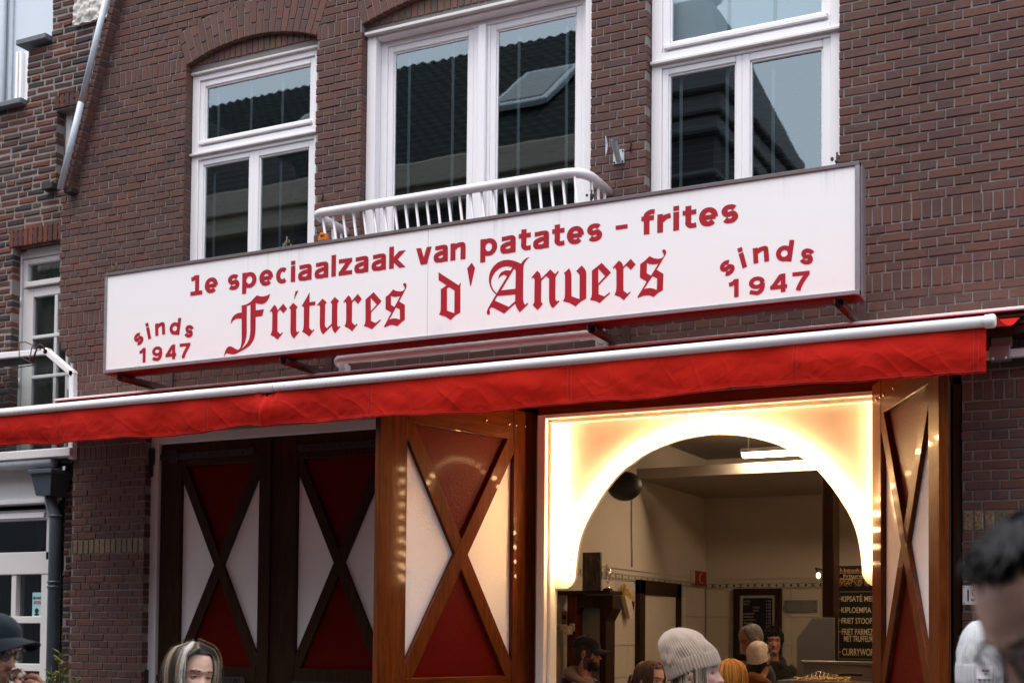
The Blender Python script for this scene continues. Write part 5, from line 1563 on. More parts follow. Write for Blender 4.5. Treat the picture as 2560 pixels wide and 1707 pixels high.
part('bulkhead', lambda m_: (m_.box(LX, .9, 2.6, BY - .004, 3.11, 3.16, .004), m_.box(LX, .9, 2.58, 2.64, 3.105, 3.20, .004)), MAT['ceiling'], room)
part('front_wall', lambda m_: (m_.box(LX, -4.25, .2, .24, 0, 3.66, 0), m_.box(-1.62, .9, .245, .28, 0, 3.66, 0), m_.box(-4.3, -1.5, .16, .24, 3.24, 3.66, 0), m_.box(-4.25, -1.6, .16, .24, 0, .86, 0)), MAT['plaster'], room)
# tiles: a mosaic of thin plates on the two walls, built where they can be seen
tw, th = .300, .285
k = 0
zz = 2.165
band = .055
while zz > .9:
    z0 = zz - th
    x = LX + .004
    while x < -1.4:
        m_ = MB(); m_.box(x + .002, x + tw - .002, BY + .002, BY + .012, z0 + .002, zz - .002, .002); m_.build('tile', MAT['tile'], room); x += tw
    y = .3
    while y < BY - .02:
        m_ = MB(); m_.box(LX - .012, LX - .002, y + .002, min(y + tw, BY) - .002, z0 + .002, zz - .002, .002); m_.build('tile', MAT['tile'], room); y += tw
    zz = z0
for i in range(int(3.1 / .15)):
    x = LX + .004 + i * .15
    m_ = MB(); m_.box(x, x + .148, BY - .001, BY + .012, 2.175, 2.232, .001); m_.build('border_tile', MAT['tile'], room)
    q = MB()
    for s in (-1, 1):
        q.prism([(x + .002, 2.2035 + s * .024), (x + .075, 2.2035 + s * .010), (x + .146, 2.2035 + s * .024), (x + .075, 2.2035 + s * .018)], BY - .003, BY - .002, 'y')
    q.prism([(x + .06, 2.2035), (x + .075, 2.2175), (x + .09, 2.2035), (x + .075, 2.1895)], BY - .003, BY - .002, 'y')
    q.prism([(x - .012, 2.2035), (x + .003, 2.226), (x + .016, 2.2035), (x + .003, 2.181)], BY - .0035, BY - .0025, 'y')
    q.build('border_print', MAT['tile_blue'], room)
for i in range(28):
    y = .3 + i * .15
    if y + .15 > BY: break
    m_ = MB(); m_.box(LX - .012, LX + .001, y, y + .148, 2.175, 2.232, .001); m_.build('border_tile', MAT['tile'], room)
    q = MB()
    for s in (-1, 1):
        q.prism([(y + .002, 2.2035 + s * .024), (y + .075, 2.2035 + s * .010), (y + .146, 2.2035 + s * .024), (y + .075, 2.2035 + s * .018)], LX + .002, LX + .003, 'x')
    q.prism([(y - .012, 2.2035), (y + .003, 2.226), (y + .016, 2.2035), (y + .003, 2.181)], LX + .002, LX + .0035, 'x')
    q.build('border_print', MAT['tile_blue'], room)

# fluorescent batten
fl = empty('ceiling_light', (-3.5, 3.0, 3.3)); tag(fl, 'lit fluorescent tube fitting on the shop ceiling', 'ceiling light')
fx0, fx1 = at(1857, 1137, 2.5).x, at(1984, 1137, 2.5).x
fz = at(1900, 1137, 2.5).z
part('diffuser', lambda m_: m_.box(fx0, fx1 + .25, 2.46, 2.54, fz - .016, fz + .020, .010), emit('fluorescent_diffuser', (1.0, .78, .54), 36.0), fl)
part('body', lambda m_: m_.box(fx0 - .01, fx1 + .26, 2.45, 2.55, fz + .021, fz + .06, .004), MAT['white_metal'], fl)
part('suspension', lambda m_: (m_.tube([(fx0 + .05, 2.5, fz + .06), (fx0 + .05, 2.5, CZ + .16)], .006, 6), m_.tube([(fx1, 2.5, fz + .06), (fx1, 2.5, CZ + .16)], .006, 6)), MAT['white_metal'], fl)

fill_lamp = empty('ceiling_light', (-1.4, 2.5, 3.3)); tag(fill_lamp, 'added fill lamp further right, unseen behind the arch board', 'ceiling light')  # extra lamp out of view, added to brighten the room
part('diffuser', lambda m_: m_.box(-1.6, -.3, 2.0, 2.12, fz - .022, fz + .028, .012), emit('added_fill_diffuser', (1.0, .78, .54), 30.0), fill_lamp)
part('body', lambda m_: m_.box(-1.61, -.29, 2.01, 2.11, fz + .029, fz + .07, .004), MAT['white_metal'], fill_lamp)
# loudspeaker on the ceiling
sp = empty('loudspeaker', at(1570, 1210, 1.6)); tag(sp, 'dark rounded loudspeaker hanging at the upper left behind the arch', 'loudspeaker')
c0 = at(1562, 1215, 1.6)
part('cabinet', lambda m_: m_.ball(c0, .13, 24, 14, (1.15, .9, .95)), plain('black_speaker', (.018, .016, .015), .5, 0, .4), sp)
part('mounting_arm', lambda m_: m_.tube([(c0.x - .05, c0.y, c0.z + .08), (c0.x - .05, c0.y + .05, CZ + .16)], .02, 8), MAT['iron'], sp)

# dark door in the side wall
dr = empty('door', (LX, 3.0, 0)); adopt(dr, HOUSE)
ya, yb = atx(1588, 1500, LX).y, atx(1682, 1500, LX).y
zt = atx(1590, 1448, LX).z
part('door_frame', lambda m_: (m_.box(LX, LX + .05, ya, ya + .13, 0, zt, .005), m_.box(LX, LX + .05, yb, yb + .12, 0, zt, .005), m_.box(LX, LX + .05, ya, yb + .12, zt - .13, zt + .001, .005)), MAT['wood_dark'], dr)
part('door_leaf', lambda m_: m_.box(LX + .002, LX + .03, ya + .13, yb + .3, 0, zt - .13, .004), MAT['plaster'], dr)

# framed menu list on the back wall
mn = empty('menu_list', at(1892, 1560, BY)); tag(mn, 'dark framed price list with white letters on the back wall', 'menu')
q0, q1 = at(1832, 1650, BY - .05), at(1953, 1470, BY - .05)
def fr(m_, x0, x1, z0, z1, w, y0, y1):
    m_.box(x0, x0 + w, y0, y1, z0, z1, .004); m_.box(x1 - w, x1, y0, y1, z0, z1, .004)
    m_.box(x0 + w, x1 - w, y0 + .001, y1, z1 - w, z1, .004); m_.box(x0 + w, x1 - w, y0 + .001, y1, z0, z0 + w, .004)
part('frame', lambda m_: fr(m_, q0.x, q1.x, q0.z, q1.z, .065, BY - .05, BY - .005), MAT['wood_dark'], mn)
part('mount', lambda m_: fr(m_, q0.x + .066, q1.x - .066, q0.z + .066, q1.z - .066, .03, BY - .035, BY - .005), plain('grey_mount', (.30, .27, .24), .7), mn)
part('board', lambda m_: m_.box(q0.x + .09, q1.x - .09, BY - .025, BY - .006, q0.z + .09, q1.z - .09, .002), MAT['black_board'], mn)
Mt = Matrix(((1, 0, 0, 0), (0, 0, -1, BY - .0262), (0, 1, 0, 0), (0, 0, 0, 1)))
MAT['dull_letters'] = plain('dull_white_letters', (.42, .38, .33), .8)
rows_ = [('SNACKS', 0, '1.50'), ('PATAT', 0, '2.00'), ('MIDDEL', .10, '3.50'), ('GROOT', .10, '4.00'), ('BRAADWORST', 0, '3.00'), ('HAMBURGER', 0, '4.00'), ('KALFSKROKET', 0, '2.50'), ('FRIKANDEL', 0, '2.75'), ('SPECIAAL', .08, '3.75'), ('KAASSOUFFLE', 0, '2.50'), ('SATE', 0, '4.50'), ('MAYONAISE', 0, '.75'), ('CURRY', 0, '.75'), ('PINDASAUS', 0, '1.00')]
for i, (a, ind, pr) in enumerate(rows_):
    z = q1.z - .135 - i * .032
    x = q0.x + .105
    mt = MB()
    put_text(mt, a, x + ind, x + ind + .012 * len(a), z, .016, Mt, 0, 'H')
    mt.build('menu_text', MAT['dull_letters'], mn); mt = MB()
    put_text(mt, pr, q1.x - .165, q1.x - .165 + .013 * len(pr), z, .016, Mt, 0, 'H')
    mt.build('menu_text', MAT['dull_letters'], mn)


# big hand-lettered menu board, with a dark beam before it
mb_ = empty('menu_board', at(2130, 1530, 2.6)); tag(mb_, 'black hand lettered menu board right of the steel hood', 'menu board')
YB = 2.6
b0, b1 = at(2087, 1655, YB), at(2250, 1411, YB)
part('board', lambda m_: m_.box(b0.x, b1.x, YB, YB + .03, b0.z, b1.z, .004), MAT['black_board'], mb_)
part('border', lambda m_: fr(m_, b0.x + .03, b1.x - .03, b0.z + .03, at(2100, 1478, YB).z, .004, YB - .003, YB - .001), MAT['gold'], mb_)
Mb = Matrix(((1, 0, 0, 0), (0, 0, -1, YB - .003), (0, 1, 0, 0), (0, 0, 0, 1)))
def line(s, x0, x1, yt, yb_):
    m_ = MB(); a, c = at(x0, yb_, YB), at(x1, yt, YB)
    put_text(m_, s, a.x, c.x, a.z, c.z - a.z, Mb, .012, 'H'); m_.build('menu_text', MAT['chalk'], mb_)
line('KIPSATÉ MENU', 2104, 2200, 1489, 1503); line('KIPLOEMPIA - 3', 2104, 2196, 1517, 1531); line('FRIET STOOFVLEES', 2104, 2214, 1544, 1558)
line('FRIET PARMEZAAN', 2105, 2208, 1571, 1586); line('MET TRUFFELMAYO', 2110, 2204, 1589, 1603); line('CURRYWORST', 2106, 2200, 1621, 1637)
for y in (1496, 1524, 1550, 1578, 1629):
    c = at(2100, y, YB); part('bullet', lambda m_: m_.ball((c.x, YB - .002, c.z), .008, 8, 5, (1, .3, 1)), plain('orange_dot', (.4, .10, .03), .7), mb_)
for y0, y1 in ((1424, 1429), (1447, 1464)):
    m_ = MB()
    for i in range(90):
        c = at(2097 + random.uniform(0, 150), random.uniform(y0, y1), YB)
        a = random.uniform(0, 3.14)
        d = Vector((math.cos(a), 0, math.sin(a))) * .018
        m_.tube([Vector((c.x, YB - .002, c.z)) - d, Vector((c.x, YB - .002, c.z)) + d], .0022, 4)
    m_.build('chip_border', MAT['gold'], mb_, kind='stuff')
m_ = MB(); c0, c1 = at(2109, 1443, YB), at(2200, 1434, YB); put_text(m_, "Fritures d'Anvers", c0.x, c1.x + .1, c0.z, c1.z - c0.z, Mb, .01, 'F'); m_.build('menu_text', MAT['chalk'], mb_)
for y in (1432, 1446):
    c = at(2097, y, YB); part('rule', lambda m_: m_.box(c.x, b1.x - .03, YB - .003, YB - .001, c.z - .002, c.z + .002, 0), MAT['chalk'], mb_)
bm = empty('hanging_duct', at(2083, 1400, 2.5)); tag(bm, 'tall dark wooden duct hanging from the ceiling beside the menu board', 'duct')
d0, d1 = at(2070, 1543, 2.55), at(2099, 1543, 2.55)
part('duct', lambda m_: m_.box(d0.x, d1.x, 2.35, 2.55, d0.z, 3.11, .006), MAT['wood_dark'], bm)

# extractor splash plate and fryer
hd = empty('splash_plate', at(2040, 1600, 3.4)); tag(hd, 'brushed steel splash plate standing behind the fryer', 'splash plate')
h0, h1 = at(1992, 1655, 3.2), at(2086, 1545, 3.2)
part('plate', lambda m_: m_.prism([(h0.x, h0.z - .4), (h0.x, h1.z - .18), (h0.x + .14, h1.z), (h1.x, h1.z), (h1.x, h0.z - .4)], 3.2, 3.22, 'y'), MAT['steel'], hd)
part('leg', lambda m_: m_.box(h0.x, h1.x, 3.23, 3.26, 0, h0.z - .35, .004), MAT['steel'], hd)
fy = empty('fryer_counter', (at(2060, 1690, 1.6).x, 1.6, 0)); tag(fy, 'steel fryer counter with glass and chips at the lower right of the hatch', 'fryer')
zt = at(2000, 1692, 1.4).z
f0 = at(1957, 1690, 1.4).x
part('body', lambda m_: m_.box(f0, -1.0, 1.25, 2.0, 0, zt - .10, .006), MAT['steel'], fy)
part('rim', lambda m_: (m_.box(f0, -1.0, 1.25, 1.31, zt - .1, zt - .02, .004), m_.box(f0, -1.0, 1.94, 2.0, zt - .1, zt - .02, .004), m_.box(f0, f0 + .05, 1.31, 1.94, zt - .1, zt - .02, .004)), MAT['steel'], fy)
zg = at(2000, 1659, 2.0).z
part('back_panel', lambda m_: (m_.box(f0, -1.0, 2.0, 2.03, zt - .15, zg, .004), m_.box(f0 - .01, -.99, 1.96, 2.04, zg, zg + .03, .004)), MAT['steel'], fy)
part('tray', lambda m_: m_.box(f0 + .3, -1.2, 1.33, 1.9, zt - .09, zt - .06, .004), MAT['iron'], fy)
bk = empty('fry_basket', (at(2035, 1690, 1.6).x, 1.6, zt)); tag(bk, 'wire frying basket with a dark handle resting in the fryer', 'basket')
hoop = [at(2015, 1700, 1.55), at(2030, 1684, 1.55), at(2045, 1678, 1.55), at(2058, 1680, 1.55), at(2072, 1686, 1.55), at(2095, 1687, 1.55)]
part('hoop', lambda m_: m_.tube(hoop, .005, 6), MAT['steel'], bk)
part('handle', lambda m_: m_.tube([at(2098, 1686, 1.55), at(2128, 1684, 1.55), at(2156, 1685, 1.55)], .011, 8), MAT['iron'], bk)
for i in range(9):
    a = Vector(hoop[0]).lerp(hoop[-1], i / 8)
    part('wire', lambda m_: m_.tube([(a.x, 1.42, zt - .08), (a.x, 1.50, zt + .01 + .03 * math.sin(i / 8 * 3.1)), (a.x, 1.70, zt - .08)], .003, 5), MAT['steel'], bk)
ch = MB()
chipm = plain('golden_chips', (.55, .33, .07), .5, 0, .4, .3, 60)
for i in range(260):
    x = random.uniform(at(1995, 1700, 1.6).x, at(2110, 1700, 1.6).x); y = random.uniform(1.38, 1.85)
    a = random.uniform(0, 3.14); d = Vector((math.cos(a) * .03, math.sin(a) * .03, random.uniform(-.01, .015)))
    p = Vector((x, y, zt - .055 + random.uniform(0, .05)))
    ch.tube([p - d, p + d], .006, 4, smooth=False)
tag(ch.build('chips', chipm), 'golden chips lying in the fryer tray', 'chips', kind='stuff')

# things along the left wall: cabinet with shelf, cup, photograph, cone of chips, notices
cb = empty('wooden_cabinet', (-4.2, 1.0, 0)); tag(cb, 'dark wooden shelf cabinet on the left wall under the arch foot', 'cabinet')
YC = .95
c = lambda x, y: at(x, y, YC)
part('shelf', lambda m_: m_.box(c(1402, 1482).x, c(1532, 1482).x, YC - .06, YC + .2, c(1450, 1486).z, c(1450, 1476).z, .004), MAT['wood_dark'], cb)
part('side', lambda m_: m_.box(c(1417, 1600).x, c(1440, 1600).x, YC, YC + .18, .3, c(1417, 1486).z, .004), MAT['wood'], cb)
part('side', lambda m_: m_.prism([(c(1500, 1520).x, .3), (c(1515, 1520).x, .3), (c(1515, 1550).x, c(1515, 1552).z), (c(1531, 1520).x, c(1531, 1520).z), (c(1531, 1487).x, c(1531, 1487).z), (c(1500, 1487).x, c(1500, 1487).z)], YC, YC + .18, 'y'), MAT['wood_dark'], cb)
part('rail', lambda m_: m_.prism([(c(1440, 1487).x, c(1440, 1487).z), (c(1500, 1487).x, c(1500, 1487).z), (c(1500, 1520).x, c(1500, 1520).z), (c(1449, 1518).x, c(1449, 1518).z), (c(1440, 1535).x, c(1440, 1535).z)], YC + .01, YC + .1, 'y'), MAT['wood_dark'], cb)
part('back', lambda m_: m_.box(c(1440, 1600).x, c(1500, 1600).x, YC + .12, YC + .14, .3, c(1440, 1500).z, 0), plain('grey_cabinet_back', (.32, .34, .33), .5), cb)
ph = empty('canvas_photograph', c(1470, 1470)); tag(ph, 'dark canvas photograph of trees standing on the cabinet shelf', 'photograph')
pm, n, l, b = newmat('photo_of_trees')
P = pos(n)
f = noise_(n, l, P, 18, 6, .7, 1.0, stretch=(3, 3, .6))
l.new(ramp(n, l, f, [(.38, (.01, .009, .008)), (.55, (.07, .05, .035)), (.72, (.24, .18, .12))]), b.inputs['Base Color']); val(b, Roughness=.4)
part('canvas', lambda m_: m_.box(c(1449, 1475).x, c(1494, 1475).x, YC + .05, YC + .08, c(1470, 1477).z, c(1470, 1379).z, .003), pm, ph)
cu = empty('trophy_cup', c(1518, 1475)); tag(cu, 'small silver trophy cup on the cabinet shelf', 'trophy')
tz = c(1518, 1477).z; tx = c(1518, 1477).x
part('base', lambda m_: m_.box(tx - .03, tx + .03, YC - .02, YC + .04, tz, tz + .02, .003), MAT['wood_dark'], cu)
part('cup', lambda m_: m_.lathe([(.022, .02), (.020, .028), (.008, .035), (.007, .075), (.016, .082), (.008, .09), (.020, .105), (.025, .125), (.026, .175), (.024, .176)], (tx, YC + .01, tz), 18), plain('silver', (.7, .66, .6), .18, 1.0), cu)
part('top_star', lambda m_: m_.ball((tx, YC + .01, tz + .195), .018, 10, 6), plain('clear_star', (.7, .65, .6), .2), cu)
cf = empty('chip_cone_ornament', atx(1557, 1500, LX)); tag(cf, 'tall wall ornament shaped as a paper cone of chips', 'ornament')
yb0, yb1 = atx(1546, 1470, LX).y, atx(1570, 1490, LX).y
za, zb2, zc3 = atx(1556, 1460, LX).z, atx(1556, 1493, LX).z, atx(1560, 1545, LX).z
part('cone', lambda m_: m_.prism([(yb0, zb2 + .02), (yb1, zb2 - .03), ((yb0 + yb1) / 2 + .08, zc3), ((yb0 + yb1) / 2 + .02, zc3)], LX + .02, LX + .06, 'x'), plain('cream_cone', (.5, .42, .3), .6, 0, .3, .2, 20), cf)
part('ribbon', lambda m_: m_.prism([(yb1 - .06, zb2 - .03), (yb1, zb2 - .03), ((yb0 + yb1) / 2 + .09, zc3 + .08)], LX + .061, LX + .065, 'x'), MAT['panel_red'], cf)
cm_ = MB()
for i in range(16):
    y = yb0 + (yb1 - yb0) * i / 15
    cm_.box(LX + .02 + .02 * (i % 2), LX + .035 + .02 * (i % 2), y, y + .016, zb2 - .05 * i / 15, za - .10 * i / 15 + random.uniform(-.02, .02), .003)
cm_.build('chip', chipm, cf)
rs = empty('red_pictogram_sign', atx(1740, 1445, LX)); tag(rs, 'small red square safety sign on the side wall', 'sign')
ry0, ry1 = atx(1722, 1445, LX).y, atx(1757, 1445, LX).y
rz0, rz1 = atx(1740, 1463, LX).z, atx(1740, 1427, LX).z
part('plate', lambda m_: m_.box(LX + .03, LX + .04, ry0 + .1, ry1, rz0, rz1, .002), plain('red_sign', (.22, .012, .008), .5), rs)
part('bracket', lambda m_: m_.box(LX, LX + .03, ry0 + .05, ry0 + .14, rz0 + .02, rz1, .002), MAT['plaster'], rs)
cy_, cz_ = (ry0 + .1 + ry1) / 2, (rz0 + rz1) / 2
part('symbol', lambda m_: m_.tube([(LX + .042, cy_ + .06 * math.cos(a / 10 * 4.2 + 1.2), cz_ + .05 * math.sin(a / 10 * 4.2 + 1.2)) for a in range(11)], .006, 5), plain('tan_print', (.5, .3, .15), .7), rs)
# notices and a small fridge just behind the hatch frame
nt_ = [('red framed picture', 1378, 1384, 1528, 1581, 'red and black picture frame at the left edge of the hatch', 'picture', (.25, .02, .012)),
       ('photo', 1404, 1417, 1527, 1560, 'small photograph above the notice cards', 'photograph', (.16, .09, .05)),
       ('notice', 1389, 1404, 1560, 1577, 'white notice card with dark print beside the wall box', 'notice', (.6, .55, .48)),
       ('notice', 1424, 1436, 1558, 1577, 'white notice card with dark print on the cabinet side', 'notice', (.6, .55, .48))]
for nm, xa, xb, ya_, yb_, lab, catg, colr in nt_:
    Yq = YC - .03
    a, b2 = at(xa, yb_, Yq), at(xb, ya_, Yq)
    e = empty(nm.replace(' ', '_'), a); tag(e, lab, catg)
    part('card', lambda m_: m_.box(a.x, b2.x, Yq, Yq + .012, a.z, b2.z, .002), plain('card', colr, .7, 0, .3, .15, 30), e)
    Mq = Matrix(((1, 0, 0, 0), (0, 0, -1, Yq - .001), (0, 1, 0, 0), (0, 0, 0, 1)))
    if catg == 'notice':
        for i in range(4):
            z = a.z + (b2.z - a.z) * (.16 + .2 * i)
            part('print', lambda m_: m_.box(a.x + .006, b2.x - .006 - .008 * (i % 2), Yq - .001, Yq, z, z + .006, 0), MAT['iron'], e)
    else:
        part('print', lambda m_: m_.box(a.x + .008, b2.x - .008, Yq - .002, Yq, a.z + .04, b2.z - .03, 0), MAT['black_board'], e)
bx = empty('wall_box', at(1414, 1575, YC - .05)); tag(bx, 'small cream wall box between the notice cards', 'wall box')
a, b2 = at(1406, 1586, YC - .1), at(1422, 1563, YC - .1)
part('box', lambda m_: m_.box(a.x, b2.x, YC - .1, YC - .02, a.z, b2.z, .006), MAT['plaster'], bx)
frg = empty('counter_fridge', (at(1395, 1650, 1.2).x, 1.25, 0)); tag(frg, 'grey fronted fridge behind the left hatch post', 'fridge')
a, b2 = at(1360, 1700, 1.15), at(1409, 1587, 1.15)
part('body', lambda m_: m_.box(a.x, b2.x, 1.15, 1.6, .05, b2.z, .006), plain('grey_fridge', (.22, .23, .24), .4), frg)
part('door', lambda m_: m_.box(at(1391, 1640, 1.14).x, b2.x, 1.13, 1.15, at(1391, 1661, 1.14).z, at(1391, 1621, 1.14).z, .004), MAT['black_board'], frg)

# a few more odds and ends inside
wp = empty('steel_wall_plate', at(2000, 1515, BY - .02)); tag(wp, 'grey steel plate screwed to the back wall tiles beside the price list', 'plate')
a, b2 = at(1963, 1530, BY - .02), at(2043, 1499, BY - .02)
part('plate', lambda m_: m_.box(a.x, b2.x, BY - .02, BY - .005, a.z, b2.z, .003), plain('dull_steel', (.20, .185, .17), .45, .3), wp)
for (x, z) in ((a.x + .02, a.z + .02), (b2.x - .02, a.z + .02), (a.x + .02, b2.z - .02), (b2.x - .02, b2.z - .02)):
    part('screw', lambda m_: m_.ball((x, BY - .021, z), .006, 8, 5), MAT['iron'], wp)
hb2 = empty('bare_bulb', at(2046, 1437, 3.6)); tag(hb2, 'tiny bare bulb on a bracket high on the back wall', 'bulb')
p = at(2046, 1438, 3.6)
part('glass', lambda m_: m_.ball(p, .022, 12, 8, (1, 1, 1.4)), emit('small_bulb', (1.0, .66, .36), 1.2), hb2)
part('bracket', lambda m_: m_.tube([(p.x, 3.6, p.z + .02), (p.x - .03, 3.62, p.z + .07), (p.x - .10, BY, p.z + .075)], .008, 6), MAT['iron'], hb2)
cb2 = empty('power_cable', (LX + .01, 2.2, 3.0)); tag(cb2, 'thin cable running down the side wall to the door frame', 'cable')
part('cable', lambda m_: m_.tube([(LX + .01, 2.45, 3.1), (LX + .01, 2.45, 2.6), (LX + .012, 2.46, 2.45), (LX + .01, 2.46, 2.30)], .008, 6), MAT['plaster'], cb2)
# ------------------------------------------------------------------ people
MAT['skin'] = tint_mat('skin', .5, .35, .10, 120, 0, .12)
MAT['hair'] = tint_mat('hair', .5, .2, 0, 200)
MAT['cloth'] = tint_mat('woven_cloth', .9, .15, .25, 90, .1)
MAT['knit'] = tint_mat('knitted_wool', .95, .1, .35, 240, .2)
MAT['eye'] = tint_mat('eye', .15, .5)
MAT['frame_black'] = plain('black_acetate', (.012, .012, .014), .25, 0, .6)
MAT['lens'] = glass_mat('spectacle_lens', (.75, .72, .70), .04, 0)
MAT['lens_dark'] = glass_mat('tinted_lens', (.30, .27, .25), .05, 0)

def interp(tab, z):
    if z >= tab[0][0]: return tab[0][1]
    for (a, va), (b_, vb) in zip(tab[:-1], tab[1:]):
        if z >= b_:
            t = (z - b_) / (a - b_)
            return vb + (va - vb) * t
    return tab[-1][1]
FRONT = [(.236, .0), (.233, .030), (.226, .052), (.214, .073), (.195, .088), (.175, .095), (.155, .098), (.140, .100), (.128, .095), (.115, .0925), (.10, .0935), (.085, .0945), (.068, .0955), (.055, .097), (.042, .0915), (.030, .0925), (.018, .0955), (.006, .091), (-.004, .078), (-.014, .058), (-.03, .045), (-.06, .040), (-.085, .042), (-.11, .055), (-.15, .085), (-.22, .115), (-.30, .12), (-.42, .112), (-.55, .115), (-.66, .105)]
BACK = [(.236, .0), (.233, .034), (.226, .058), (.214, .079), (.195, .095), (.17, .104), (.145, .107), (.12, .104), (.095, .096), (.07, .084), (.045, .072), (.02, .064), (-.01, .060), (-.04, .060), (-.07, .066), (-.10, .080), (-.14, .098), (-.20, .112), (-.30, .112), (-.42, .098), (-.55, .108), (-.66, .112)]
SIDE = [(.236, .0), (.233, .026), (.226, .043), (.214, .058), (.195, .069), (.17, .0755), (.145, .0775), (.12, .0765), (.095, .073), (.07, .0685), (.05, .064), (.03, .0575), (.012, .050), (-.004, .048), (-.02, .050), (-.05, .053), (-.075, .060), (-.095, .082), (-.112, .120), (-.13, .155), (-.16, .180), (-.21, .192), (-.30, .185), (-.42, .168), (-.55, .178), (-.66, .180)]
def G(d, s): return math.exp(-(d / s) ** 2)
def head_pt(ang, z, off=0.0, face=True, jaw=1.0, open_mouth=0.0):
    """surface point; ang 0 = straight ahead (-y), positive to +x"""
    F, B, Sd = interp(FRONT, z), interp(BACK, z), interp(SIDE, z)
    c, s = math.cos(ang), math.sin(ang)
    x = Sd * (abs(s) ** .93) * (1 if s >= 0 else -1)
    y = -(F if c > 0 else B) * (abs(c) ** .97) * (1 if c > 0 else -1)
    if z < .07 and z > -.02: x *= 1 + (jaw - 1) * min(1, (.07 - z) / .05)
    if face and c > 0 and -.02 < z < .17:
        k = min(1, c * 2)
        d = 0.0
        # nose
        nz = max(0.0, min(1.0, (.122 - z) / .046))
        und = 1.0 if z > .074 else max(0.0, 1 - (.074 - z) / .008)
        d += (.003 + .021 * nz ** 1.15) * und * G(x, .0085 + .006 * nz)
        d += .007 * G(abs(x) - .0125, .007) * G(z - .0785, .008)
        # sockets, brow, cheeks
        d -= .0105 * G(abs(x) - .031, .0165) * G(z - .1165, .0125)
        d += .0045 * G(abs(x) - .03, .022) * G(z - .1385, .0075)
        d += .0045 * G(abs(x) - .047, .017) * G(z - .088, .016)
        d -= .004 * G(abs(x) - .042, .014) * G(z - .050, .018)
        # lips, chin
        d += .0062 * G(x, .019) * G(z - .0585, .0042) + .0068 * G(x, .017) * G(z - .0465, .0052)
        d -= .0035 * G(x, .024) * G(z - .0525, .0022) + .003 * G(x, .004) * G(z - .066, .006)
        d -= open_mouth * .020 * G(x, .017) * G(z - .050, .010)
        d += .005 * G(x, .016) * G(z - .017, .010)
        y -= d * k
    r = math.hypot(x, y)
    if off and r > 1e-6:
        zz = .236
        n_ = Vector((x, y, (z - .13) * .8)).normalized()
        return Vector((x, y, z)) + n_ * off
    return Vector((x, y, z))

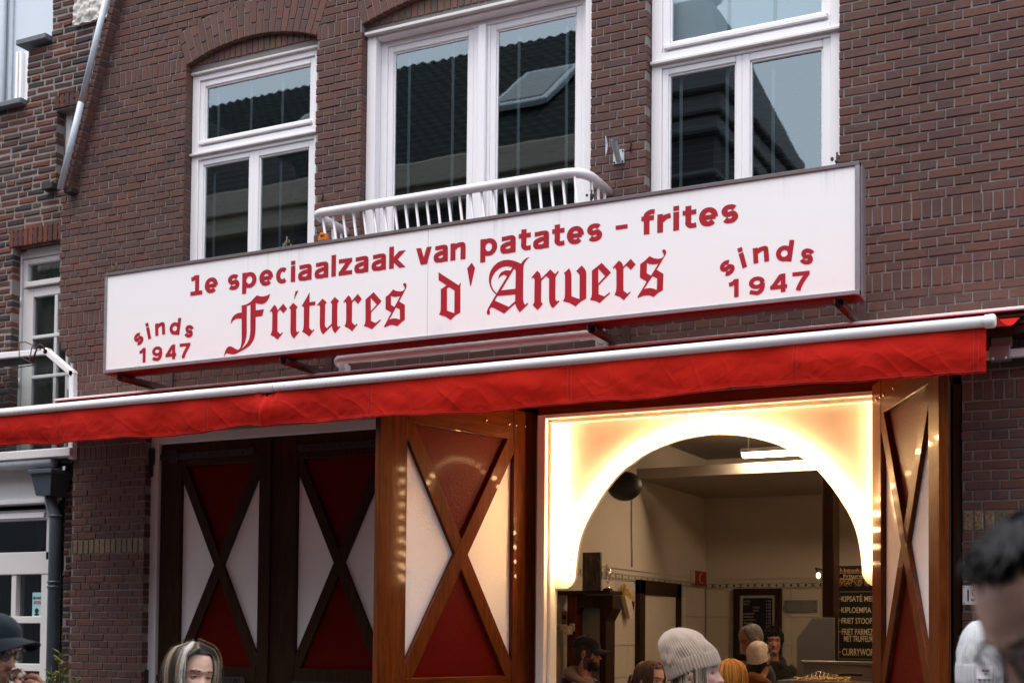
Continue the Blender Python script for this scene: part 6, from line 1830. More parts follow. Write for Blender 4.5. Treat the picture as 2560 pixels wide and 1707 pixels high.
class Person:
    def __init__(self, label, eye, turn, pitch=0, roll=0, skin=(.42, .22, .15), cloth=(.05, .05, .06), body_turn=None, height_scale=1.0, group=None, trousers=(.03, .035, .05), jaw=1.0, open_mouth=0.0, scalp=None, arms=True):
        self.h = height_scale
        fw = Vector((_f.x, _f.y, 0)).normalized(); rt = Vector((_r.x, _r.y, 0)).normalized()
        d = -fw * math.cos(math.radians(turn)) + rt * math.sin(math.radians(turn))
        # local -y looks along d
        self.rz = math.atan2(d.x, -d.y)
        bt = turn if body_turn is None else body_turn
        d2 = -fw * math.cos(math.radians(bt)) + rt * math.sin(math.radians(bt))
        self.bz = math.atan2(d2.x, -d2.y)
        self.R = Matrix.Rotation(self.rz - self.bz, 4, 'Z') @ Matrix.Rotation(math.radians(pitch), 4, 'X') @ Matrix.Rotation(math.radians(roll), 4, 'Y')
        self.piv = Vector((0, .025, -.03))
        # chin height so that the eyes come to 'eye'
        e_loc = self.posed(Vector((0, -.085, .1175)))
        M_ = Matrix.Rotation(self.bz, 4, 'Z')
        off = M_ @ (e_loc * self.h)
        chin = Vector(eye) - off
        self.chin_z = chin.z
        self.root = empty('person', (chin.x, chin.y, 0.0), self.bz)
        tag(self.root, label, 'person', group)
        self.cloth, self.skin, self.trs, self.jaw, self.om = cloth, skin, trousers, jaw, open_mouth
        self.extra = MB()
        self.scalp = scalp
        self.arms = arms
    def posed(self, p):
        w = max(0.0, min(1.0, (p.z + .10) / .09)); w = w * w * (3 - 2 * w)
        if w <= 0: return p
        q = self.piv + self.R @ (p - self.piv)
        return p.lerp(q, w)
    def P(self, p, head=True):
        """local (chin based) -> root local"""
        q = self.posed(Vector(p)) if head else Vector(p)
        return Vector((q.x * self.h, q.y * self.h, q.z * self.h + self.chin_z))
    def add(self, mb, name, mat, head=True):
        m2 = MB(); m2.v = [self.P(p, head) for p in mb.v]; m2.f, m2.sm, m2.c = mb.f, mb.sm, mb.c
        return m2.build(name, mat, self.root, local=True)
    def body(self, brow=(.05, .03, .02), lips=(.33, .10, .085), stubble=None, eyes=True, lash=True):
        mb = MB()
        NA = 72
        zs = [.2359 - .0003]
        z = .233
        while z > -.03: zs.append(z); z -= (.0036 if z < .16 else .006)
        while z > -.66: zs.append(z); z -= .018
        zs.append(-.66)
        verts = []
        for z in zs:
            for i in range(NA):
                a = 2 * math.pi * i / NA
                verts.append(head_pt(a, z, jaw=self.jaw, open_mouth=self.om))
        base = len(mb.v)
        sk = self.skin
        for j in range(len(zs) - 1):
            for i in range(NA):
                i2 = (i + 1) % NA
                q = (j * NA + i, (j + 1) * NA + i, (j + 1) * NA + i2, j * NA + i2)
                zc = (zs[j] + zs[j + 1]) / 2
                a = 2 * math.pi * (i + .5) / NA
                p = verts[q[0]]
                x = (verts[q[0]].x + verts[q[3]].x) / 2
                col = sk
                if math.cos(a) > 0:
                    if abs(x) < .023 and .0415 < zc < .0635 and (zc > .0525 or True):
                        lim = .024 * math.sqrt(max(0, 1 - ((zc - .0525) / .011) ** 2))
                        if abs(x) < lim: col = lips
                        if self.om and abs(x) < .017 and abs(zc - .0515) < .008: col = (.03, .008, .008)
                    bz = .139 + .004 * (1 - abs(abs(x) - .03) / .02)
                    if .0145 < abs(x) < .049 and abs(zc - bz) < .0038: col = brow
                    blush = G(abs(x) - .045, .02) * G(zc - .085, .02)
                    if col is sk: col = tuple(c * (1 + v * blush) for c, v in zip(sk, (.05, -.12, -.10)))
                    if col is not lips and x * x < .0004 and abs(zc - .08) < .014: col = tuple(c * v for c, v in zip(sk, (1.05, .9, .88)))
                if stubble and zc < .075 and zc > -.012 and col is not lips:
                    if math.cos(a) > -.15 and not (abs(x) < .02 and zc > .0665):
                        if not (.02 < abs(x) < .05 and zc > .055 and math.cos(a) > .45): col = stubble
                if self.scalp is not None:
                    hl = self.scalp[1](a)
                    if zc > hl: col = self.scalp[0]
                mb.add([], [q], True, col)
        mb.v = verts
        # ears
        for s in (-1, 1):
            M_ = Matrix.Translation((s * .080, .012, .108)) @ Matrix.Rotation(s * .35, 4, 'Z') @ Matrix.Rotation(.18, 4, 'X')
            mb.ball((0, 0, 0), 1.0, 14, 10, (.007, .019, .031), M=M_, col=tuple(c * v for c, v in zip(sk, (1.0, .82, .78))))
            mb.ball((s * .004, -.002, -.002), 1.0, 12, 8, (.0055, .010, .018), M=M_, col=tuple(c * .55 for c in sk))
            mb.ball((s * .001, -.004, -.026), 1.0, 10, 6, (.006, .008, .010), M=M_, col=sk)
        # limbs (mostly below the picture edge)
        G_z = -self.chin_z / self.h
        for s in (-1, 1):
            mb.tube([(s * .09, 0, -.60), (s * .10, -.01, -.80), (s * .10, 0, -.98 if G_z < -1.3 else G_z * .55), (s * .10, .02, G_z + .10), (s * .10, 0, G_z + .03), (s * .10, -.10, G_z + .02)], [.085, .075, .055, .045, .04, .03], 12, col=sk)
            if self.arms:
                mb.tube([(s * .16, 0, -.15), (s * .20, .0, -.22), (s * .22, .02, -.42), (s * .21, -.05, -.62)], [.045, .045, .036, .026], 10, col=sk)
                self._hand(mb, Vector((s * .21, -.055, -.63)), Vector((0, -.25, -1)), s, sk)
        mb.v = [tuple(self.P(p)) for p in mb.v]
        o = mb.build('body', MAT['skin'], self.root, local=True)
        if eyes:
            for s in (-1, 1):
                e = MB()
                c = Vector((s * .0315, -(interp(FRONT, .1165) - .0205), .1165))
                e.ball(c, .0118, 16, 12, col=(.62, .58, .55))
                e.v = e.v
                m2 = MB(); m2.v = [self.P(p) for p in e.v]; m2.f, m2.sm = e.f, e.sm
                cols = []
                for f in e.f:
                    cc = sum((Vector(e.v[i]) for i in f), Vector()) / len(f) - c
                    rr = math.hypot(cc.x, cc.z)
                    cols.append((.01, .008, .008) if (rr < .0052 and cc.y < 0) else (.6, .56, .53))
                m2.c = cols
                m2.build('eye', MAT['eye'], self.root, local=True)
                if lash:
                    l_ = MB()
                    for dz, r in ((.0040, .0028), (-.0046, .0013)):
                        l_.tube([c + Vector((t * .0135, -math.sqrt(max(0, .0124 ** 2 - (t * .0105) ** 2 - dz ** 2)) , dz * (1 - .75 * t * t))) for t in (-1, -.6, -.2, .2, .6, 1)], r, 5, col=(.03, .018, .014) if dz > 0 else tuple(k_ * .5 for k_ in sk))
                    # eyelid fold
                    l_.tube([c + Vector((t * .0145, -math.sqrt(max(0, .0132 ** 2 - (t * .0105) ** 2 - .0058 ** 2)), .0068 * (1 - .7 * t * t))) for t in (-1, -.6, -.2, .2, .6, 1)], .0028, 6, col=tuple(k_ * .85 for k_ in sk))
                    self.add(l_, 'eyelid', MAT['skin'])
        return o
    def _hand(self, mb, w, d, s, sk):
        d = d.normalized(); side = d.cross(Vector((1, 0, 0))).normalized()
        nrm = side.cross(d)
        mb.tube([w, w + d * .045, w + d * .09], [.024, .036, .034], 10, col=sk)
        for i, (o_, L) in enumerate(((-.026, .07), (-.009, .08), (.009, .075), (.025, .06))):
            b_ = w + d * .085 + side * o_
            mb.tube([b_, b_ + d * L * .45 + nrm * -.004, b_ + d * L * .8 + nrm * -.016, b_ + d * L + nrm * -.028], [.009, .0088, .008, .006], 7, col=sk)
        b_ = w + d * .02 + side * -.03
        mb.tube([b_, b_ + d * .03 + side * -.025, b_ + d * .065 + side * -.030], [.011, .010, .007], 7, col=sk)
    def garment(self, hood=False, collar=.0, puffy=0.0, name='jacket', top=-.075):
        mb = MB()
        NA = 64
        zs = []
        z = top
        while z > -.64: zs.append(z); z -= .012
        def g(a, z):
            p = head_pt(a, z, face=False)
            k = .012 + puffy
            t = max(0, min(1, (top - z) / .03))
            n_ = Vector((p.x, p.y, 0)).normalized()
            fold = .004 * noise.noise((p.x * 9, p.y * 9, z * 7)) + .007 * noise.noise((p.x * 4, p.y * 4, z * 4))
            if puffy: fold += .014 * abs(math.sin(z * 36)) - .004
            return p + n_ * (k * (.45 + .55 * t) + fold * t)
        vs = [g(2 * math.pi * i / NA, z) for z in zs for i in range(NA)]
        fs = [(j * NA + i, (j + 1) * NA + i, (j + 1) * NA + (i + 1) % NA, j * NA + (i + 1) % NA) for j in range(len(zs) - 1) for i in range(NA)]
        mb.add(vs, fs, True, self.cloth)
        if collar:
            def cl(u, v):
                a = 2 * math.pi * u
                p = head_pt(a, top - .01 + 0 * v, face=False)
                n_ = Vector((p.x, p.y, 0)).normalized()
                return p + n_ * (.018 + .012 * math.sin(v * 3.1)) + Vector((0, 0, collar * v))
            mb.grid(cl, 48, 8, closed_u=True, col=tuple(c * .9 for c in self.cloth))
        for s in (-1, 1):
            mb.tube([(s * .135, 0, -.135), (s * .185, .0, -.19), (s * .215, .015, -.30), (s * .222, .02, -.42), (s * .215, -.03, -.55), (s * .21, -.055, -.635)], [.052 + puffy, .062 + puffy, .056 + puffy, .052 + puffy, .046 + puffy, .040], 16, col=self.cloth)
        self.add(mb, name, MAT['cloth'])
        if hood:
            hd_ = MB()
            def hf(u, v):
                a = math.pi * (-.88 + 1.76 * u) + math.pi          # from collar bone round the back
                c, s = math.cos(a), math.sin(a)
                rx, ry = .092, .098
                cen = Vector((rx * s, -ry * c + .012, -.085 + .045 * max(0, -c)))
                t = 2 * math.pi * v
                w = .030 + .022 * max(0, -c)
                out = Vector((s, -c, 0))
                p = cen + out * (w * 1.15 * math.cos(t)) + Vector((0, 0, 1)) * (w * math.sin(t)) 
                p.z += .012 * noise.noise((p.x * 14, p.y * 14, p.z * 14)) - .05 * max(0, c)
                return p
            hd_.grid(hf, 48, 20, col=self.cloth)
            def hang(u, v):
                a = (u - .5) * 2.2
                return Vector((.15 * math.sin(a) * (1 - .35 * v), .10 + .055 * math.cos(a) + .02 * math.sin(v * 3), -.075 - .20 * v + .01 * noise.noise((u * 5, v * 5, 2))))
            hd_.grid(hang, 30, 14, col=tuple(c * .92 for c in self.cloth))
            self.add(hd_, 'hood', MAT['cloth'], head=False)
        tr = MB()
        gz = -self.chin_z / self.h
        for s in (-1, 1):
            tr.tube([(s * .085, 0, -.58), (s * .10, -.01, -.78), (s * .10, 0, gz * .62), (s * .10, .01, gz + .08)], [.105, .095, .075, .065], 14, col=self.trs)
        tr.tube([(0, 0, -.66), (0, 0, -.57)], [.16, .175], 16, col=self.trs)
        self.add(tr, 'trousers', MAT['cloth'], head=False)
    def hair_shell(self, col, hairline, off=.010, name='hair', jag=.004, col2=None, zmax=.2357):
        """close hair: scalp surface pushed out where z is above hairline(angle)"""
        mb = MB()
        NA = 96
        zs = [.2356]
        z = .232
        while z > -.09: zs.append(z); z -= .006
        idx = {}
        def vert(j, i):
            a = 2 * math.pi * (i % NA) / NA
            z = zs[j]
            hl = hairline(a)
            t = max(0, min(1, (z - hl) / .03))
            k = off * (t ** .5) + jag * noise.noise((a * 9, z * 60, 1)) * t
            return head_pt(a, z, k, face=False)
        for j in range(len(zs) - 1):
            for i in range(NA):
                a = 2 * math.pi * (i + .5) / NA
                if zs[j + 1] < hairline(a) + jag * 2 * noise.noise((a * 14, 0, 3)): continue
                q = [vert(j, i), vert(j + 1, i), vert(j + 1, i + 1), vert(j, i + 1)]
                c = col if not col2 or noise.noise((a * 10, zs[j] * 12, 0)) > 0 else col2
                v_ = 1 + .35 * noise.noise((a * 26, zs[j] * 10, 7))
                mb.add(q, [(0, 1, 2, 3)], True, tuple(x * v_ for x in c))
        self.add(mb, name, MAT['hair'])
    def strands(self, n_, cols, start, length, spread=.02, r=.0032, wave=.008, seed=1, name='hair', part_x=0.0, exclude=.75, lift=.012, zstart=.2345):
        """long strands lying over the skull and falling past the face"""
        R_ = random.Random(seed)
        mb = MB()
        for k in range(n_):
            a = R_.uniform(exclude, 2 * math.pi - exclude) if zstart < .2 else R_.uniform(-math.pi, math.pi)
            c = cols(a % (2 * math.pi), R_)
            off = lift + R_.uniform(0, spread)
            ph = R_.uniform(0, 6)
            L = length(a, R_)
            pts = []
            z = .234
            a0 = (a + math.pi) % (2 * math.pi) - math.pi
            side_ = (1 if a0 > part_x else -1)
            zend = .11 - L
            N = 18
            for i in range(N + 1):
                t = i / N
                z = zstart + (zend - zstart) * t
                if abs(a0) < exclude:
                    m_ = max(0, min(1, (.236 - z) / .045)); m_ = m_ * m_ * (3 - 2 * m_)
                    a = a0 + (side_ * exclude - a0) * m_
                if z > .10:
                    p = head_pt(a, z, off, face=False)
                else:
                    q = head_pt(a, .10, off, face=False)
                    p = Vector((q.x * (1 + .10 * (.10 - z)), q.y * (1 + .08 * (.10 - z)), z))
                    lim = head_pt(a, max(z, -.2), .012, face=False)
                    if z < -.08 and math.hypot(lim.x, lim.y) > math.hypot(p.x, p.y): p = Vector((lim.x, lim.y, z))
                w = wave * t
                p += Vector((math.sin(ph + t * 7) * w, math.cos(ph * 1.7 + t * 6) * w, 0))
                pts.append(p)
            rr = [r * (.7 + .5 * math.sin(math.pi * min(1, i / N * 1.1))) for i in range(N + 1)]
            rr[-1] = r * .2
            mb.tube(pts, rr, 4, col=c, cap=False)
        self.add(mb, name, MAT['hair'])
    def beanie(self, col, height=.20, rim=.118, cuff=.062, tilt=-8, slouch=0.0, peak=0.0, rib=150, name='knit_beanie', back=.02, wide=1.0):
        """ribbed hat with a folded cuff; rim: height of its lower edge at the forehead"""
        T = Matrix.Translation((0, .01, rim)) @ Matrix.Rotation(math.radians(tilt), 4, 'X') @ Matrix.Translation((0, -.01, -rim))
        def shell(u, z, o):
            a = 2 * math.pi * u
            zz = min(z, .17)
            p = head_pt(a, zz, 0, face=False)
            r = Vector((p.x, p.y + .004, 0))
            return r, a
        NA = rib * 6
        NZ = 34
        def crown(u, v):
            z = rim + .02 + (height - .02) * v
            r, a = shell(u, rim + .03, 0)
            t = v
            k = wide * (1.07 + .03 * math.sin(t * 3)) * (max(0, 1 - t ** 2.5) ** .5) if t < 1 else 0
            p = r * k * (1 + .022 * math.sin(a * rib) * (1 - t * .75))
            p += Vector((0, back * t ** 1.5 + slouch * t * t, 0))
            w = .010 * noise.noise((math.cos(a) * 2, math.sin(a) * 2, t * 3)) * math.sin(math.pi * t) - peak * G(t - .62, .07) * max(0, math.sin(a)) ** 2
            n_ = Vector((r.x, r.y, .02)).normalized()
            q = p + n_ * (w + .004 * noise.noise((math.cos(a) * 5, math.sin(a) * 5, t * 7)) * (1 - t))
            return T @ Vector((q.x, q.y, z))
        mb = MB(); mb.grid(crown, NA, NZ, closed_u=True, col=col)
        self.add(mb, name, MAT['knit'])
        def cf(u, v):
            r, a = shell(u, rim + .02, 0)
            s = math.sin(v * math.pi)
            z = rim - .008 + cuff * v
            k = wide * (1.085 + .035 * (s ** .35) - .02 * v)
            q = r * k * (1 + .020 * math.sin(a * round(rib * .8)))
            return T @ Vector((q.x, q.y, z + .003 * math.sin(a * 3)))
        mb = MB(); mb.grid(cf, NA, 14, closed_u=True, col=tuple(c * .97 for c in col))
        self.add(mb, 'cuff', MAT['knit'])
        fz_ = MB()
        R_ = random.Random(5)
        for k_ in range(2600):
            u, v = R_.random(), R_.uniform(0, .97)
            p = crown(u, v) if k_ % 3 else cf(u, v)
            n_ = (p - Vector((0, 0, rim + .03))).normalized()
            d = n_ + Vector((R_.uniform(-1, 1), R_.uniform(-1, 1), R_.uniform(-1, 1))) * .9
            fz_.add([p - n_ * .001, p + d * .003 + Vector((.0004, 0, 0)), p + d * .006], [(0, 1, 2)], False, col)
        self.add(fz_, 'wool_fuzz', MAT['knit'])['kind'] = 'stuff'
        return T, rim, cuff
    def cap(self, col, brim_col=None, tilt=0, rim=.150, name='cap', brim_len=.075, dome=.106):
        brim_col = brim_col or col
        T = Matrix.Translation((0, 0, rim)) @ Matrix.Rotation(math.radians(tilt), 4, 'X') @ Matrix.Translation((0, 0, -rim))
        def dome_(u, v):
            a = 2 * math.pi * u
            p = head_pt(a, min(.165, rim + .01), 0, face=False)
            t = v
            k = 1.075 * (max(0, 1 - t ** 2.6)) ** .5
            q = Vector((p.x * k, p.y * k, rim - .004 + dome * t))
            seam = .0012 * (1 if abs(((u * 6) % 1) - .5) > .47 else 0)
            n_ = Vector((p.x, p.y, 0)).normalized()
            return T @ (q + n_ * (seam + .003 * noise.noise((a * 2, t * 3, 5))))
        mb = MB(); mb.grid(dome_, 96, 22, closed_u=True, col=col)
        mb.ball(T @ Vector((0, 0, rim + dome - .002)), .008, 10, 6, (1, 1, .5), col=col)
        self.add(mb, name, MAT['cloth'])
        def brim(u, v, top=0):
            a = (u - .5) * 2.5
            p = head_pt(a, rim + .01, .008, face=False)
            reach = brim_len * math.cos(a * .62) ** 1.2
            q = Vector((p.x * (1 + .02 * v), p.y - reach * v, rim + .004 - .034 * (p.x / .075) ** 2 * (.25 + .75 * v) - .010 * v + top))
            return T @ q
        mb = MB(); mb.grid(lambda u, v: brim(u, v, .0025), 40, 10, col=brim_col); mb.grid(lambda u, v: brim(u, v, -.0025), 40, 10, col=brim_col, flip=True)
        edge = [brim(i / 39, 1) for i in range(40)]
        mb.tube(edge, .0032, 6, col=brim_col)
        self.add(mb, 'brim', MAT['cloth'])
    def glasses(self, lens='lens', temple=None):
        y = -(interp(FRONT, .1165) + .010)
        mb = MB()
        def rim_(s):
            return [Vector((s * .034 + .024 * math.cos(t) * (1.0), y + .006 * abs(math.cos(t)) * (1 if s * math.cos(t) > 0 else 0), .1145 + .0195 * math.sin(t))) for t in [2 * math.pi * k / 24 for k in range(25)]]
        for s in (-1, 1):
            mb.tube(rim_(s), .0022, 6, cap=False)
            mb.tube([(s * .058, y + .004, .122), (s * .077, y + .030, .122), (s * .082, -.01, .120), (s * .082, .022, .114), (s * .078, .034, .098)], .0026, 6)
        mb.tube([(-.011, y, .118), (0, y - .002, .121), (.011, y, .118)], .0022, 6)
        self.add(mb, 'spectacles', MAT['frame_black'])
        lm = MB()
        for s in (-1, 1):
            r_ = rim_(s)[:-1]
            lm.add(r_, [tuple(range(len(r_)))])
        self.add(lm, 'lens', MAT[lens])
        if temple:
            t_ = MB()
            for s in (-1, 1): t_.tube([(s * .0795, y + .026, .1222), (s * .0835, y + .052, .1216)], .0036, 8)
            self.add(t_, 'temple_band', temple)

def line_(front, side, back):
    """hairline height by angle: front, over the ears, nape"""
    def f(a):
        a = abs((a + math.pi) % (2 * math.pi) - math.pi)
        if a < .75: return front
        if a < 1.15: return front + (side - front) * (a - .75) / .40
        if a < 1.75: return side
        if a < 2.3: return side + (back - side) * (a - 1.75) / .55
        return back
    return f

def jit_(R_, a, b_, col):
    k = R_.uniform(a, b_)
    return tuple(c * k for c in col)

# 1 man in navy cap biting a snack, far left
m1 = Person('man in navy cap and sunglasses biting into a snack, at the left edge', atd(24, 1632, 4.6), 72, 14, 0, skin=(.50, .27, .18), cloth=(.02, .022, .026), open_mouth=1.0, jaw=1.05)
m1.body(stubble=(.34, .18, .125), brow=(.03, .018, .012))
m1.hair_shell((.016, .011, .009), line_(.168, .075, .02), .003, jag=.003)
m1.cap((.006, .012, .019), (.005, .010, .015), tilt=-11, rim=.152, brim_len=.080, dome=.094)
m1.glasses('lens_dark', plain('pale_gold_band', (.75, .55, .5), .25, .6))
m1.garment(collar=.03)
# his hand and the snack
w = m1.root.matrix_basis
mouth = m1.P((0, -.115, .050))
sn = MB()
def snack(u, v):
    a = 2 * math.pi * u; th = math.pi * v
    d = Vector((math.sin(th) * math.cos(a), math.sin(th) * math.sin(a), math.cos(th)))
    k = 1 + .25 * noise.noise(d * 3) + .12 * noise.noise(d * 9)
    return Vector((d.x * .024 * k, d.y * .034 * k, d.z * .022 * k))
sn_o = empty('fried_snack', w @ (mouth + Vector((0, -.020, -.004)))); sn_o.rotation_euler = m1.root.rotation_euler
tag(sn_o, 'crumbly brown and white fried snack at the mouth of the capped man', 'snack')
smat, n, l, b = newmat('fried_crumb')
l.new(ramp(n, l, noise_(n, l, pos(n), 60, 4, .6), [(.40, (.13, .045, .018)), (.52, (.42, .20, .09)), (.60, (.75, .70, .62))]), b.inputs['Base Color']); val(b, Roughness=.6); bump(n, l, b, noise_(n, l, pos(n), 120, 4, .6), .6, .01)
part('crust', lambda m_: m_.grid(snack, 32, 20, closed_u=True), smat, sn_o, local=True)
hb = MB()
c0 = mouth + Vector((.0, -.048, -.022))
for k, (dx, dz) in enumerate(((.014, .012), (.006, -.008), (.0, -.028), (-.006, -.046))):
    a = c0 + Vector((.012 + dx, -.012, dz))
    hb.tube([a + Vector((.012, -.030, -.018)), a + Vector((.014, -.014, .001)), a + Vector((.005, .004, .006)), a + Vector((-.008, .014, .000))], [.0095, .0098, .009, .0065], 9, col=m1.skin)
    hb.ball(a + Vector((-.006, .013, .005)), .0055, 8, 5, (1, 1, .5), col=(.62, .40, .32))
hb.tube([c0 + Vector((-.020, -.040, -.050)), c0 + Vector((-.026, -.020, -.026)), c0 + Vector((-.022, .004, -.006)), c0 + Vector((-.016, .018, .004))], [.012, .0115, .010, .007], 9, col=m1.skin)
hb.tube([c0 + Vector((.004, -.034, -.012)), c0 + Vector((.004, -.044, -.045)), c0 + Vector((.0, -.040, -.085)), c0 + Vector((.03, -.06, -.20)), c0 + Vector((.11, .0, -.36))], [.026, .034, .027, .035, .045], 12, col=m1.skin)
hb.build('hand', MAT['skin'], m1.root, local=True)
fk = empty('snack_fork', w @ (mouth + Vector((-.004, -.02, -.04)))); tag(fk, 'thin dark snack stick under the bitten snack', 'fork')
part('stick', lambda m_: m_.tube([w @ (mouth + Vector((-.012, -.004, -.012))), w @ (mouth + Vector((-.012, .004, -.07)))], .0016, 5), MAT['frame_black'], fk)

# 2 woman with streaked hair
m2 = Person('woman with black, blond and white streaked hair looking back, lower left', atd(504, 1692, 5.35), 44, -2, 6, skin=(.56, .35, .26), cloth=(.03, .03, .035), body_turn=55)
m2.body(brow=(.025, .014, .010), lips=(.35, .10, .09))
m2.hair_shell((.020, .015, .014), line_(.205, .03, -.09), .010, jag=.002)
def streak(a, R_):
    k = math.sin(a * 11.0 + 1.0) + .5 * math.sin(a * 27) + R_.uniform(-.35, .35)
    if 5.25 < a < 5.65 and R_.random() < .8: return jit_(R_, .85, 1.1, (.62, .60, .60))
    if k > .15: return jit_(R_, .6, 1.15, (.32, .24, .15) if R_.random() < .7 else (.28, .25, .21))
    return jit_(R_, .6, 1.5, (.050, .040, .033))
m2.strands(2400, streak, None, lambda a, R_: R_.uniform(.24, .36), .022, .0016, .008, 4, exclude=.86, lift=.008, part_x=.45)
m2.strands(70, streak, None, lambda a, R_: R_.uniform(.1, .36), .036, .0005, .025, 14, exclude=.86, lift=.012, part_x=.45, name='loose_hair')
m2.garment()

# 3 man in black cap and taupe hoodie inside the hatch
m3 = Person('bearded man in black cap and taupe hoodie inside the hatch', atd(1494, 1632, 9.95), 80, 2, 0, skin=(.33, .14, .085), cloth=(.17, .115, .085), body_turn=60, jaw=1.06)
m3.body(stubble=(.05, .026, .018), brow=(.03, .016, .01))
m3.hair_shell((.03, .018, .012), line_(.17, .075, .015), .005)
bd = MB()
for k in range(700):
    a = random.uniform(-1.35, 1.35); z = random.uniform(-.008, .075)
    if abs(a) < .5 and z > .036: continue
    if abs(a) < .9 and z > .055: continue
    p = head_pt(a, z, .001, jaw=1.06); q = head_pt(a, z, .012, jaw=1.06) + Vector((0, 0, -.010))
    bd.tube([p, q], [.0018, .0004], 4, col=(.028, .016, .011))
m3.add(bd, 'beard', MAT['hair'])
m3.cap((.010, .010, .011), tilt=3, rim=.150)
m3.garment(hood=True)

# 4 woman with dark ponytail in front of the hatch
m4 = Person('woman with dark hair tied back and bare forehead before the hatch', atd(1650, 1702, 8.8), 48, 4, 2, skin=(.46, .25, .17), cloth=(.02, .025, .045))
m4.body(brow=(.03, .018, .012))
def brown(a, R_): return jit_(R_, .6, 1.5, (.070, .030, .014))
m4.hair_shell((.055, .024, .012), line_(.195, .05, .0), .010)
m4.strands(500, brown, None, lambda a, R_: R_.uniform(.02, .06), .007, .0018, .004, 5, exclude=.85, lift=.008)
pt = MB()
R_ = random.Random(3)
for k in range(120):
    s = Vector((R_.uniform(-.015, .015), .105, .12 + R_.uniform(-.015, .015)))
    d = Vector((R_.uniform(-.03, .03), R_.uniform(.02, .06), 0))
    pt.tube([s, s + Vector((d.x * .5, d.y, .005)), s + Vector((d.x, d.y * 1.1, -.06)), s + Vector((d.x * 1.1, d.y * .6, -.15))], [.003, .0035, .003, .001], 4, col=brown(0, R_))
m4.add(pt, 'ponytail', MAT['hair'])
m4.garment(collar=.05)

# 5 person with the large oatmeal beanie
m5 = Person('person in large oatmeal ribbed beanie seen in profile before the hatch', atd(1790, 1679, 5.6), 72, -4, 0, skin=(.50, .30, .24), cloth=(.02, .024, .04), body_turn=60)
m5.body(brow=(.09, .05, .03))
m5.beanie((.33, .255, .20), height=.200, rim=.130, cuff=.064, tilt=-15, back=.045, peak=.020, rib=60, wide=1.06)
def ash(a, R_): return jit_(R_, .7, 1.2, ((.40, .33, .25) if R_.random() < .6 else (.04, .032, .026)))
m5.strands(240, ash, None, lambda a, R_: R_.uniform(.22, .30), .010, .0032, .006, 6, exclude=.95, lift=.002, zstart=.14)
m5.garment(collar=.05)

# 6 ginger hair, back of the head
m6 = Person('person with bright ginger hair seen from behind near the hatch', atd(1828, 1702, 8.4), 170, 0, 0, skin=(.48, .27, .18), cloth=(.04, .035, .03))
m6.body()
m6.hair_shell((.40, .15, .02), line_(.17, .03, -.06), .014)
def ginger(a, R_): return jit_(R_, .6, 1.35, (.48, .19, .030))
m6.strands(1000, ginger, None, lambda a, R_: R_.uniform(.18, .24), .018, .0021, .014, 7, exclude=.6, lift=.012)
m6.garment()

# 7 grey haired man in profile, inside
m7 = Person('older man with receding grey hair looking down, inside by the price list', atd(1857, 1606, 10.9), -72, 22, 0, skin=(.40, .17, .10), cloth=(.03, .03, .03), scalp=((.10, .085, .07), line_(.30, .12, .02)))
m7.body(brow=(.12, .10, .08))
m7.hair_shell((.14, .12, .10), lambda a: line_(.215, .085, .02)(a), .006, jag=.003)
m7.garment(collar=.03)

# 8 person in small pale beanie and brown padded jacket, from behind
m8 = Person('person in small pale beanie and brown padded jacket, seen from behind inside the hatch', atd(1915, 1648, 10.5), 138, 4, 0, skin=(.46, .22, .14), cloth=(.20, .075, .026))
m8.body()
m8.beanie((.72, .62, .52), height=.155, rim=.112, cuff=.060, tilt=-20, rib=60, back=.02)
m8.hair_shell((.03, .02, .015), line_(.2, .06, .0), .008)
m8.garment(puffy=.03, hood=True)

# 9 young man facing out
m9 = Person('young dark haired man in hooded jacket facing the street from inside', atd(1935, 1602, 12.3), -4, 3, 0, skin=(.42, .20, .13), cloth=(.035, .032, .026))
m9.body(brow=(.02, .012, .01))
m9.hair_shell((.014, .010, .008), line_(.160, .06, .0), .020, jag=.014)
m9.garment(hood=True)

# 10 person in grey beanie at the right
m10 = Person('person in pale grey ribbed beanie with white label beside the house number', atd(2452, 1716, 4.9), -14, 0, 0, skin=(.48, .28, .21), cloth=(.05, .05, .055))
m10.body()
T, rm, cf_ = m10.beanie((.50, .51, .54), height=.235, rim=.132, cuff=.078, tilt=-2, rib=48, back=.0)
lb = MB()
def lab(u, v, o=0):
    a = -.16 + .62 * u
    p = head_pt(a, rm + .02, 0, face=False)
    q = Vector((p.x, p.y + .004, 0)) * 1.155
    return T @ Vector((q.x, q.y - o, rm + .012 + .050 * v))
lb.grid(lab, 16, 6, col=(.74, .72, .76)); m10.add(lb, 'label', MAT['cloth'])
tx = MB()
for k, (u0, u1, v0, v1) in enumerate(((.30, .40, .55, .68), (.43, .52, .55, .68), (.55, .64, .55, .68), (.67, .76, .55, .68), (.42, .62, .33, .38))):
    tx.add([lab(u0, v0, .0015), lab(u1, v0, .0015), lab(u1, v1, .0015), lab(u0, v1, .0015)], [(0, 1, 2, 3)], col=(.03, .02, .04))
m10.add(tx, 'label_print', MAT['cloth'])
def sandy(a, R_): return jit_(R_, .7, 1.3, (.20, .10, .05))
m10.strands(160, sandy, None, lambda a, R_: R_.uniform(.2, .3), .012, .0028, .008, 9, exclude=.9, lift=.002, zstart=.13)
m10.garment(collar=.04)

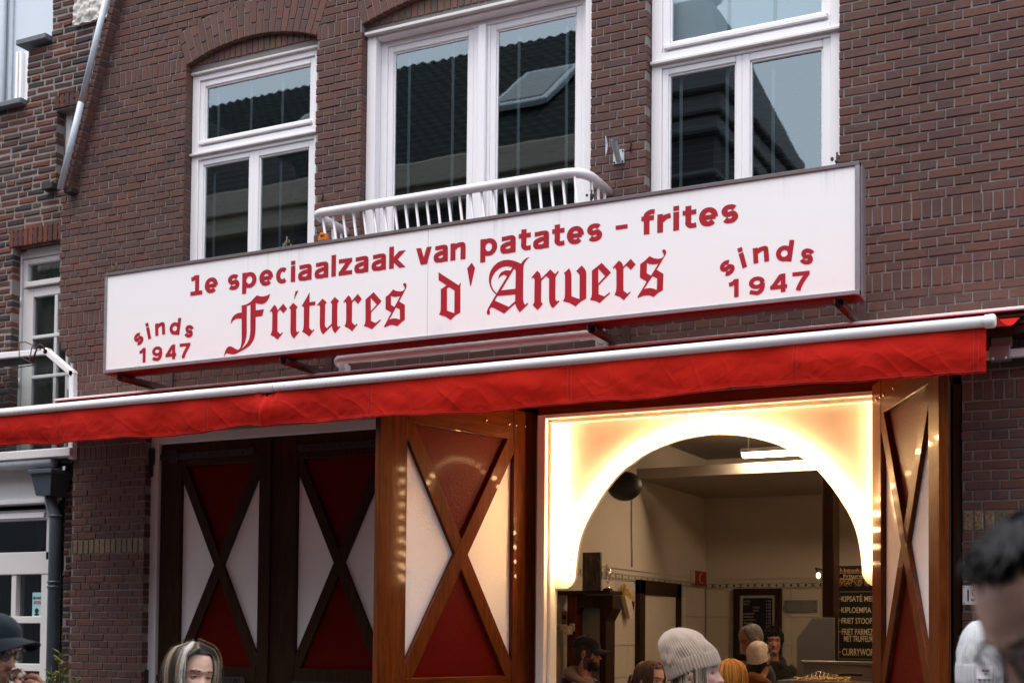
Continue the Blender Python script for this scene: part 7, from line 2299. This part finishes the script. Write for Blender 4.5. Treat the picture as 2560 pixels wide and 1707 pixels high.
# 11 man close to the camera, out of focus
m11 = Person('blurred man with tousled dark hair and black spectacles close to the camera', atd(2548, 1640, 1.42), -72, 32, 0, skin=(.62, .38, .30), cloth=(.02, .02, .022), body_turn=-70)
m11.body(brow=(.03, .02, .016), stubble=(.16, .08, .06))
m11.hair_shell((.010, .008, .008), line_(.200, .085, .02), .006, jag=.008)
def black(a, R_): return jit_(R_, .6, 1.6, (.006, .005, .005))
m11.strands(420, black, None, lambda a, R_: (R_.uniform(-.108, -.098) if abs((a + math.pi) % (2 * math.pi) - math.pi) < 1.0 else R_.uniform(-.06, .03)), .010, .0028, .010, 11, exclude=.0, lift=.002)
m11.glasses('lens')
m11.garment(collar=.03)

# ------------------------------------------------------------------ potted shrub at the corner
def shrub(label, spots, base, n_, col, size):
    e = empty('potted_shrub', base); tag(e, label, 'shrub', 'shrubs at the house corner')
    lf = MB()
    for (px_, py, Yp) in spots:
        tip = at(px_, py, Yp)
        root_ = Vector((base[0], base[1], .5))
        pts = [root_.lerp(tip, t) + Vector((.02 * math.sin(t * 5 + px_), .02 * math.cos(t * 4), 0)) * (1 - t) for t in (0, .3, .6, .85, 1)]
        part('stem', lambda m_: m_.tube(pts, [.008, .007, .005, .004, .002], 6), plain('green_stem', (.07, .08, .02), .6), e)
        for k in range(n_):
            t = random.uniform(.72, 1.0)
            p = root_.lerp(tip, t)
            a = random.uniform(0, 6.28); up = random.uniform(.2, 1.2)
            d = Vector((math.cos(a), math.sin(a), up)).normalized()
            s = d.cross(Vector((0, 0, 1))).normalized()
            n2 = s.cross(d)
            L = size * random.uniform(.6, 1.15); w_ = L * .24
            c = tuple(x * random.uniform(.6, 1.5) for x in col)
            vs = [p, p + d * L * .35 + s * w_, p + d * L * .7 + s * w_ * .7 - n2 * L * .05, p + d * L - n2 * L * .12, p + d * L * .7 - s * w_ * .7 - n2 * L * .05, p + d * L * .35 - s * w_, p + d * L * .4 - n2 * L * .06 + n2 * .006]
            lf.add(vs, [(0, 1, 6), (1, 2, 6), (2, 3, 6), (3, 4, 6), (4, 5, 6), (5, 0, 6)], False, c)
    lf.build('leaves', MAT['leaf'], e, kind='stuff')
    part('pot', lambda m_: m_.lathe([(.13, 0), (.18, .45), (.20, .46), (.20, .5), (.16, .5)], (base[0], base[1], 0), 20), plain('dark_pot', (.05, .05, .052), .7), e)
MAT['leaf'] = tint_mat('leaf', .4, .4, .1, 60)
b0 = at(140, 1690, -.9); b1_ = at(195, 1690, -.75)
shrub('spindle shrub with upright yellow green leaves in front of the downpipe', [(150, 1632, -.9), (128, 1665, -.9), (160, 1672, -.88), (140, 1690, -.92), (118, 1690, -.9), (152, 1650, -.92)], (b0.x, b0.y, 0), 16, (.16, .17, .035), .085)
shrub('lower bushy green shrub beside the brick pier', [(185, 1688, -.75), (172, 1700, -.75), (198, 1698, -.75), (180, 1712, -.73), (206, 1712, -.75), (160, 1712, -.76), (192, 1708, -.7)], (b1_.x, b1_.y, 0), 34, (.09, .12, .022), .045)
